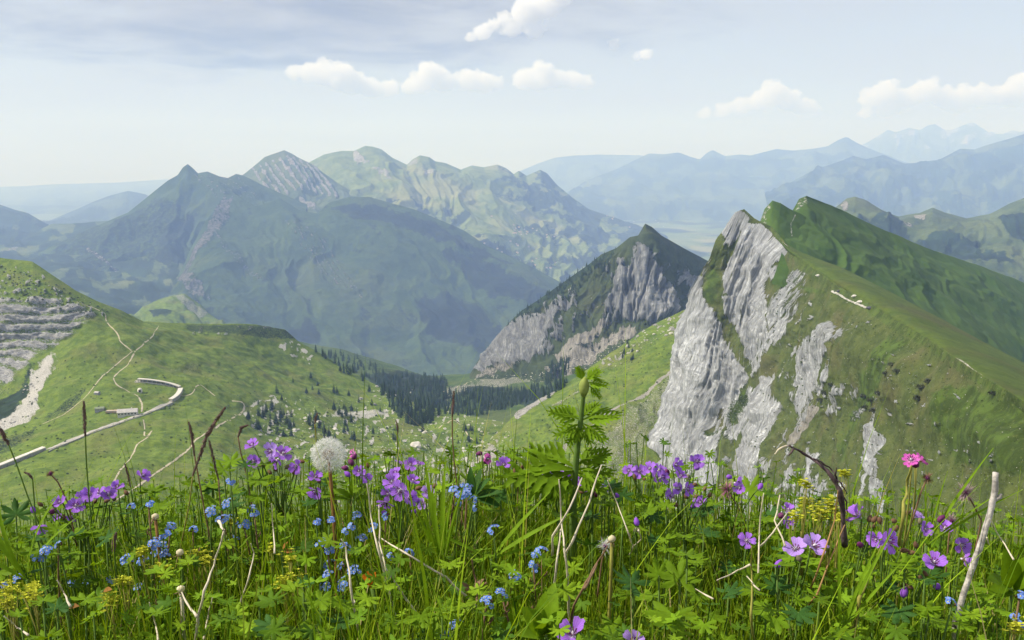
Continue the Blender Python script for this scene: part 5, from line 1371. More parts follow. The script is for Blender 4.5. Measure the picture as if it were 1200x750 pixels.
def leaf_cover(n):
    r = np.random.default_rng(8)
    Vs, Fs, As, k = [], [], [], 0
    for i in range(n):
        y = 0.42 + 1.2 * r.random() ** 0.62; x = (r.random() * 2 - 1) * (y * 0.78 + 0.30)
        dens = mnoise.noise(Vector((x * 3.2, y * 3.2, 3.0)))
        if dens < -0.25 and r.random() < 0.8: continue
        V, F = PALM_LO[int(r.integers(0, 4))]
        s = r.uniform(0.008, 0.020) * (0.8 if y > 1.3 else 1)
        hgt = r.uniform(0.05, 0.265) * (1 + 0.25 * dens) * (1.08 if y > 1.2 else 1)
        tilt = abs(r.normal(0.25, 0.35)); az = r.random() * 6.283
        M = Matrix.Rotation(az, 3, 'Z') @ Matrix.Rotation(-tilt, 3, 'X') @ Matrix.Rotation(r.normal(0, 0.25), 3, 'Y')
        P = (V * s) @ np.array(M).T + np.array([x, y, gz(x, y) + hgt])
        # stalk: a thin strip from the turf to the leaf
        b = np.array([x + r.normal(0, .02), y + r.normal(0, .02), gz(x, y)]); tip = P[0]
        st = np.array([b - [0.0008, 0, 0], b + [0.0008, 0, 0], tip + [0.0007, 0, 0], tip - [0.0007, 0, 0]])
        Vs += [P, st]; Fs += [F + k, np.array([[0, 1, 2], [0, 2, 3]]) + k + len(P)]
        pal = ((0.120, 0.215, 0.009), (0.075, 0.150, 0.008), (0.160, 0.260, 0.012), (0.045, 0.10, 0.010))[int(r.choice(4, p=[.36, .28, .22, .14]))]
        c = np.ones((len(P) + 4, 4)); c[:, :3] = np.array(pal) * r.uniform(0.9, 1.38)
        As.append(c); k += len(P) + 4
    o = link('ground_cover', mesh_np('ground_cover', np.concatenate(Vs), np.concatenate(Fs), M_cover, True, {'tint': np.concatenate(As)}))
    tag(o, 'mass of deeply cut green leaves between the grasses', 'ground cover', kind='stuff')
leaf_cover(9500)

# ---- parts shared by flowers
def rot_to(d, roll=0.0):
    q = Vector(d).normalized().to_track_quat('Z', 'Y')
    return q.to_matrix().to_4x4() @ Matrix.Rotation(roll, 4, 'Z')
def petal_mesh(name, L, W, cup, mat, notch=0.0, n=6, m=5):
    """petal along +Y from the flower centre, cupped upward (+Z)"""
    V = []
    for i in range(n + 1):
        f = i / n; w_ = W * (0.16 + 0.84 * math.sin(min(1.0, f * 0.80) * math.pi / 1.5) ** 1.15) * (1.0 if f < 0.86 else math.sqrt(max(0.0, 1 - ((f - 0.86) / 0.155) ** 2)) * 0.98 + 0.02)
        for j in range(m):
            u = j / (m - 1) * 2 - 1
            y = L * f - (notch * L * (1 - abs(u)) if f > 0.9 else 0)
            z = cup * L * (f ** 1.2) - cup * 0.5 * L * f ** 3 + 0.12 * W * u * u * f + 0.02 * L * math.sin(u * 5 + f * 4)
            V.append((u * w_ / 2, y, z))
    F = [(i * m + j, i * m + j + 1, (i + 1) * m + j + 1, (i + 1) * m + j) for i in range(n) for j in range(m - 1)]
    mb = MB(); mb.add(V, F); return mb.mesh(name, mat, True)
PET = {'violet': [petal_mesh('petal', 0.0140, 0.0122, c, M_violet, 0.06) for c in (0.5, 0.95, 1.35)], 'pale': [petal_mesh('petal', 0.0142, 0.0128, c, M_violet2, 0.06) for c in (0.5, 0.95, 1.35)],
       'magenta': [petal_mesh('petal', 0.0115, 0.0105, c, M_magenta, 0.22) for c in (0.2, 0.45, 0.8)]}
def centre_mesh():
    mb = MB()
    mb.tube([(0, 0, -0.003), (0, 0, 0.0015), (0, 0, 0.007)], [0.0022, 0.002, 0.0007], 6, 0)
    for k in range(8):
        a = k * 0.785; mb.tube([(0, 0, 0.001), (0.003 * math.cos(a), 0.003 * math.sin(a), 0.005), (0.0045 * math.cos(a), 0.0045 * math.sin(a), 0.0075)], [0.0004, 0.0004, 0.0008], 4, 1)
    return mb.mesh('flower_centre', [M_white, M_plum], True)
CENTRE = centre_mesh()
def calyx_mesh():
    mb = MB()
    for k in range(5):
        a = k * 1.2566 + 0.6; c, s = math.cos(a), math.sin(a)
        mb.add([(0, 0, -0.002), (0.0035 * c - 0.0016 * s, 0.0035 * s + 0.0016 * c, 0.0), (0.0085 * c, 0.0085 * s, 0.0035), (0.0035 * c + 0.0016 * s, 0.0035 * s - 0.0016 * c, 0.0)], [(0, 1, 2, 3)])
    return mb.mesh('calyx', M_sepal, True)
CALYX = calyx_mesh()
def bud_mesh(name, mat, L=0.010, R=0.0036):
    mb = MB(); mb.tube([(0, 0, 0), (0, 0, L * .25), (0, 0, L * .55), (0, 0, L * .85), (0, 0, L)], [R * .5, R, R * .95, R * .5, R * .1], 7, 0)
    return mb.mesh(name, mat, True)
BUD = {'green': bud_mesh('bud', leaf_mat('hairy_bud', 0.2, base=(0.22, 0.20, 0.12), tcol=(1, 1, 1))), 'violet': bud_mesh('bud', leaf_mat('violet_bud', .3, base=(.30, .11, .60), tcol=(1, 1, 1)), 0.013, 0.0042), 'plum': bud_mesh('bud', M_plum, 0.012, 0.0045), 'brown': bud_mesh('bud', M_sepal, 0.010, 0.0032)}
def flower(parent, loc, d, kind='violet', cup=1, size=1.0):
    """an open flower: five petals, a centre and a calyx; a part of its plant"""
    f = bpy.data.objects.new('flower', CALYX); f.parent = parent; col.objects.link(f)
    f.matrix_local = Matrix.Translation(loc) @ rot_to(d, random.uniform(0, 6)) @ Matrix.Scale(size * 0.84, 4)
    for k in range(5):
        p = link('petal', PET[kind][cup], f); p.rotation_euler = (random.uniform(-.28, .28), random.uniform(-.2, .2), k * 1.2566 + random.uniform(-.16, .16)); p.location.z = 0.0004 * k
        s = random.uniform(.92, 1.06); p.scale = (s, s, s)
    link('flower_centre', CENTRE, f)
    return f
def bud(parent, loc, d, kind='green', size=1.0):
    o = bpy.data.objects.new('bud', BUD[kind]); o.parent = parent; col.objects.link(o)
    o.matrix_local = Matrix.Translation(loc) @ rot_to(d) @ Matrix.Scale(size, 4)
    return o
def bez(a, b, bend, n=7):
    a, b, bend = Vector(a), Vector(b), Vector(bend)
    return [a.lerp(b, i / n) + bend * (4 * (i / n) * (1 - i / n)) for i in range(n + 1)]
LEAFM = {}
def leaf_obj(parent, name, V, F, mat, loc, M, size):
    key = (id(V), mat.name)
    if key not in LEAFM:
        mb = MB(); mb.add(V, [tuple(int(i) for i in f) for f in F]); LEAFM[key] = mb.mesh(name, mat, True)
    o = bpy.data.objects.new(name, LEAFM[key]); o.parent = parent; col.objects.link(o)
    o.matrix_local = Matrix.Translation(loc) @ M.to_4x4() @ Matrix.Scale(size, 4)
    return o
def W(px, py, D): return Vector(at(px, py, D))
def dirv(spec):
    """flower facing: c camera, u up, l left, r right, b away"""
    v = Vector((0, 0, 0))
    for ch in spec: v += {'c': Vector((0, -1, 0)), 'u': Vector((0, 0, 1)), 'l': Vector((-1, 0, 0)), 'r': Vector((1, 0, 0)), 'b': Vector((0, 1, 0)), 'd': Vector((0, 0, -1))}[ch]
    return (v.normalized() + Vector((random.uniform(-.55, .55), random.uniform(-.35, .35), random.uniform(0, .75)))).normalized()
def ground_under(p, dx=0.0, dy=0.03):
    x, y = p.x + dx, p.y + dy
    return Vector((x, y, gz(x, y)))

# cranesbill plants: (label, D, [(px, py, facing, kind, cup, size)], [(px, py, bud kind)])
CRANE = [
    ('loose violet cranesbill spray at the far left edge with many open flowers in a row', 1.18, [(72, 589, 'cu', 'violet', 1, .9), (89, 594, 'cu', 'violet', 0, 1.1), (97, 584, 'uc', 'violet', 1, .9), (106, 580, 'cu', 'violet', 1, 1.0), (117, 579, 'cu', 'violet', 0, 1.05), (127, 580, 'cur', 'violet', 1, 1.0), (70, 603, 'cl', 'violet', 1, .8), (85, 604, 'cd', 'violet', 1, .8)], [(60, 590, 'brown'), (50, 593, 'brown'), (64, 598, 'plum'), (100, 590, 'green'), (110, 590, 'brown'), (75, 609, 'brown'), (122, 588, 'brown'), (133, 586, 'green')]),
    ('single violet cranesbill nodding below a purple bud left of the violet spray', 1.15, [(46, 617, 'cd', 'violet', 2, .9)], [(40, 601, 'violet')]),
    ('violet cranesbill standing alone where the long pale track ends', 1.20, [(138, 572, 'cu', 'violet', 1, .85)], [(150, 580, 'brown')]),
    ('small violet cranesbill touching the curved pale track', 1.22, [(166, 558, 'cur', 'violet', 1, .9)], []),
    ('violet cranesbill cluster just left of the dandelion clock', 1.2, [(297, 523, 'cu', 'violet', 1, .95), (298, 540, 'c', 'violet', 1, .9), (319, 528, 'cl', 'pale', 0, 1.1), (331, 533, 'cr', 'violet', 0, 1.15), (325, 539, 'cd', 'violet', 1, 1.0), (348, 546, 'c', 'violet', 2, .85)], [(310, 548, 'brown'), (325, 552, 'brown'), (334, 548, 'green'), (344, 556, 'brown'), (318, 556, 'brown'), (352, 540, 'brown')]),
    ('pair of violet cranesbills hanging below the dandelion clock at its left', 1.12, [(369, 560, 'cu', 'violet', 1, .8), (371, 574, 'cd', 'violet', 1, 1.0)], [(375, 566, 'brown')]),
    ('dense violet cranesbill tuft with the largest flowers right of the dandelion clock', 1.08, [(470, 574, 'c', 'violet', 0, 1.15), (452, 587, 'cd', 'violet', 0, 1.15), (460, 566, 'cul', 'violet', 1, 1.0), (478, 584, 'cr', 'violet', 1, 1.0), (457, 578, 'cl', 'violet', 1, .9), (483, 565, 'cur', 'violet', 1, .85), (464, 556, 'cu', 'violet', 1, .8)], [(448, 600, 'violet'), (491, 588, 'violet'), (487, 573, 'brown')]),
    ('small violet cranesbill at the right of the dense tuft', 1.12, [(502, 578, 'cu', 'pale', 1, .9), (497, 590, 'cl', 'pale', 2, .7)], [(484, 599, 'violet'), (508, 572, 'brown')]),
    ('violet and pink cranesbill buds between the dandelion clock and the dense tuft', 1.16, [(421, 553, 'cu', 'violet', 1, .75), (427, 557, 'c', 'violet', 2, .8)], [(410, 558, 'violet'), (414, 545, 'plum'), (432, 548, 'brown')]),
    ('violet cranesbill spread flat against the pale stones above the dense tuft', 1.22, [(470, 545, 'ul', 'violet', 1, .85), (481, 545, 'uc', 'violet', 0, .9), (490, 545, 'ur', 'violet', 1, .8)], [(478, 552, 'brown')]),
    ('lone violet cranesbill under the left leaf of the tall plant', 1.2, [(590, 546, 'cu', 'violet', 2, .95)], [(604, 555, 'brown'), (612, 550, 'brown'), (609, 562, 'brown'), (600, 565, 'brown'), (615, 560, 'brown')]),
    ('low row of small violet cranesbills beneath the tall plant', 1.2, [(637, 555, 'cu', 'violet', 1, .8), (642, 559, 'c', 'violet', 1, .75), (655, 557, 'cu', 'violet', 1, .75), (662, 558, 'cr', 'violet', 2, .7)], [(648, 565, 'plum'), (668, 560, 'brown')]),
    ('small violet cranesbill just right of the stem of the tall plant', 1.18, [(675, 566, 'cu', 'violet', 1, .8), (694, 574, 'cl', 'violet', 2, .75), (704, 574, 'cr', 'violet', 1, .75)], [(685, 578, 'brown'), (720, 579, 'violet'), (697, 582, 'plum')]),
    ('violet cranesbill group in front of the buttress of the white cliff', 1.22, [(738, 553, 'cu', 'violet', 1, .85), (749, 553, 'c', 'violet', 1, .95), (762, 550, 'uc', 'violet', 1, .9), (768, 558, 'c', 'violet', 0, 1.0), (774, 560, 'cr', 'violet', 1, .95), (772, 551, 'ur', 'violet', 2, .8)], [(756, 562, 'brown'), (744, 563, 'brown'), (781, 556, 'plum')]),
    ('violet cranesbill rising highest before the white cliff', 1.2, [(816, 541, 'c', 'violet', 2, 1.0), (790, 545, 'cr', 'violet', 2, .85)], [(815, 550, 'violet'), (806, 556, 'green'), (795, 551, 'brown')]),
    ('violet cranesbill with a reddish spray of buds low before the white cliff', 1.15, [(797, 559, 'cu', 'violet', 1, .8), (797, 573, 'cl', 'violet', 1, .8), (804, 573, 'cr', 'violet', 1, .8), (789, 582, 'cl', 'violet', 2, .8), (821, 591, 'cu', 'violet', 1, .9)], [(811, 595, 'violet'), (806, 584, 'brown'), (818, 580, 'brown'), (830, 583, 'brown'), (812, 568, 'brown'), (794, 593, 'brown'), (825, 575, 'brown')]),
    ('violet cranesbill beside the pink fluffy seed head', 1.2, [(862, 566, 'cr', 'violet', 1, .9), (867, 571, 'c', 'violet', 1, .8)], [(852, 559, 'violet'), (893, 567, 'violet')]),
    ('single magenta-violet cranesbill with spread petals on a yellow stalk in the centre right', 0.95, [(875, 634, 'cul', 'violet', 1, .85)], []),
    ('two small violet cranesbills one above the other left of the dark twig', 1.12, [(923, 599, 'cu', 'violet', 2, .8), (922, 612, 'c', 'violet', 2, .7)], [(918, 603, 'plum')]),
    ('large pale violet pair of cup-shaped cranesbills at the lower right', 0.93, [(933, 645, 'cul', 'pale', 1, 1.2), (952, 641, 'cur', 'pale', 1, 1.2)], [(909, 665, 'violet'), (938, 658, 'green')]),
    ('violet cranesbill seen from the side left of the magenta campion stem', 1.0, [(1007, 606, 'ul', 'violet', 2, 1.1)], [(1018, 612, 'brown'), (1024, 616, 'brown')]),
    ('wide open violet cranesbill with a white veined centre facing the camera', 0.93, [(1039, 634, 'c', 'violet', 0, 1.2), (1028, 632, 'cl', 'violet', 2, .9)], [(1045, 610, 'brown'), (1030, 606, 'brown'), (1055, 645, 'brown'), (1064, 648, 'brown'), (1010, 640, 'plum'), (1022, 612, 'brown'), (1052, 616, 'brown'), (1074, 642, 'brown')]),
    ('half-closed violet cranesbill right of the yellow-green stem', 1.0, [(1070, 607, 'cur', 'pale', 2, .9), (1083, 620, 'c', 'violet', 2, .75)], [(1060, 602, 'brown'), (1078, 614, 'green')]),
    ('small violet cranesbill between the yellow stem and the weathered stick', 1.0, [(1107, 620, 'cu', 'violet', 1, .85)], [(1100, 612, 'plum')]),
    ('violet cranesbill half behind the weathered stick', 1.05, [(1126, 638, 'c', 'violet', 1, .95), (1128, 655, 'r', 'violet', 2, .9)], [(1120, 646, 'brown')]),
    ('spread violet cranesbill with a pale throat low at the right', 0.92, [(1094, 661, 'ucl', 'violet', 1, 1.15)], [(1100, 686, 'violet'), (1070, 690, 'brown'), (1062, 684, 'brown'), (1058, 700, 'violet'), (1078, 680, 'brown'), (1086, 676, 'brown')]),
    ('large bright violet cranesbill cut by the bottom edge near the middle', 0.78, [(672, 745, 'cu', 'violet', 2, 1.25)], []),
    ('pale violet cranesbill petals peeping over the bottom edge at the right of the centre', 0.78, [(741, 752, 'cu', 'pale', 1, 1.0)], []),
    ('half-open violet cranesbill bud beside the bare cream head', 0.98, [], [(747, 616, 'violet'), (743, 622, 'green')]),
]
def cranesbill(label, D, fl, bu, name='cranesbill', stem_mat=None):
    pts = [W(f[0], f[1], D) for f in fl + bu]
    c = sum(pts, Vector()) / len(pts)
    base = ground_under(c, random.uniform(-.03, .03), 0.03)
    t = empty(name, base); tag(t, label, 'flower', 'violet cranesbills on the bank' if name == 'cranesbill' else None)
    fork = Vector((0, 0, 0)).lerp(c - base, 0.72)
    mb = MB(); mb.tube(bez((0, 0, 0), fork, (random.uniform(-.02, .02), 0, 0)), [0.0019 - 0.0001 * i for i in range(8)], 5)
    heads = []
    for f in fl:
        p = W(f[0], f[1], D + random.uniform(-.04, .04)) - base; d = dirv(f[2]); heads.append((p, d, f))
        back = p - d * 0.004
        mb.tube(bez(fork, back, (random.uniform(-.006, .006), 0, -0.006), 5), 0.0010, 4)
    for b in bu:
        p = W(b[0], b[1], D + random.uniform(-.03, .03)) - base
        d = Vector((random.uniform(-.7, .7), random.uniform(-.5, .5), random.uniform(-.4, 1))).normalized()
        mb.tube(bez(fork, p, (random.uniform(-.006, .006), 0, 0.003), 4), 0.0008, 4)
        bud(t, p, d, b[2], random.uniform(.8, 1.05))
    link('stem', mb.mesh('stem', stem_mat or M_stem, True), t)
    for p, d, f in heads: flower(t, p, d, f[3], f[4], f[5])
    for k in range(random.choice((2, 3, 3))):
        V, F = PALM[random.randrange(3)]
        a = random.uniform(0, 6.28); hh = fork * random.uniform(0.45, 0.95); l = hh + Vector((0.03 * math.cos(a), 0.03 * math.sin(a), 0.0))
        leaf_obj(t, 'leaf', V, F, M_leaf, l, Matrix.Rotation(a - 1.57, 3, 'Z') @ Matrix.Rotation(random.uniform(-.5, .3), 3, 'X'), random.uniform(.025, .038))
    return t
for lab, D, fl, bu in CRANE: cranesbill(lab, D, fl, bu)
# magenta campions
for lab, D, fl, bu in (('magenta campion flower at the top of a thick yellow-green stem at the right', 0.97, [(1068, 540, 'cul', 'magenta', 0, 1.0), (1077, 540, 'ur', 'magenta', 1, 1.05)], [(1072, 546, 'plum')]),
                       ('small magenta campion left of the grass spike in the centre', 1.25, [(569, 500 + 37, 'cr', 'magenta', 1, .9)], [(565, 531, 'plum'), (571, 543, 'plum')]),
                       ('pink campion buds right above the dandelion clock', 1.22, [(415, 532, 'cl', 'magenta', 2, .8)], [(413, 538, 'plum'), (408, 549, 'plum')])):
    cranesbill(lab, D, fl, bu, 'campion', M_stem_yl if D < 1 else None)
# ---- forget-me-nots
def forget_cluster(seed, nfl, spread):
    r = random.Random(seed); mb = MB()
    for i in range(nfl):
        a = r.uniform(0, 6.28); q = spread * math.sqrt(r.random())
        d = Vector((math.cos(a) * q / spread * 0.8, math.sin(a) * q / spread * 0.8, 1)).normalized()
        c = Vector((math.cos(a) * q, math.sin(a) * q, -0.35 * q * q / spread + r.uniform(0, .0015)))
        M = rot_to(d, r.uniform(0, 6)).to_3x3(); R = r.uniform(.0030, .0039)
        for k in range(5):
            ak = k * 1.2566; V = [Vector((0, 0, 0))]
            for j in range(6):
                b = ak + (j / 5 - .5) * 1.24; rr = R * (0.72 + 0.30 * math.sin(j / 5 * math.pi)); V.append(Vector((rr * math.cos(b), rr * math.sin(b), 0.0006 * (1 if j % 2 else 0.4))))
            mb.add([c + M @ v for v in V], [(0, j + 1, j + 2) for j in range(5)], 0)
        V = [c + M @ Vector((0.0008 * math.cos(k * 1.047), 0.0008 * math.sin(k * 1.047), 0.0005)) for k in range(6)]
        mb.add(V, [(0, 1, 2, 3, 4, 5)], 1)
    for i in range(4):
        a = r.uniform(0, 6.28); p = Vector((math.cos(a) * spread * .8, math.sin(a) * spread * .8, -.004))
        mb.tube([p, p + Vector((0, 0, .004))], [.0013, .0006], 5, 2)
    return mb.mesh('flower_cluster', [M_blue, M_eye, M_sepal], True)
FORG = [forget_cluster(i, n, s) for i, (n, s) in enumerate(((6, .0065), (9, .0085), (4, .0050), (7, .0075), (11, .0095)))]
FSTEM = []
def forget_me_not(px, py, D, big, label, group):
    p = W(px, py, D); base = ground_under(p, random.uniform(-.02, .02), .02)
    t = empty('forget_me_not', base); tag(t, label, 'flower', group)
    top = p - base
    mb = MB(); mb.tube(bez((0, 0, 0), top - Vector((0, 0, .003)), (random.uniform(-.012, .012), 0, 0)), [.0013] * 7 + [.0009], 5)
    for k in range(5):
        q = top * random.uniform(.55, .93); a = random.uniform(0, 6.28); e = q + Vector((.006 * math.cos(a), .006 * math.sin(a), .005)); mb.tube([q, e, e + Vector((0, 0, .003))], [.0005, .0012, .0005], 4)
    link('stem', mb.mesh('stem', M_drybr if random.random() < .3 else M_stem, True), t)
    o = link('flower_cluster', FORG[big], t); d = (Vector((random.uniform(-.4, .4), -0.55, 1))).normalized()
    o.matrix_local = Matrix.Translation(top) @ rot_to(d, random.uniform(0, 6)) @ Matrix.Scale(random.uniform(.72, .98), 4)
    V, F = LANCE_S
    for k in range(3):
        a = random.uniform(0, 6.28)
        leaf_obj(t, 'leaf', V, F, M_leaf, top * random.uniform(.25, .75), Matrix.Rotation(a, 3, 'Z') @ Matrix.Rotation(random.uniform(.3, .9), 3, 'X'), random.uniform(.018, .03))
LANCE_S = lance(0.16, 5, .2); LANCE_M = lance(.20, 7, .3); LANCE_W = lance(.27, 8, .25, .18); LANCE_T = lance(.24, 10, .3, .12, .14)
FMN = {
 'under the leftmost violet spray': (1.02, [(52, 643, 1), (45, 651, 4), (68, 637, 2), (20, 677, 1), (84, 681, 0), (101, 680, 0), (3, 686, 2)]),
 'round the spent brown stalk': (1.02, [(180, 635, 1), (191, 639, 1), (185, 646, 4), (194, 648, 1), (200, 617, 1), (192, 626, 0), (226, 620, 0), (150, 654, 1), (167, 655, 1), (131, 678, 0), (163, 687, 1), (189, 683, 0), (153, 593, 0), (174, 590, 2)]),
 'just right of the grass spikes': (1.08, [(247, 597, 1), (265, 588, 1), (270, 563, 0), (262, 607, 0), (270, 607, 1), (296, 595, 1), (298, 601, 0), (285, 612, 4), (274, 630, 1), (258, 608, 2)]),
 'touching the dandelion stem': (1.0, [(377, 636, 1), (384, 644, 1), (404, 641, 4), (370, 611, 2), (386, 609, 2), (386, 660, 0), (402, 663, 4), (416, 667, 1), (384, 671, 1), (380, 685, 4), (402, 682, 4), (374, 720, 4)]),
 'before the forked white straw': (1.06, [(418, 604, 1), (423, 630, 1), (436, 617, 0), (405, 621, 2), (412, 615, 2), (452, 603, 2), (458, 650, 2), (480, 647, 0)]),
 'beside the dark lance leaves': (1.12, [(533, 573, 1), (537, 578, 1), (543, 580, 0), (549, 570, 1), (547, 576, 1), (554, 585, 0), (536, 590, 2), (556, 594, 2), (541, 568, 2)]),
 'at the bottom middle edge': (0.84, [(535, 731, 4), (520, 741, 4), (570, 705, 3), (588, 695, 3)]),
 'below the tall plant': (0.96, [(602, 673, 1), (625, 660, 2), (625, 669, 2), (635, 645, 0), (626, 649, 2), (578, 619, 0)]),
 'by the bottom right corner': (0.84, [(1116, 705, 0), (1195, 697, 2), (1192, 722, 3), (1199, 731, 0)]),
}
ORD = ['first', 'second', 'third', 'fourth', 'fifth', 'sixth', 'seventh', 'eighth', 'ninth', 'tenth', 'eleventh', 'twelfth', 'thirteenth', 'fourteenth']
for zone, (D, items) in FMN.items():
    items = sorted(items)
    for i, (x, y, b) in enumerate(items):
        pos = 'leftmost' if i == 0 else 'rightmost' if i == len(items) - 1 else ORD[i] + ' from left'
        size = ('small ', 'full ', 'tiny ', 'full ', 'big ')[b]
        forget_me_not(x, y, D + random.uniform(-.04, .04), b, f'{size}blue forget-me-not, {pos} among those {zone}', f'forget-me-nots {zone}')

# ---- dandelion clock
def dandelion_clock():
    c = W(385, 533, 1.08); R = 0.0255
    base = W(388, 690, 1.02); base = Vector((base.x, base.y, gz(base.x, base.y)))
    t = empty('dandelion_clock', base); tag(t, 'round white dandelion clock on a brown stalk above the meadow', 'dandelion')
    h = c - base
    mb = MB(); mb.tube(bez((0, 0, 0), h - Vector((0, 0, .002)), (.006, 0, 0), 9), [.0030 - .00008 * i for i in range(10)], 8)
    link('stalk', mb.mesh('stalk', M_stem_br, True), t)
    mb = MB(); mb.tube([(0, 0, -.005), (0, 0, -.0025), (0, 0, .001), (0, 0, .0035)], [.0025, .0055, .0048, .0015], 9)
    link('receptacle', mb.mesh('receptacle', M_cream, True), t, h)
    seeds = MB(); hairs = MB(); n = 130; r = random.Random(4)
    for i in range(n):
        z = 1 - 1.90 * (i + .5) / n; a = i * 2.39996; q = math.sqrt(max(0, 1 - z * z))
        d = Vector((q * math.cos(a), q * math.sin(a), z)) + Vector((r.uniform(-.05, .05),) * 3); d.normalize()
        s0 = d * .0045; s1 = d * .0085; e = d * R * r.uniform(.64, .72)
        seeds.tube([s0, (s0 + s1) / 2, s1], [.0003, .00085, .0003], 4)
        hairs.tube([s1, e], [.00016, .00016], 3, 0, False)
        u = d.orthogonal().normalized(); v = d.cross(u)
        m = 13
        for k in range(m):
            b = 2 * math.pi * k / m + r.uniform(-.12, .12); w_ = u * math.cos(b) + v * math.sin(b)
            tip = e + (w_ * 0.78 + d * r.uniform(.5, .75)) * (R - e.length) * r.uniform(.95, 1.15)
            side = d.cross(w_) * .00015
            hairs.add([e - side, e + side, tip + side * .7, tip - side * .7], [(0, 1, 2, 3)])
    link('seed', seeds.mesh('seed', M_seed, True), t, h)['kind'] = 'stuff'
    link('pappus', hairs.mesh('pappus', M_pappus), t, h)['kind'] = 'stuff'
dandelion_clock()
def bare_head(label, px, py, D, bot, mat):
    p = W(px, py, D); b = W(bot[0], bot[1], D - .03); b = Vector((b.x, b.y, min(b.z, gz(b.x, b.y))))
    t = empty('bare_dandelion_head', b); tag(t, label, 'dandelion'); h = p - b
    mb = MB(); mb.tube(bez((0, 0, 0), h, (.004, 0, 0)), [.0027 - .0001 * i for i in range(8)], 7); link('stalk', mb.mesh('stalk', mat, True), t)
    mb = MB(); mb.tube([(0, 0, -.003), (0, 0, 0), (0, 0, .003), (0, 0, .0048)], [.003, .0048, .0043, .0012], 9); link('receptacle', mb.mesh('receptacle', M_cream, True), t, h)
    mb = MB()
    for k in range(9):
        a = k * .698; mb.add([(0.003 * math.cos(a), .003 * math.sin(a), -.002), (.004 * math.cos(a + .3), .004 * math.sin(a + .3), -.003), (.0095 * math.cos(a + .15), .0095 * math.sin(a + .15), -.010 + .003 * (k % 3))], [(0, 1, 2)])
    link('bract', mb.mesh('bract', M_drybr), t, h)
bare_head('bare cream dandelion head on a yellow-green stalk in the centre foreground', 717, 632, .95, (700, 740), M_stem_yl)
bare_head('bare pale dandelion head beside white branching straw at the lower left', 212, 691, .92, (204, 750), M_dry)
bare_head('brown-stalked spent head with drooping bracts above the forget-me-nots at the left', 182, 606, 1.05, (185, 665), M_stem_br)
bare_head('tiny white button head on a dark stem left of the dandelion clock', 211, 648, 1.0, (210, 690), M_stem)

# ---- the tall plant with whorls of cut leaves
def cut_leaf(seed=0, lobes=7, L=1.0):
    """pinnately and deeply cut leaf of unit length along +Y with toothed lobes"""
    r = random.Random(seed); V = []; F = []
    def lobe(o, a, ln, wd):
        d = Vector((math.sin(a), math.cos(a), 0)); s = Vector((d.y, -d.x, 0)); n = 6; b = len(V)
        for i in range(n + 1):
            f = i / n; w_ = wd * (math.sin(math.pi * (f * .9 + .08)) ** .8) * (1.22 if i % 2 else .80); w_ = .004 if i == n else w_
            dz = -.16 * (ln * f) ** 2 + .03 * math.sin(f * 7 + a * 3)
            c = o + d * ln * f
            for k in (-1, 0, 1): V.append((c.x + s.x * w_ * k, c.y + s.y * w_ * k, dz - (0.02 if k == 0 else 0) - o.y * o.y * .25))
        for i in range(n):
            for k in (0, 1): F.append((b + i * 3 + k, b + i * 3 + k + 1, b + i * 3 + k + 4, b + i * 3 + k + 3))
    lobe(Vector((0, 0, 0)), 0, 1.0, .055)
    for i in range(lobes):
        y = .18 + .66 * i / lobes; ln = .50 * (1 - .55 * i / lobes) * r.uniform(.85, 1.1)
        for sg in (-1, 1): lobe(Vector((0, y, 0)), sg * (.85 - .3 * i / lobes), ln, .060 * (1 - .3 * i / lobes))
    return V, F
CUT = [cut_leaf(i, 5 + i % 2) for i in range(3)]
def tall_plant():
    D = 1.12; top = W(684, 462, D); b = W(672, 640, D); base = Vector((b.x, b.y, gz(b.x, b.y)))
    t = empty('tall_leafy_plant', base); tag(t, 'tall bright green plant with whorls of jagged leaves and a swollen bud', 'plant')
    axis = [base, W(671, 600, D), W(674, 555, D), W(677, 520, D), W(681, 490, D), W(684, 462, D), W(685, 446, D)]
    mb = MB(); mb.tube([p - base for p in axis], [.0050, .0048, .0044, .0040, .0034, .0028, .002], 8); link('stem', mb.mesh('stem', M_stem, True), t)
    p = W(684, 460, D) - base
    mb = MB(); mb.tube([(0, 0, -.006), (0, 0, .002), (.0004, 0, .010), (.001, 0, .017), (.002, 0, .022)], [.003, .0065, .0075, .005, .001], 9)
    link('bud_sheath', mb.mesh('bud_sheath', leaf_mat('sheath', .3, base=(.30, .36, .10)), True), t, p)
    def lf(px, py, ang, tilt, size, sd):
        # ang: in-picture direction (0 = right, 90 = up), tilt: swing towards the camera
        o = W(px, py, D) - base; a = math.radians(ang)
        d = Vector((math.cos(a), -math.sin(math.radians(tilt)), math.sin(a))).normalized()
        n = Vector((0, -.45, .9)); s = d.cross(n).normalized(); n = s.cross(d)
        M = Matrix((s, d, n)).transposed()
        V, F = CUT[sd % 3]; leaf_obj(t, 'leaf', V, F, M_leaf_bright if py < 520 else M_leaf, o, M, size)
    for a in ((686, 447, 62, 20, .030, 0), (687, 449, 8, 30, .034, 1), (690, 452, -38, 20, .026, 2), (684, 447, 110, -10, .024, 1), (686, 446, 35, -20, .030, 2)): lf(*a)
    for a in ((681, 493, 152, 15, .052, 0), (682, 492, 20, 20, .058, 1), (680, 497, 190, 30, .044, 2), (683, 496, -28, 30, .044, 0), (681, 498, 225, 40, .036, 1), (682, 496, -62, 40, .034, 2), (681, 490, 165, -40, .050, 1), (682, 490, 40, -40, .04, 0)): lf(*a)
    for a in ((674, 550, 172, 20, .112, 0), (675, 552, 186, 35, .085, 1), (676, 550, 8, 25, .056, 2), (676, 553, -25, 35, .05, 0), (674, 548, 158, -20, .08, 2), (675, 546, 28, -10, .056, 1), (674, 556, 205, 45, .06, 1)): lf(*a)
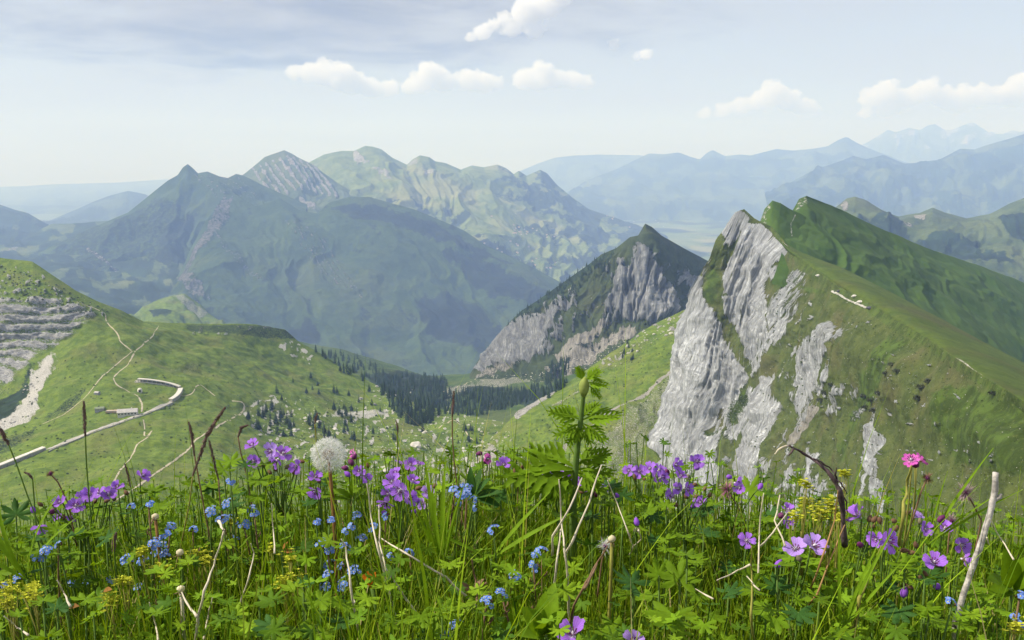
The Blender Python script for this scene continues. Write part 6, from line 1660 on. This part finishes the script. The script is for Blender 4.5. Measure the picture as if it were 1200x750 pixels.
tall_plant()

# ---- dry stalks, straws and sticks
def straw(label, runs, D, r=.0016, mat=None, name='dry_stalk', cat='dry stalk', group='dry stalks in the meadow'):
    mat = mat or M_dry
    r *= 0.78
    if D >= .92 and D < 1.1: D -= .10
    b = W(*runs[0][-1], D); base = Vector((b.x, b.y, min(b.z, gz(b.x, b.y) + .06)))
    t = empty(name, base); tag(t, label, cat, group)
    for i, run in enumerate(runs):
        P = [W(x, y, D + .03 * math.sin(j * 2.1 + i) - .01 * i) - base for j, (x, y) in enumerate(run)]
        Q = [P[0]]
        for a, c in zip(P[:-1], P[1:]):
            for k in (1, 2, 3): Q.append(a.lerp(c, k / 3) + Vector((random.uniform(-1, 1), 0, random.uniform(-1, 1))) * r * .6)
        n = len(Q); mb = MB(); mb.tube(Q, [r * (.5 + .6 * k / n) * (1.25 if k % 4 == 2 else 1) for k in range(n)], 6)
        link('stalk' if i == 0 else 'branch', mb.mesh('stalk', mat, True), t)
    return t
straw('forked white straw crossing below the dense violet tuft', [[(430, 567), (434, 605), (443, 640), (455, 690), (470, 748)], [(444, 592), (445, 635), (452, 668), (476, 702), (506, 744)], [(447, 631), (482, 652), (522, 676), (561, 713)]], 1.0, .0017)
straw('thin pale straw with a broken tip beside the brown dandelion stem', [[(400, 632), (405, 640), (411, 685), (421, 750)], [(412, 700), (416, 706)]], .95, .0016)
straw('bundle of bleached stalks fanning up left of the bare cream head', [[(655, 562), (658, 605), (662, 645), (666, 690), (668, 730)], [(705, 545), (690, 588), (672, 632), (662, 652)], [(682, 560), (668, 595), (648, 628), (648, 650)], [(657, 620), (653, 660), (648, 698)]], 1.0, .0017)
straw('limp pale straw bending down right of the tall plant', [[(712, 563), (722, 588), (735, 622), (742, 640), (738, 650)], [(742, 640), (752, 632), (748, 622)]], 1.08, .0013)
straw('white branching dead straw at the lower left', [[(259, 635), (250, 662), (240, 692), (232, 720), (229, 750)], [(213, 694), (222, 710), (230, 722)], [(258, 640), (262, 622), (256, 610)]], .92, .0018)
straw('short white straw standing right of the branching one', [[(249, 700), (244, 722), (239, 750)]], .9, .0015)
straw('short white straw standing left of the bare pale head', [[(175, 706), (182, 730), (185, 750)]], .9, .0014)
straw('crooked pale straw curving over right of the grass spikes', [[(294, 637), (298, 648), (292, 675), (284, 700), (280, 715)]], 1.0, .0013)
straw('leaning pale straw in the dark gap at the left', [[(67, 680), (75, 695), (82, 710)]], .92, .0014)
straw('rough brown crooked stalk leaning left of the yellow dandelion stalk', [[(712, 640), (698, 662), (686, 682), (672, 710), (664, 750)], [(700, 660), (694, 672), (684, 690)]], .93, .0018, M_drybr)
straw('tan straws standing left of the large pale violet pair', [[(895, 578), (890, 620), (888, 680)], [(914, 580), (908, 610), (920, 640)], [(925, 598), (905, 625), (892, 640)]], 1.02, .0014)
straw('long orange-tan straw slanting at the lower right', [[(982, 575), (978, 610), (965, 650), (950, 690)], [(990, 615), (975, 650), (958, 696), (940, 720)]], .9, .0014, leaf_mat('tan_straw', .15, base=(.36, .22, .09), tcol=(1, 1, 1)))
straw('thick yellow-green bare stem leaning under the open veined cranesbill', [[(1033, 640), (1024, 665), (1008, 700), (996, 755)]], .88, .0026, M_stem_yl)
straw('thick yellow-green upright stem under the magenta campion', [[(1068, 546), (1063, 570), (1058, 600), (1053, 640)]], .96, .0026, M_stem_yl)
straw('yellow stalk under the single magenta-violet cranesbill', [[(881, 640), (881, 670), (880, 720), (884, 752)]], .92, .0017, M_stem_yl)
straw('thin forked straw hanging over the right leaves beside the stick', [[(1160, 608), (1172, 630), (1188, 656)], [(1160, 640), (1156, 630)]], .98, .0011)
straw('twisted pale straws lying in the grass right of the centre', [[(840, 680), (858, 672), (878, 662)], [(875, 675), (890, 692)], [(815, 690), (835, 702)]], .92, .0012)
straw('white stick lying across the left corner', [[(5, 722), (20, 735), (33, 744)]], .84, .0014)
straw('crumpled brown dead leaf stalk right of the forked straw', [[(553, 655), (557, 680), (560, 705)], [(560, 690), (570, 683)]], .95, .0016, M_drybr)
straw('bent pale straw on the far left of the dandelion stem', [[(318, 590), (320, 620), (322, 648)]], 1.0, .0011)
straw('pale straw slanting behind the dandelion stem', [[(388, 570), (398, 600), (405, 625)]], 1.14, .0011, M_drybr)
def stick():
    D = .9; P = [W(1167, 554, D), W(1166, 575, D), W(1160, 603, D), (W(1150, 635, D)), W(1138, 670, D), W(1128, 700, D), W(1120, 730, D), W(1117, 775, D)]
    base = P[-1].copy(); base.z = min(base.z, gz(base.x, base.y)); t = empty('weathered_stick', base); tag(t, 'weathered grey broken stick leaning at the right edge', 'stick')
    Q = [p - base for p in P]; R = [.0031, .0035, .0031, .0034, .0033, .0032, .0038, .0034]
    mb = MB(); L = []; RR = []
    for i in range(len(Q) - 1):
        for k in range(4):
            f = k / 4; L.append(Q[i].lerp(Q[i + 1], f) + Vector((random.uniform(-1, 1), random.uniform(-1, 1), 0)) * .0003); RR.append((R[i] * (1 - f) + R[i + 1] * f) * random.uniform(.97, 1.03))
    mb.tube(L, RR, 9); link('shaft', mb.mesh('shaft', M_twig, True), t)
    mb = MB(); q = Q[2] * .35 + Q[1] * .65; mb.tube([q + Vector((.002, 0, 0)), q + Vector((.006, -.002, .003)), q + Vector((.007, -.002, .007))], [.003, .0026, .0015], 6); link('knot', mb.mesh('knot', M_twig, True), t)
    mb = MB(); q = Q[6]; 
    for k in range(7): a = k * .9; mb.tube([q, q + Vector((.006 * math.cos(a), -.004, .006 * math.sin(a)))], [.003, .001], 5)
    link('dark_lichen', mb.mesh('dark_lichen', M_twigdark, True), t)
stick()
def twig():
    D = 1.02; t0 = W(990, 620, D); base = ground_under(t0, 0, .02); t = empty('dark_twig', base); tag(t, 'dark knobbly dead twig arching left above the yellow-green umbels', 'twig')
    runs = [[(924, 522), (938, 529), (953, 538), (966, 549), (977, 561), (984, 575), (988, 600), (990, 640)], [(924, 522), (914, 526), (908, 532)], [(930, 526), (924, 534)], [(953, 538), (962, 541), (974, 550), (980, 556)], [(982, 570), (979, 556), (980, 548)], [(977, 561), (986, 566), (992, 578)], [(984, 575), (992, 588), (993, 600)]]
    for i, run in enumerate(runs):
        Q = []
        P = [W(x, y, D + .01 * math.sin(i * 2 + j)) - base for j, (x, y) in enumerate(run)]
        for a, c in zip(P[:-1], P[1:]): Q += [a.lerp(c, k / 4) + Vector((random.uniform(-1, 1), 0, random.uniform(-1, 1))) * .0007 for k in range(4)]
        Q.append(P[-1]); n = len(Q)
        rr = [(.0012 + .0024 * k / n if i == 0 else .0013 * (1 - .5 * k / n)) * random.uniform(.75, 1.3) for k in range(n)]
        mb = MB(); mb.tube(Q, rr, 6); link('branch' if i else 'stem', mb.mesh('branch', M_twigdark if i != 1 else M_dry, True), t)
twig()

# ---- dark grass spikes
def spike_mesh(pts, r, mat_hair=True, seed=0):
    mb = MB(); rr = random.Random(seed); mb.tube(pts, r * .45, 5)
    n = len(pts)
    for i in range(n - 1):
        for k in range(9):
            p = pts[i].lerp(pts[i + 1], k / 9); d = (pts[i + 1] - pts[i]).normalized(); a = rr.uniform(0, 6.28)
            u = d.orthogonal().normalized(); v = d.cross(u); o = u * math.cos(a) + v * math.sin(a); f = (i + k / 9) / (n - 1); rad = r * (.55 + .9 * math.sin(math.pi * min(1, f * .85 + .12)))
            q = p + o * rad * .4; e = p + o * rad + (-d) * rad * -1.4; s = d.cross(o) * rad * .45
            mb.add([q - s, q + s, e], [(0, 1, 2)])
    return mb.mesh('spike', M_spike)
def grass_spike(label, head, stem, D, r=.0028, smat=None):
    b = W(*stem[-1], D); base = Vector((b.x, b.y, min(b.z, gz(b.x, b.y)))) if len(stem) else b
    t = empty('grass_spike', base); tag(t, label, 'grass spike', 'dark seeding grass spikes')
    H = [W(x, y, D) - base for x, y in head]; Q = [H[0].lerp(H[-1], 0)] 
    P = []
    for a, c in zip(H[:-1], H[1:]): P += [a.lerp(c, k / 3) for k in range(3)]
    P.append(H[-1]); link('spike', spike_mesh(P, r, True, int(head[0][0])), t)
    S = [H[-1]] + [W(x, y, D) - base for x, y in stem] + [Vector((0, 0, 0))]
    mb = MB(); L = []
    for a, c in zip(S[:-1], S[1:]): L += [a.lerp(c, k / 3) for k in range(3)]
    mb.tube(L + [S[-1] + Vector((0, 0, -.01))], .0010, 5); link('stem', mb.mesh('stem', smat or M_stem, True), t)
grass_spike('dark upright grass spike standing alone at the far left above the road wall', [(98, 470), (99, 490), (100, 511)], [(101, 540), (104, 580), (110, 640)], 1.12)
grass_spike('large crossing grass spike leaning right over the curved track', [(264, 477), (254, 492), (243, 510), (235, 532), (226, 557)], [(222, 590), (212, 640), (198, 700)], 1.08, .0030, M_stem_yl)
grass_spike('grass spike leaning left across the large crossing spike', [(221, 494), (225, 510), (228, 534)], [(232, 556), (240, 600), (250, 650)], 1.1, .0024, M_drybr)
grass_spike('drooping brown grass spike right of the crossing spikes', [(245, 516), (250, 538), (256, 562)], [(258, 590), (266, 630), (272, 680)], 1.1, .0022, M_drybr)
grass_spike('short green grass spike before the lower meadow path', [(146, 543), (150, 556), (153, 571)], [(156, 590), (158, 625)], 1.15, .0016)
grass_spike('slanting pinkish grass spike cut by the left edge', [(-3, 498), (3, 508), (10, 521)], [(18, 540), (32, 580), (60, 650)], 1.1, .0028, M_stem)
grass_spike('small curled dark spike above the cranesbills left of the dandelion clock', [(291, 498), (283, 501), (279, 512)], [(282, 530), (290, 560), (296, 600)], 1.2, .0022, M_drybr)
grass_spike('thin dark grass spike in the dark wood right of the dandelion clock', [(532, 458), (531, 474), (530, 488)], [(530, 510), (532, 540), (538, 590)], 1.2, .0022, M_drybr)
grass_spike('tiny dark spike against the green knoll left of the centre', [(464, 492), (466, 500), (466, 510)], [(466, 530), (468, 560), (472, 600)], 1.22, .0014)
grass_spike('pale brown spike just above the dandelion clock at its left', [(372, 484), (370, 490), (369, 497)], [(370, 510), (372, 540), (374, 600)], 1.22, .0016, M_stem_yl)
grass_spike('white woolly spike standing over the violet spray at the left', [(136, 624), (134, 634), (133, 646)], [(136, 665), (138, 690)], 1.02, .0026)
grass_spike('dark curved spike below the left edge of the path', [(28, 553), (34, 556), (38, 561)], [(40, 585), (44, 640)], 1.15, .0018)

# ---- fluffy seed heads
def fluffy(label, px, py, R, D, stem, n=120, mat=None, mid=None):
    p = W(px, py, D); b = W(*stem[-1], D); base = Vector((b.x, b.y, min(b.z, gz(b.x, b.y)))); t = empty('fluffy_seed_head', base); tag(t, label, 'seed head')
    c = p - base; rr = random.Random(px); mb = MB()
    for i in range(n):
        d = Vector((rr.gauss(0, 1), rr.gauss(0, 1), rr.gauss(0, 1))).normalized(); u = d.orthogonal().normalized(); s = d.cross(u) * .00035
        L = R * rr.uniform(.7, 1.1); m = d * L * .5 + u * L * rr.uniform(-.2, .2); e = d * L
        mb.add([-s, s, m + s, m - s], [(0, 1, 2, 3)]); mb.add([m - s, m + s, e], [(0, 1, 2)])
    o = link('plume', mb.mesh('plume', mat or M_fluff), t, c); o['kind'] = 'stuff'
    mb = MB(); mb.tube([(0, 0, -.003), (0, 0, 0), (0, 0, .003)], [.001, .003, .001], 7); link('core', mb.mesh('core', M_plum, True), t, c)
    S = [c] + [W(x, y, D) - base for x, y in stem]; mb = MB(); L = []
    for a, q in zip(S[:-1], S[1:]): L += [a.lerp(q, k / 3) for k in range(3)]
    mb.tube(L + [S[-1]], .0011, 5); link('stem', mb.mesh('stem', M_drybr, True), t)
fluffy('larger pinkish feathery seed head left of the top of the weathered stick', 1132, 577, .0165, 1.02, [(1140, 590), (1150, 610), (1140, 660)], 170)
fluffy('smaller grey feathery seed head below the larger one', 1115, 610, .0125, 1.05, [(1112, 630), (1108, 680)], 110)
fluffy('pink feathery seed head before the foot of the white cliff', 852, 573, .018, 1.2, [(868, 600), (880, 640)], 130, leaf_mat('pink_fluff', .3, base=(.50, .22, .33), tcol=(1, 1, 1)))
fluffy('small brownish fluffy head above the violet spray at the left', 59, 555, .008, 1.15, [(68, 565), (80, 590), (90, 640)], 80, M_drybr)
fluffy('brown spidery seed cluster under the left leaf of the tall plant', 607, 557, .014, 1.22, [(607, 580), (606, 640)], 70, M_sepal)
fluffy('pale fluffy tuft left of the bare cream head', 709, 640, .013, .97, [(705, 660), (700, 700)], 80, M_pappus)
fluffy('brown hairy bud cluster leaning left of the yellow stem', 1087, 560, .009, .99, [(1080, 575), (1066, 620)], 90, M_drybr)

# ---- lady's mantle and other yellow-green flower heads
def lady(label, px, py, D, R, n, group):
    p = W(px, py, D); base = ground_under(p, 0, .02); t = empty('lady_mantle', base); tag(t, label, 'flower', group); c = p - base; rr = random.Random(px * 7)
    mb = MB(); st = MB()
    for i in range(int(n * 1.5)):
        q = Vector((rr.gauss(0, .5) * R, rr.gauss(0, .4) * R, rr.gauss(0, .4) * R)); s = rr.uniform(.0020, .0036)
        for k in range(4):
            a = k * 1.57 + rr.random(); mb.add([q + c, q + c + Vector((math.cos(a), math.sin(a) * .6 - .4, .5)) * s, q + c + Vector((math.cos(a + .9), math.sin(a + .9) * .6 - .4, .5)) * s * 1.3, q + c + Vector((math.cos(a + 1.5), math.sin(a + 1.5) * .6, .3)) * s], [(0, 1, 2, 3)])
        if i % 8 == 0: st.tube([c * .6, c * .85 + q * .3, q + c], .0005, 4)
    st.tube(bez((0, 0, 0), c * .8, (.004, 0, 0)), .0012, 5)
    link('flower_head', mb.mesh('flower_head', M_lady), t); link('stem', st.mesh('stem', M_stem_yl, True), t)
    V, F = PALM[3]
    for k in range(2):
        a = rr.uniform(0, 6); leaf_obj(t, 'leaf', V, F, M_leaf_bright, c * rr.uniform(.5, .8) + Vector((.025 * math.cos(a), .025 * math.sin(a), 0)), Matrix.Rotation(a, 3, 'Z') @ Matrix.Rotation(.4, 3, 'X'), .022)
LADY = [(188, 668, .98, .013, 40), (168, 646, 1.02, .010, 30), (232, 650, 1.02, .012, 36), (243, 658, 1.0, .009, 26), (272, 612, 1.08, .008, 22), (145, 683, .95, .010, 28), (130, 703, .92, .012, 36), (40, 700, .92, .014, 40), (12, 692, .95, .013, 40), (8, 706, .9, .012, 34), (340, 655, .98, .010, 26), (343, 676, .95, .010, 26), (334, 684, .94, .010, 26), (317, 645, 1.0, .008, 20), (40, 690, .95, .010, 28),
        (975, 592, 1.05, .013, 46), (960, 601, 1.06, .013, 46), (945, 590, 1.1, .010, 34), (990, 555, 1.05, .007, 24), (944, 568, 1.08, .008, 26), (985, 606, 1.03, .010, 30), (1190, 735, .84, .010, 26), (930, 606, 1.06, .009, 26)]
LADY.sort()
for i, (x, y, D, R, n) in enumerate(LADY):
    z = 'on the left of the bank' if x < 400 else 'under the dark twig' if x < 1100 else None
    zi = [l for l in LADY if (l[0] < 400) == (x < 400) and (l[0] < 1100) == (x < 1100)]; k = zi.index((x, y, D, R, n))
    lady('yellow-green umbel by the bottom right corner by the stick' if z is None else f'yellow-green flower head, {ORD[k] if k < 14 else "rightmost"} from left of those {z}' if k < 14 else f'yellow-green flower head, rightmost of those {z}', x, y, D, R, n, None if z is None else f'yellow-green flower heads {z}')

# ---- leafy clumps that can be picked out
def clump(name, label, px, py, D, leaves, shape, mat, size, up=.9):
    """leaves: list of (direction in picture degrees, tilt to camera, scale)"""
    o = W(px, py, D); base = Vector((o.x, o.y, gz(o.x, o.y))); t = empty(name, base); tag(t, label, 'plant'); c = o - base
    st = MB()
    for a, tl, s in leaves:
        a = math.radians(a); d = Vector((math.cos(a), -math.sin(math.radians(tl)), math.sin(a))).normalized(); n = Vector((-.3, -.5, .85)); sd = d.cross(n)
        if sd.length < .1: sd = Vector((1, 0, 0))
        sd.normalize(); n = sd.cross(d)
        leaf_obj(t, 'leaf', *shape, mat, c + d * .004, Matrix((sd, d, n)).transposed(), size * s)
    st.tube(bez((0, 0, 0), c, (.004, 0, 0)), .002, 5); link('stem', st.mesh('stem', M_stem, True), t)
clump('broad_leaved_plant', 'bright broad-leaved plant low in the middle with upright pointed leaves', 640, 745, .82, [(95, 10, 1.0), (70, 30, .9), (120, 20, .95), (45, 40, .8), (150, 40, .8), (82, -20, 1.05), (108, 45, .7)], LANCE_W, M_leaf_bright, .048)
clump('broad_leaved_plant', 'second bright pointed plant left of the violet flower at the bottom edge', 606, 755, .84, [(95, 10, 1.0), (75, 30, .9), (125, 20, .9), (60, -20, .9)], LANCE_W, M_leaf_bright, .045)
clump('dark_leaved_plant', 'dark lance-leaved sprig right of the blue spray in the middle', 556, 582, 1.15, [(100, 10, 1.0), (62, 20, .9), (28, 30, 1.0), (140, 20, .8), (-5, 30, .9), (80, -20, .9)], LANCE_M, M_leaf_dark, .042)
clump('broad_leaved_plant', 'pale-edged leaf sprig right of the dandelion stem in the grass', 414, 585, 1.08, [(95, 20, .8), (50, 30, .8), (130, 30, .8), (20, 30, .7), (160, 30, .7)], LANCE_T, M_leaf, .036)
clump('hogweed_plant', 'broad soft green leaves at the right edge beside the weathered stick', 1185, 690, .98, [(110, 20, 1.0), (80, 30, 1.1), (145, 30, .9), (60, 10, 1.0), (170, 40, .8), (40, 35, 1.0)], LANCE_W, M_leaf, .060)
clump('grass_tuft', 'tuft of long upright bright blades left of the blue spray', 520, 665, 1.0, [(95, 10, 1.0), (88, 0, 1.15), (100, -10, 1.1), (82, 15, .95), (105, 10, .8), (76, 0, .9), (92, 20, 1.05), (112, 5, .7)], lance(.03, 8, .12, .2), M_leaf_bright, .125)
clump('grass_tuft', 'long arching blades rising left of the cranesbill tuft at the far left', 32, 680, 1.0, [(105, 10, 1.0), (120, 0, 1.1), (75, 5, 1.0), (60, 10, .85), (140, 10, .8)], lance(.03, 8, .35, .2), M_leaf_bright, .13)
clump('grass_tuft', 'tall bright grass blades crossing beside the top of the weathered stick', 1085, 640, 1.0, [(62, 0, 1.5), (80, 0, 1.0), (35, 0, 1.4), (48, 10, 1.1), (95, 0, .9)], lance(.015, 9, .18, .2), M_leaf_bright, .095)
clump('grass_tuft', 'bright blades standing below the large violet pair at the lower right', 985, 745, .86, [(80, 10, 1.0), (70, 0, 1.15), (95, 0, 1.0), (60, 5, .9)], lance(.018, 8, .2, .2), M_leaf_bright, .12)
clump('grass_tuft', 'arching grass blades in the middle below the dark lance leaves', 575, 655, 1.02, [(35, 10, 1.3), (50, 0, 1.2), (20, 10, .9), (150, 10, 1.0)], lance(.015, 9, .3, .2), M_leaf_bright, .095)
for i, (lab, x, y, D, s) in enumerate((('large deeply cut leaf rosette at the bottom right of the centre', 790, 700, .86, 1.3), ('cut leaf rosette beneath the violet group before the cliff', 800, 625, 1.05, 1.0), ('dark cut leaf rosette left under the violet spray', 95, 640, 1.05, 1.2), ('cut leaf rosette under the cranesbills left of the dandelion', 310, 570, 1.12, 1.0),
                                  ('cut leaf rosette beneath the single veined cranesbill', 1060, 710, .88, 1.0), ('cut leaf rosette in the bottom middle of the grass', 470, 735, .82, .9), ('cut leaf rosette at the foot of the dandelion stem', 345, 725, .84, 1.0), ('bright cut leaf rosette below the low violet row', 700, 600, 1.1, 1.1), ('cut leaf rosette low before the dark twig', 930, 710, .86, 1.1), ('cut leaf rosette in the left bottom corner', 60, 735, .85, .9), ('cut leaf rosette right of the tall plant', 745, 590, 1.14, 1.0), ('leafy clump at the left edge behind the arching blades', 22, 632, 1.12, 1.4), ('leafy clump below the right end of the violet spray', 140, 607, 1.15, 1.3), ('leafy clump behind the grass spike stems', 255, 575, 1.2, 1.2), ('leafy clump right under the dandelion clock', 400, 580, 1.2, 1.2), ('leafy clump left of the tall plant at the rim of the bank', 600, 580, 1.2, 1.2), ('leafy clump before the foot of the white cliff', 850, 598, 1.18, 1.4), ('leafy clump under the pink feathery head', 885, 640, 1.1, 1.3), ('leafy clump left of the weathered stick', 1090, 690, .95, 1.1))):
    o = W(x, y, D); base = Vector((o.x, o.y, gz(o.x, o.y))); t = empty('leafy_plant', base); tag(t, lab, 'plant'); c = o - base; st = MB()
    for k in range(10):
        a = k * .9 + i; q = Vector((math.cos(a) * .055 * s * random.uniform(.3, 1.1), math.sin(a) * .040 * s, random.uniform(-.03, .03)))
        V, F = PALM[k % 3]
        leaf_obj(t, 'leaf', V, F, (M_leaf, M_leaf, M_leaf_bright, M_leaf_dark)[(k + i) % 4], c + q, Matrix.Rotation(math.atan2(q.y, q.x) - 1.57, 3, 'Z') @ Matrix.Rotation(random.uniform(-.7, .5) + .25, 3, 'X'), s * random.uniform(.015, .025))
        st.tube(bez((0, 0, 0), c + q, (q.x * .3, 0, 0), 4), .0011, 4)
    link('stem', st.mesh('stem', M_stem, True), t)
# withered bits
def bits():
    p = W(437, 690, .92); base = ground_under(p, .01, .01); t = empty('hawkweed', base); tag(t, 'wilted orange flower head low in the grass left of the forked straw', 'flower'); c = p - base; mb = MB()
    for k in range(22):
        a = random.uniform(0, 6.28); d = Vector((math.cos(a) * .45 - .25, math.sin(a) * .45, 1)).normalized(); s = d.orthogonal().normalized() * .0012; L = random.uniform(.010, .022)
        mb.add([c - s, c + s, c + d * L + s, c + d * L - s], [(0, 1, 2, 3)])
    link('florets', mb.mesh('florets', M_orange), t)
    mb = MB(); mb.tube(bez((0, 0, 0), c, (.004, 0, 0)), [.0018] * 7 + [.003], 6); link('stem', mb.mesh('stem', M_stem, True), t)
bits()
clump('withered_leaf', 'rust-brown withered leaf lying left of the yellow umbels', 120, 692, .93, [(25, 35, 1.0)], LANCE_W, M_rust, .015)
clump('withered_leaf', 'small rusty leaf below the yellow heads at the left', 78, 712, .9, [(20, 20, 1.0)], LANCE_W, M_rust, .015)
clump('withered_leaf', 'orange-brown withered leaf left of the dandelion stem', 330, 646, 1.0, [(12, 20, 1.0), (60, 10, .8)], LANCE_W, M_rust, .016)
clump('withered_leaf', 'crumpled brown dead leaf right of the forked straw', 553, 695, .93, [(60, 10, 1.0), (120, 20, .8), (10, 20, .9), (-30, 20, .8)], LANCE_T, M_drybr, .020)
# ------------------------------------------------------------------ clouds, beyond and above the haze
def cloud_material():
    m = bpy.data.materials.new('cloud_vapour'); m.use_nodes = True
    w = NT(m.node_tree)
    v = w.n('ShaderNodeVolumeScatter', {'Color': (1, 1, 1, 1), 'Density': 0.0018, 'Anisotropy': 0.0})
    w.n('ShaderNodeOutputMaterial', {'Volume': v.outputs[0]})
    return m
M_cloud = cloud_material()
def cumulus(label, puffs, D, seed=0):
    bm = bmesh.new(); k = D / 1000.0
    c0 = Vector(at(puffs[0][0], puffs[0][1], D)); rr = random.Random(seed)
    for x, y, r in puffs:
        c = Vector(at(x, y, D)) - c0
        for j in range(13):
            q = Vector((rr.uniform(-1, 1), rr.uniform(-1, 1), rr.uniform(-.3, .95))).normalized() * r * k * rr.uniform(.7, .95) if j else Vector((0, 0, 0))
            R = r * k * (1.0 if j == 0 else rr.uniform(.22, .52))
            M = Matrix.Translation(c + q) @ Matrix.Diagonal((R * 1.15, R * 1.2, R * .85, 1))
            bmesh.ops.create_icosphere(bm, subdivisions=2, radius=1.0, matrix=M)
    me = bpy.data.meshes.new('cloud_raw'); bm.to_mesh(me); bm.free()
    tmp = bpy.data.objects.new('cloud_raw', me); col.objects.link(tmp)
    md = tmp.modifiers.new('r', 'REMESH'); md.mode = 'VOXEL'; md.voxel_size = 1.5 * k
    ev = tmp.evaluated_get(bpy.context.evaluated_depsgraph_get()); me2 = bpy.data.meshes.new_from_object(ev)
    bpy.data.objects.remove(tmp)
    n = len(me2.vertices); V = np.zeros(n * 3, np.float32); me2.vertices.foreach_get('co', V); V = V.reshape(-1, 3)
    N = np.zeros(n * 3, np.float32); me2.vertices.foreach_get('normal', N); N = N.reshape(-1, 3)
    d = fbm(V / (8 * k) + seed, 5, 0.6) * 7.5 * k + fbm(V / (3 * k) + seed, 3, 0.6) * 2.6 * k
    zmin = V[:, 2].min(); low = sstep(V[:, 2], zmin, zmin + 9 * k)
    V = V + N * (d * (0.25 + 0.75 * low))[:, None]
    me2.vertices.foreach_set('co', V.astype(np.float32).ravel()); me2.update()
    me2.materials.clear(); me2.materials.append(M_cloud)
    o = link('cloud', me2, None, c0); o.name = 'cloud'
    tag(o, label, 'cloud', 'white cumulus clouds over the mountains')
cumulus('bright white cumulus left of the centre with a ragged trailing base', [(385, 88, 17), (398, 92, 18), (365, 86, 14), (345, 85, 9), (415, 98, 15), (436, 104, 13), (455, 104, 11)], 44000, 1)
cumulus('two-humped white cumulus in the middle of the left sky', [(505, 86, 15), (492, 98, 14), (478, 103, 9), (520, 96, 14), (550, 95, 14), (565, 97, 14), (580, 97, 9)], 44000, 2)
cumulus('compact flat-based white cumulus alone right of the middle', [(636, 86, 13), (615, 94, 13), (632, 95, 14), (650, 94, 12), (670, 94, 12), (686, 97, 9)], 44000, 3)
cumulus('long low white cumulus over the far valley', [(908, 108, 13), (895, 118, 14), (922, 118, 14), (870, 124, 11), (848, 129, 9), (940, 126, 12), (826, 134, 7), (952, 128, 8)], 44000, 4)
cumulus('broad bank of white cumulus over the high range at the right', [(1035, 112, 16), (1020, 116, 12), (1085, 107, 15), (1060, 116, 14), (1105, 114, 14), (1130, 112, 14), (1150, 113, 14), (1170, 112, 13), (1015, 132, 8), (1040, 128, 12), (1120, 124, 12)], 44000, 5)
cumulus('high white cumulus cut by the right edge', [(1200, 100, 17), (1188, 108, 15), (1215, 105, 20), (1235, 110, 18), (1185, 118, 11)], 44000, 6)
cumulus('broken bright cloud at the top centre of the sky', [(618, 16, 17), (640, 8, 15), (600, 34, 11), (626, 36, 11), (655, -6, 16), (590, 22, 8)], 51000, 7)
cumulus('small ragged cloud left of the broken bright cloud', [(566, 38, 10), (578, 30, 7), (552, 44, 6)], 51000, 8)
cumulus('small faint cloud puffs right of the compact flat-based cumulus', [(757, 64, 7), (746, 67, 5), (720, 52, 6)], 51000, 9)
# ------------------------------------------------------------------ the air
def build_haze():
    x0, x1, y0, y1, z0, z1 = -27000, 27000, -3000, 40000, -1640, 2150
    V = [(x, y, z) for x in (x0, x1) for y in (y0, y1) for z in (z0, z1)]
    F = [(0, 1, 3, 2), (4, 6, 7, 5), (0, 4, 5, 1), (2, 3, 7, 6), (0, 2, 6, 4), (1, 5, 7, 3)]
    m = bpy.data.materials.new('air'); m.use_nodes = True
    w = NT(m.node_tree)
    v = w.n('ShaderNodeVolumePrincipled', {'Color': (0.35, 0.51, 0.96, 1), 'Absorption Color': (0.88, 0.88, 0.88, 1), 'Density': 0.96e-4, 'Anisotropy': 0.0})
    w.n('ShaderNodeOutputMaterial', {'Volume': v.outputs[0]})
    o = link('haze', mesh_np('haze', np.array(V, float), np.array(F), m, False))
    tag(o, 'pale blue summer haze filling the air over the valleys', 'haze', kind='stuff')
build_haze()
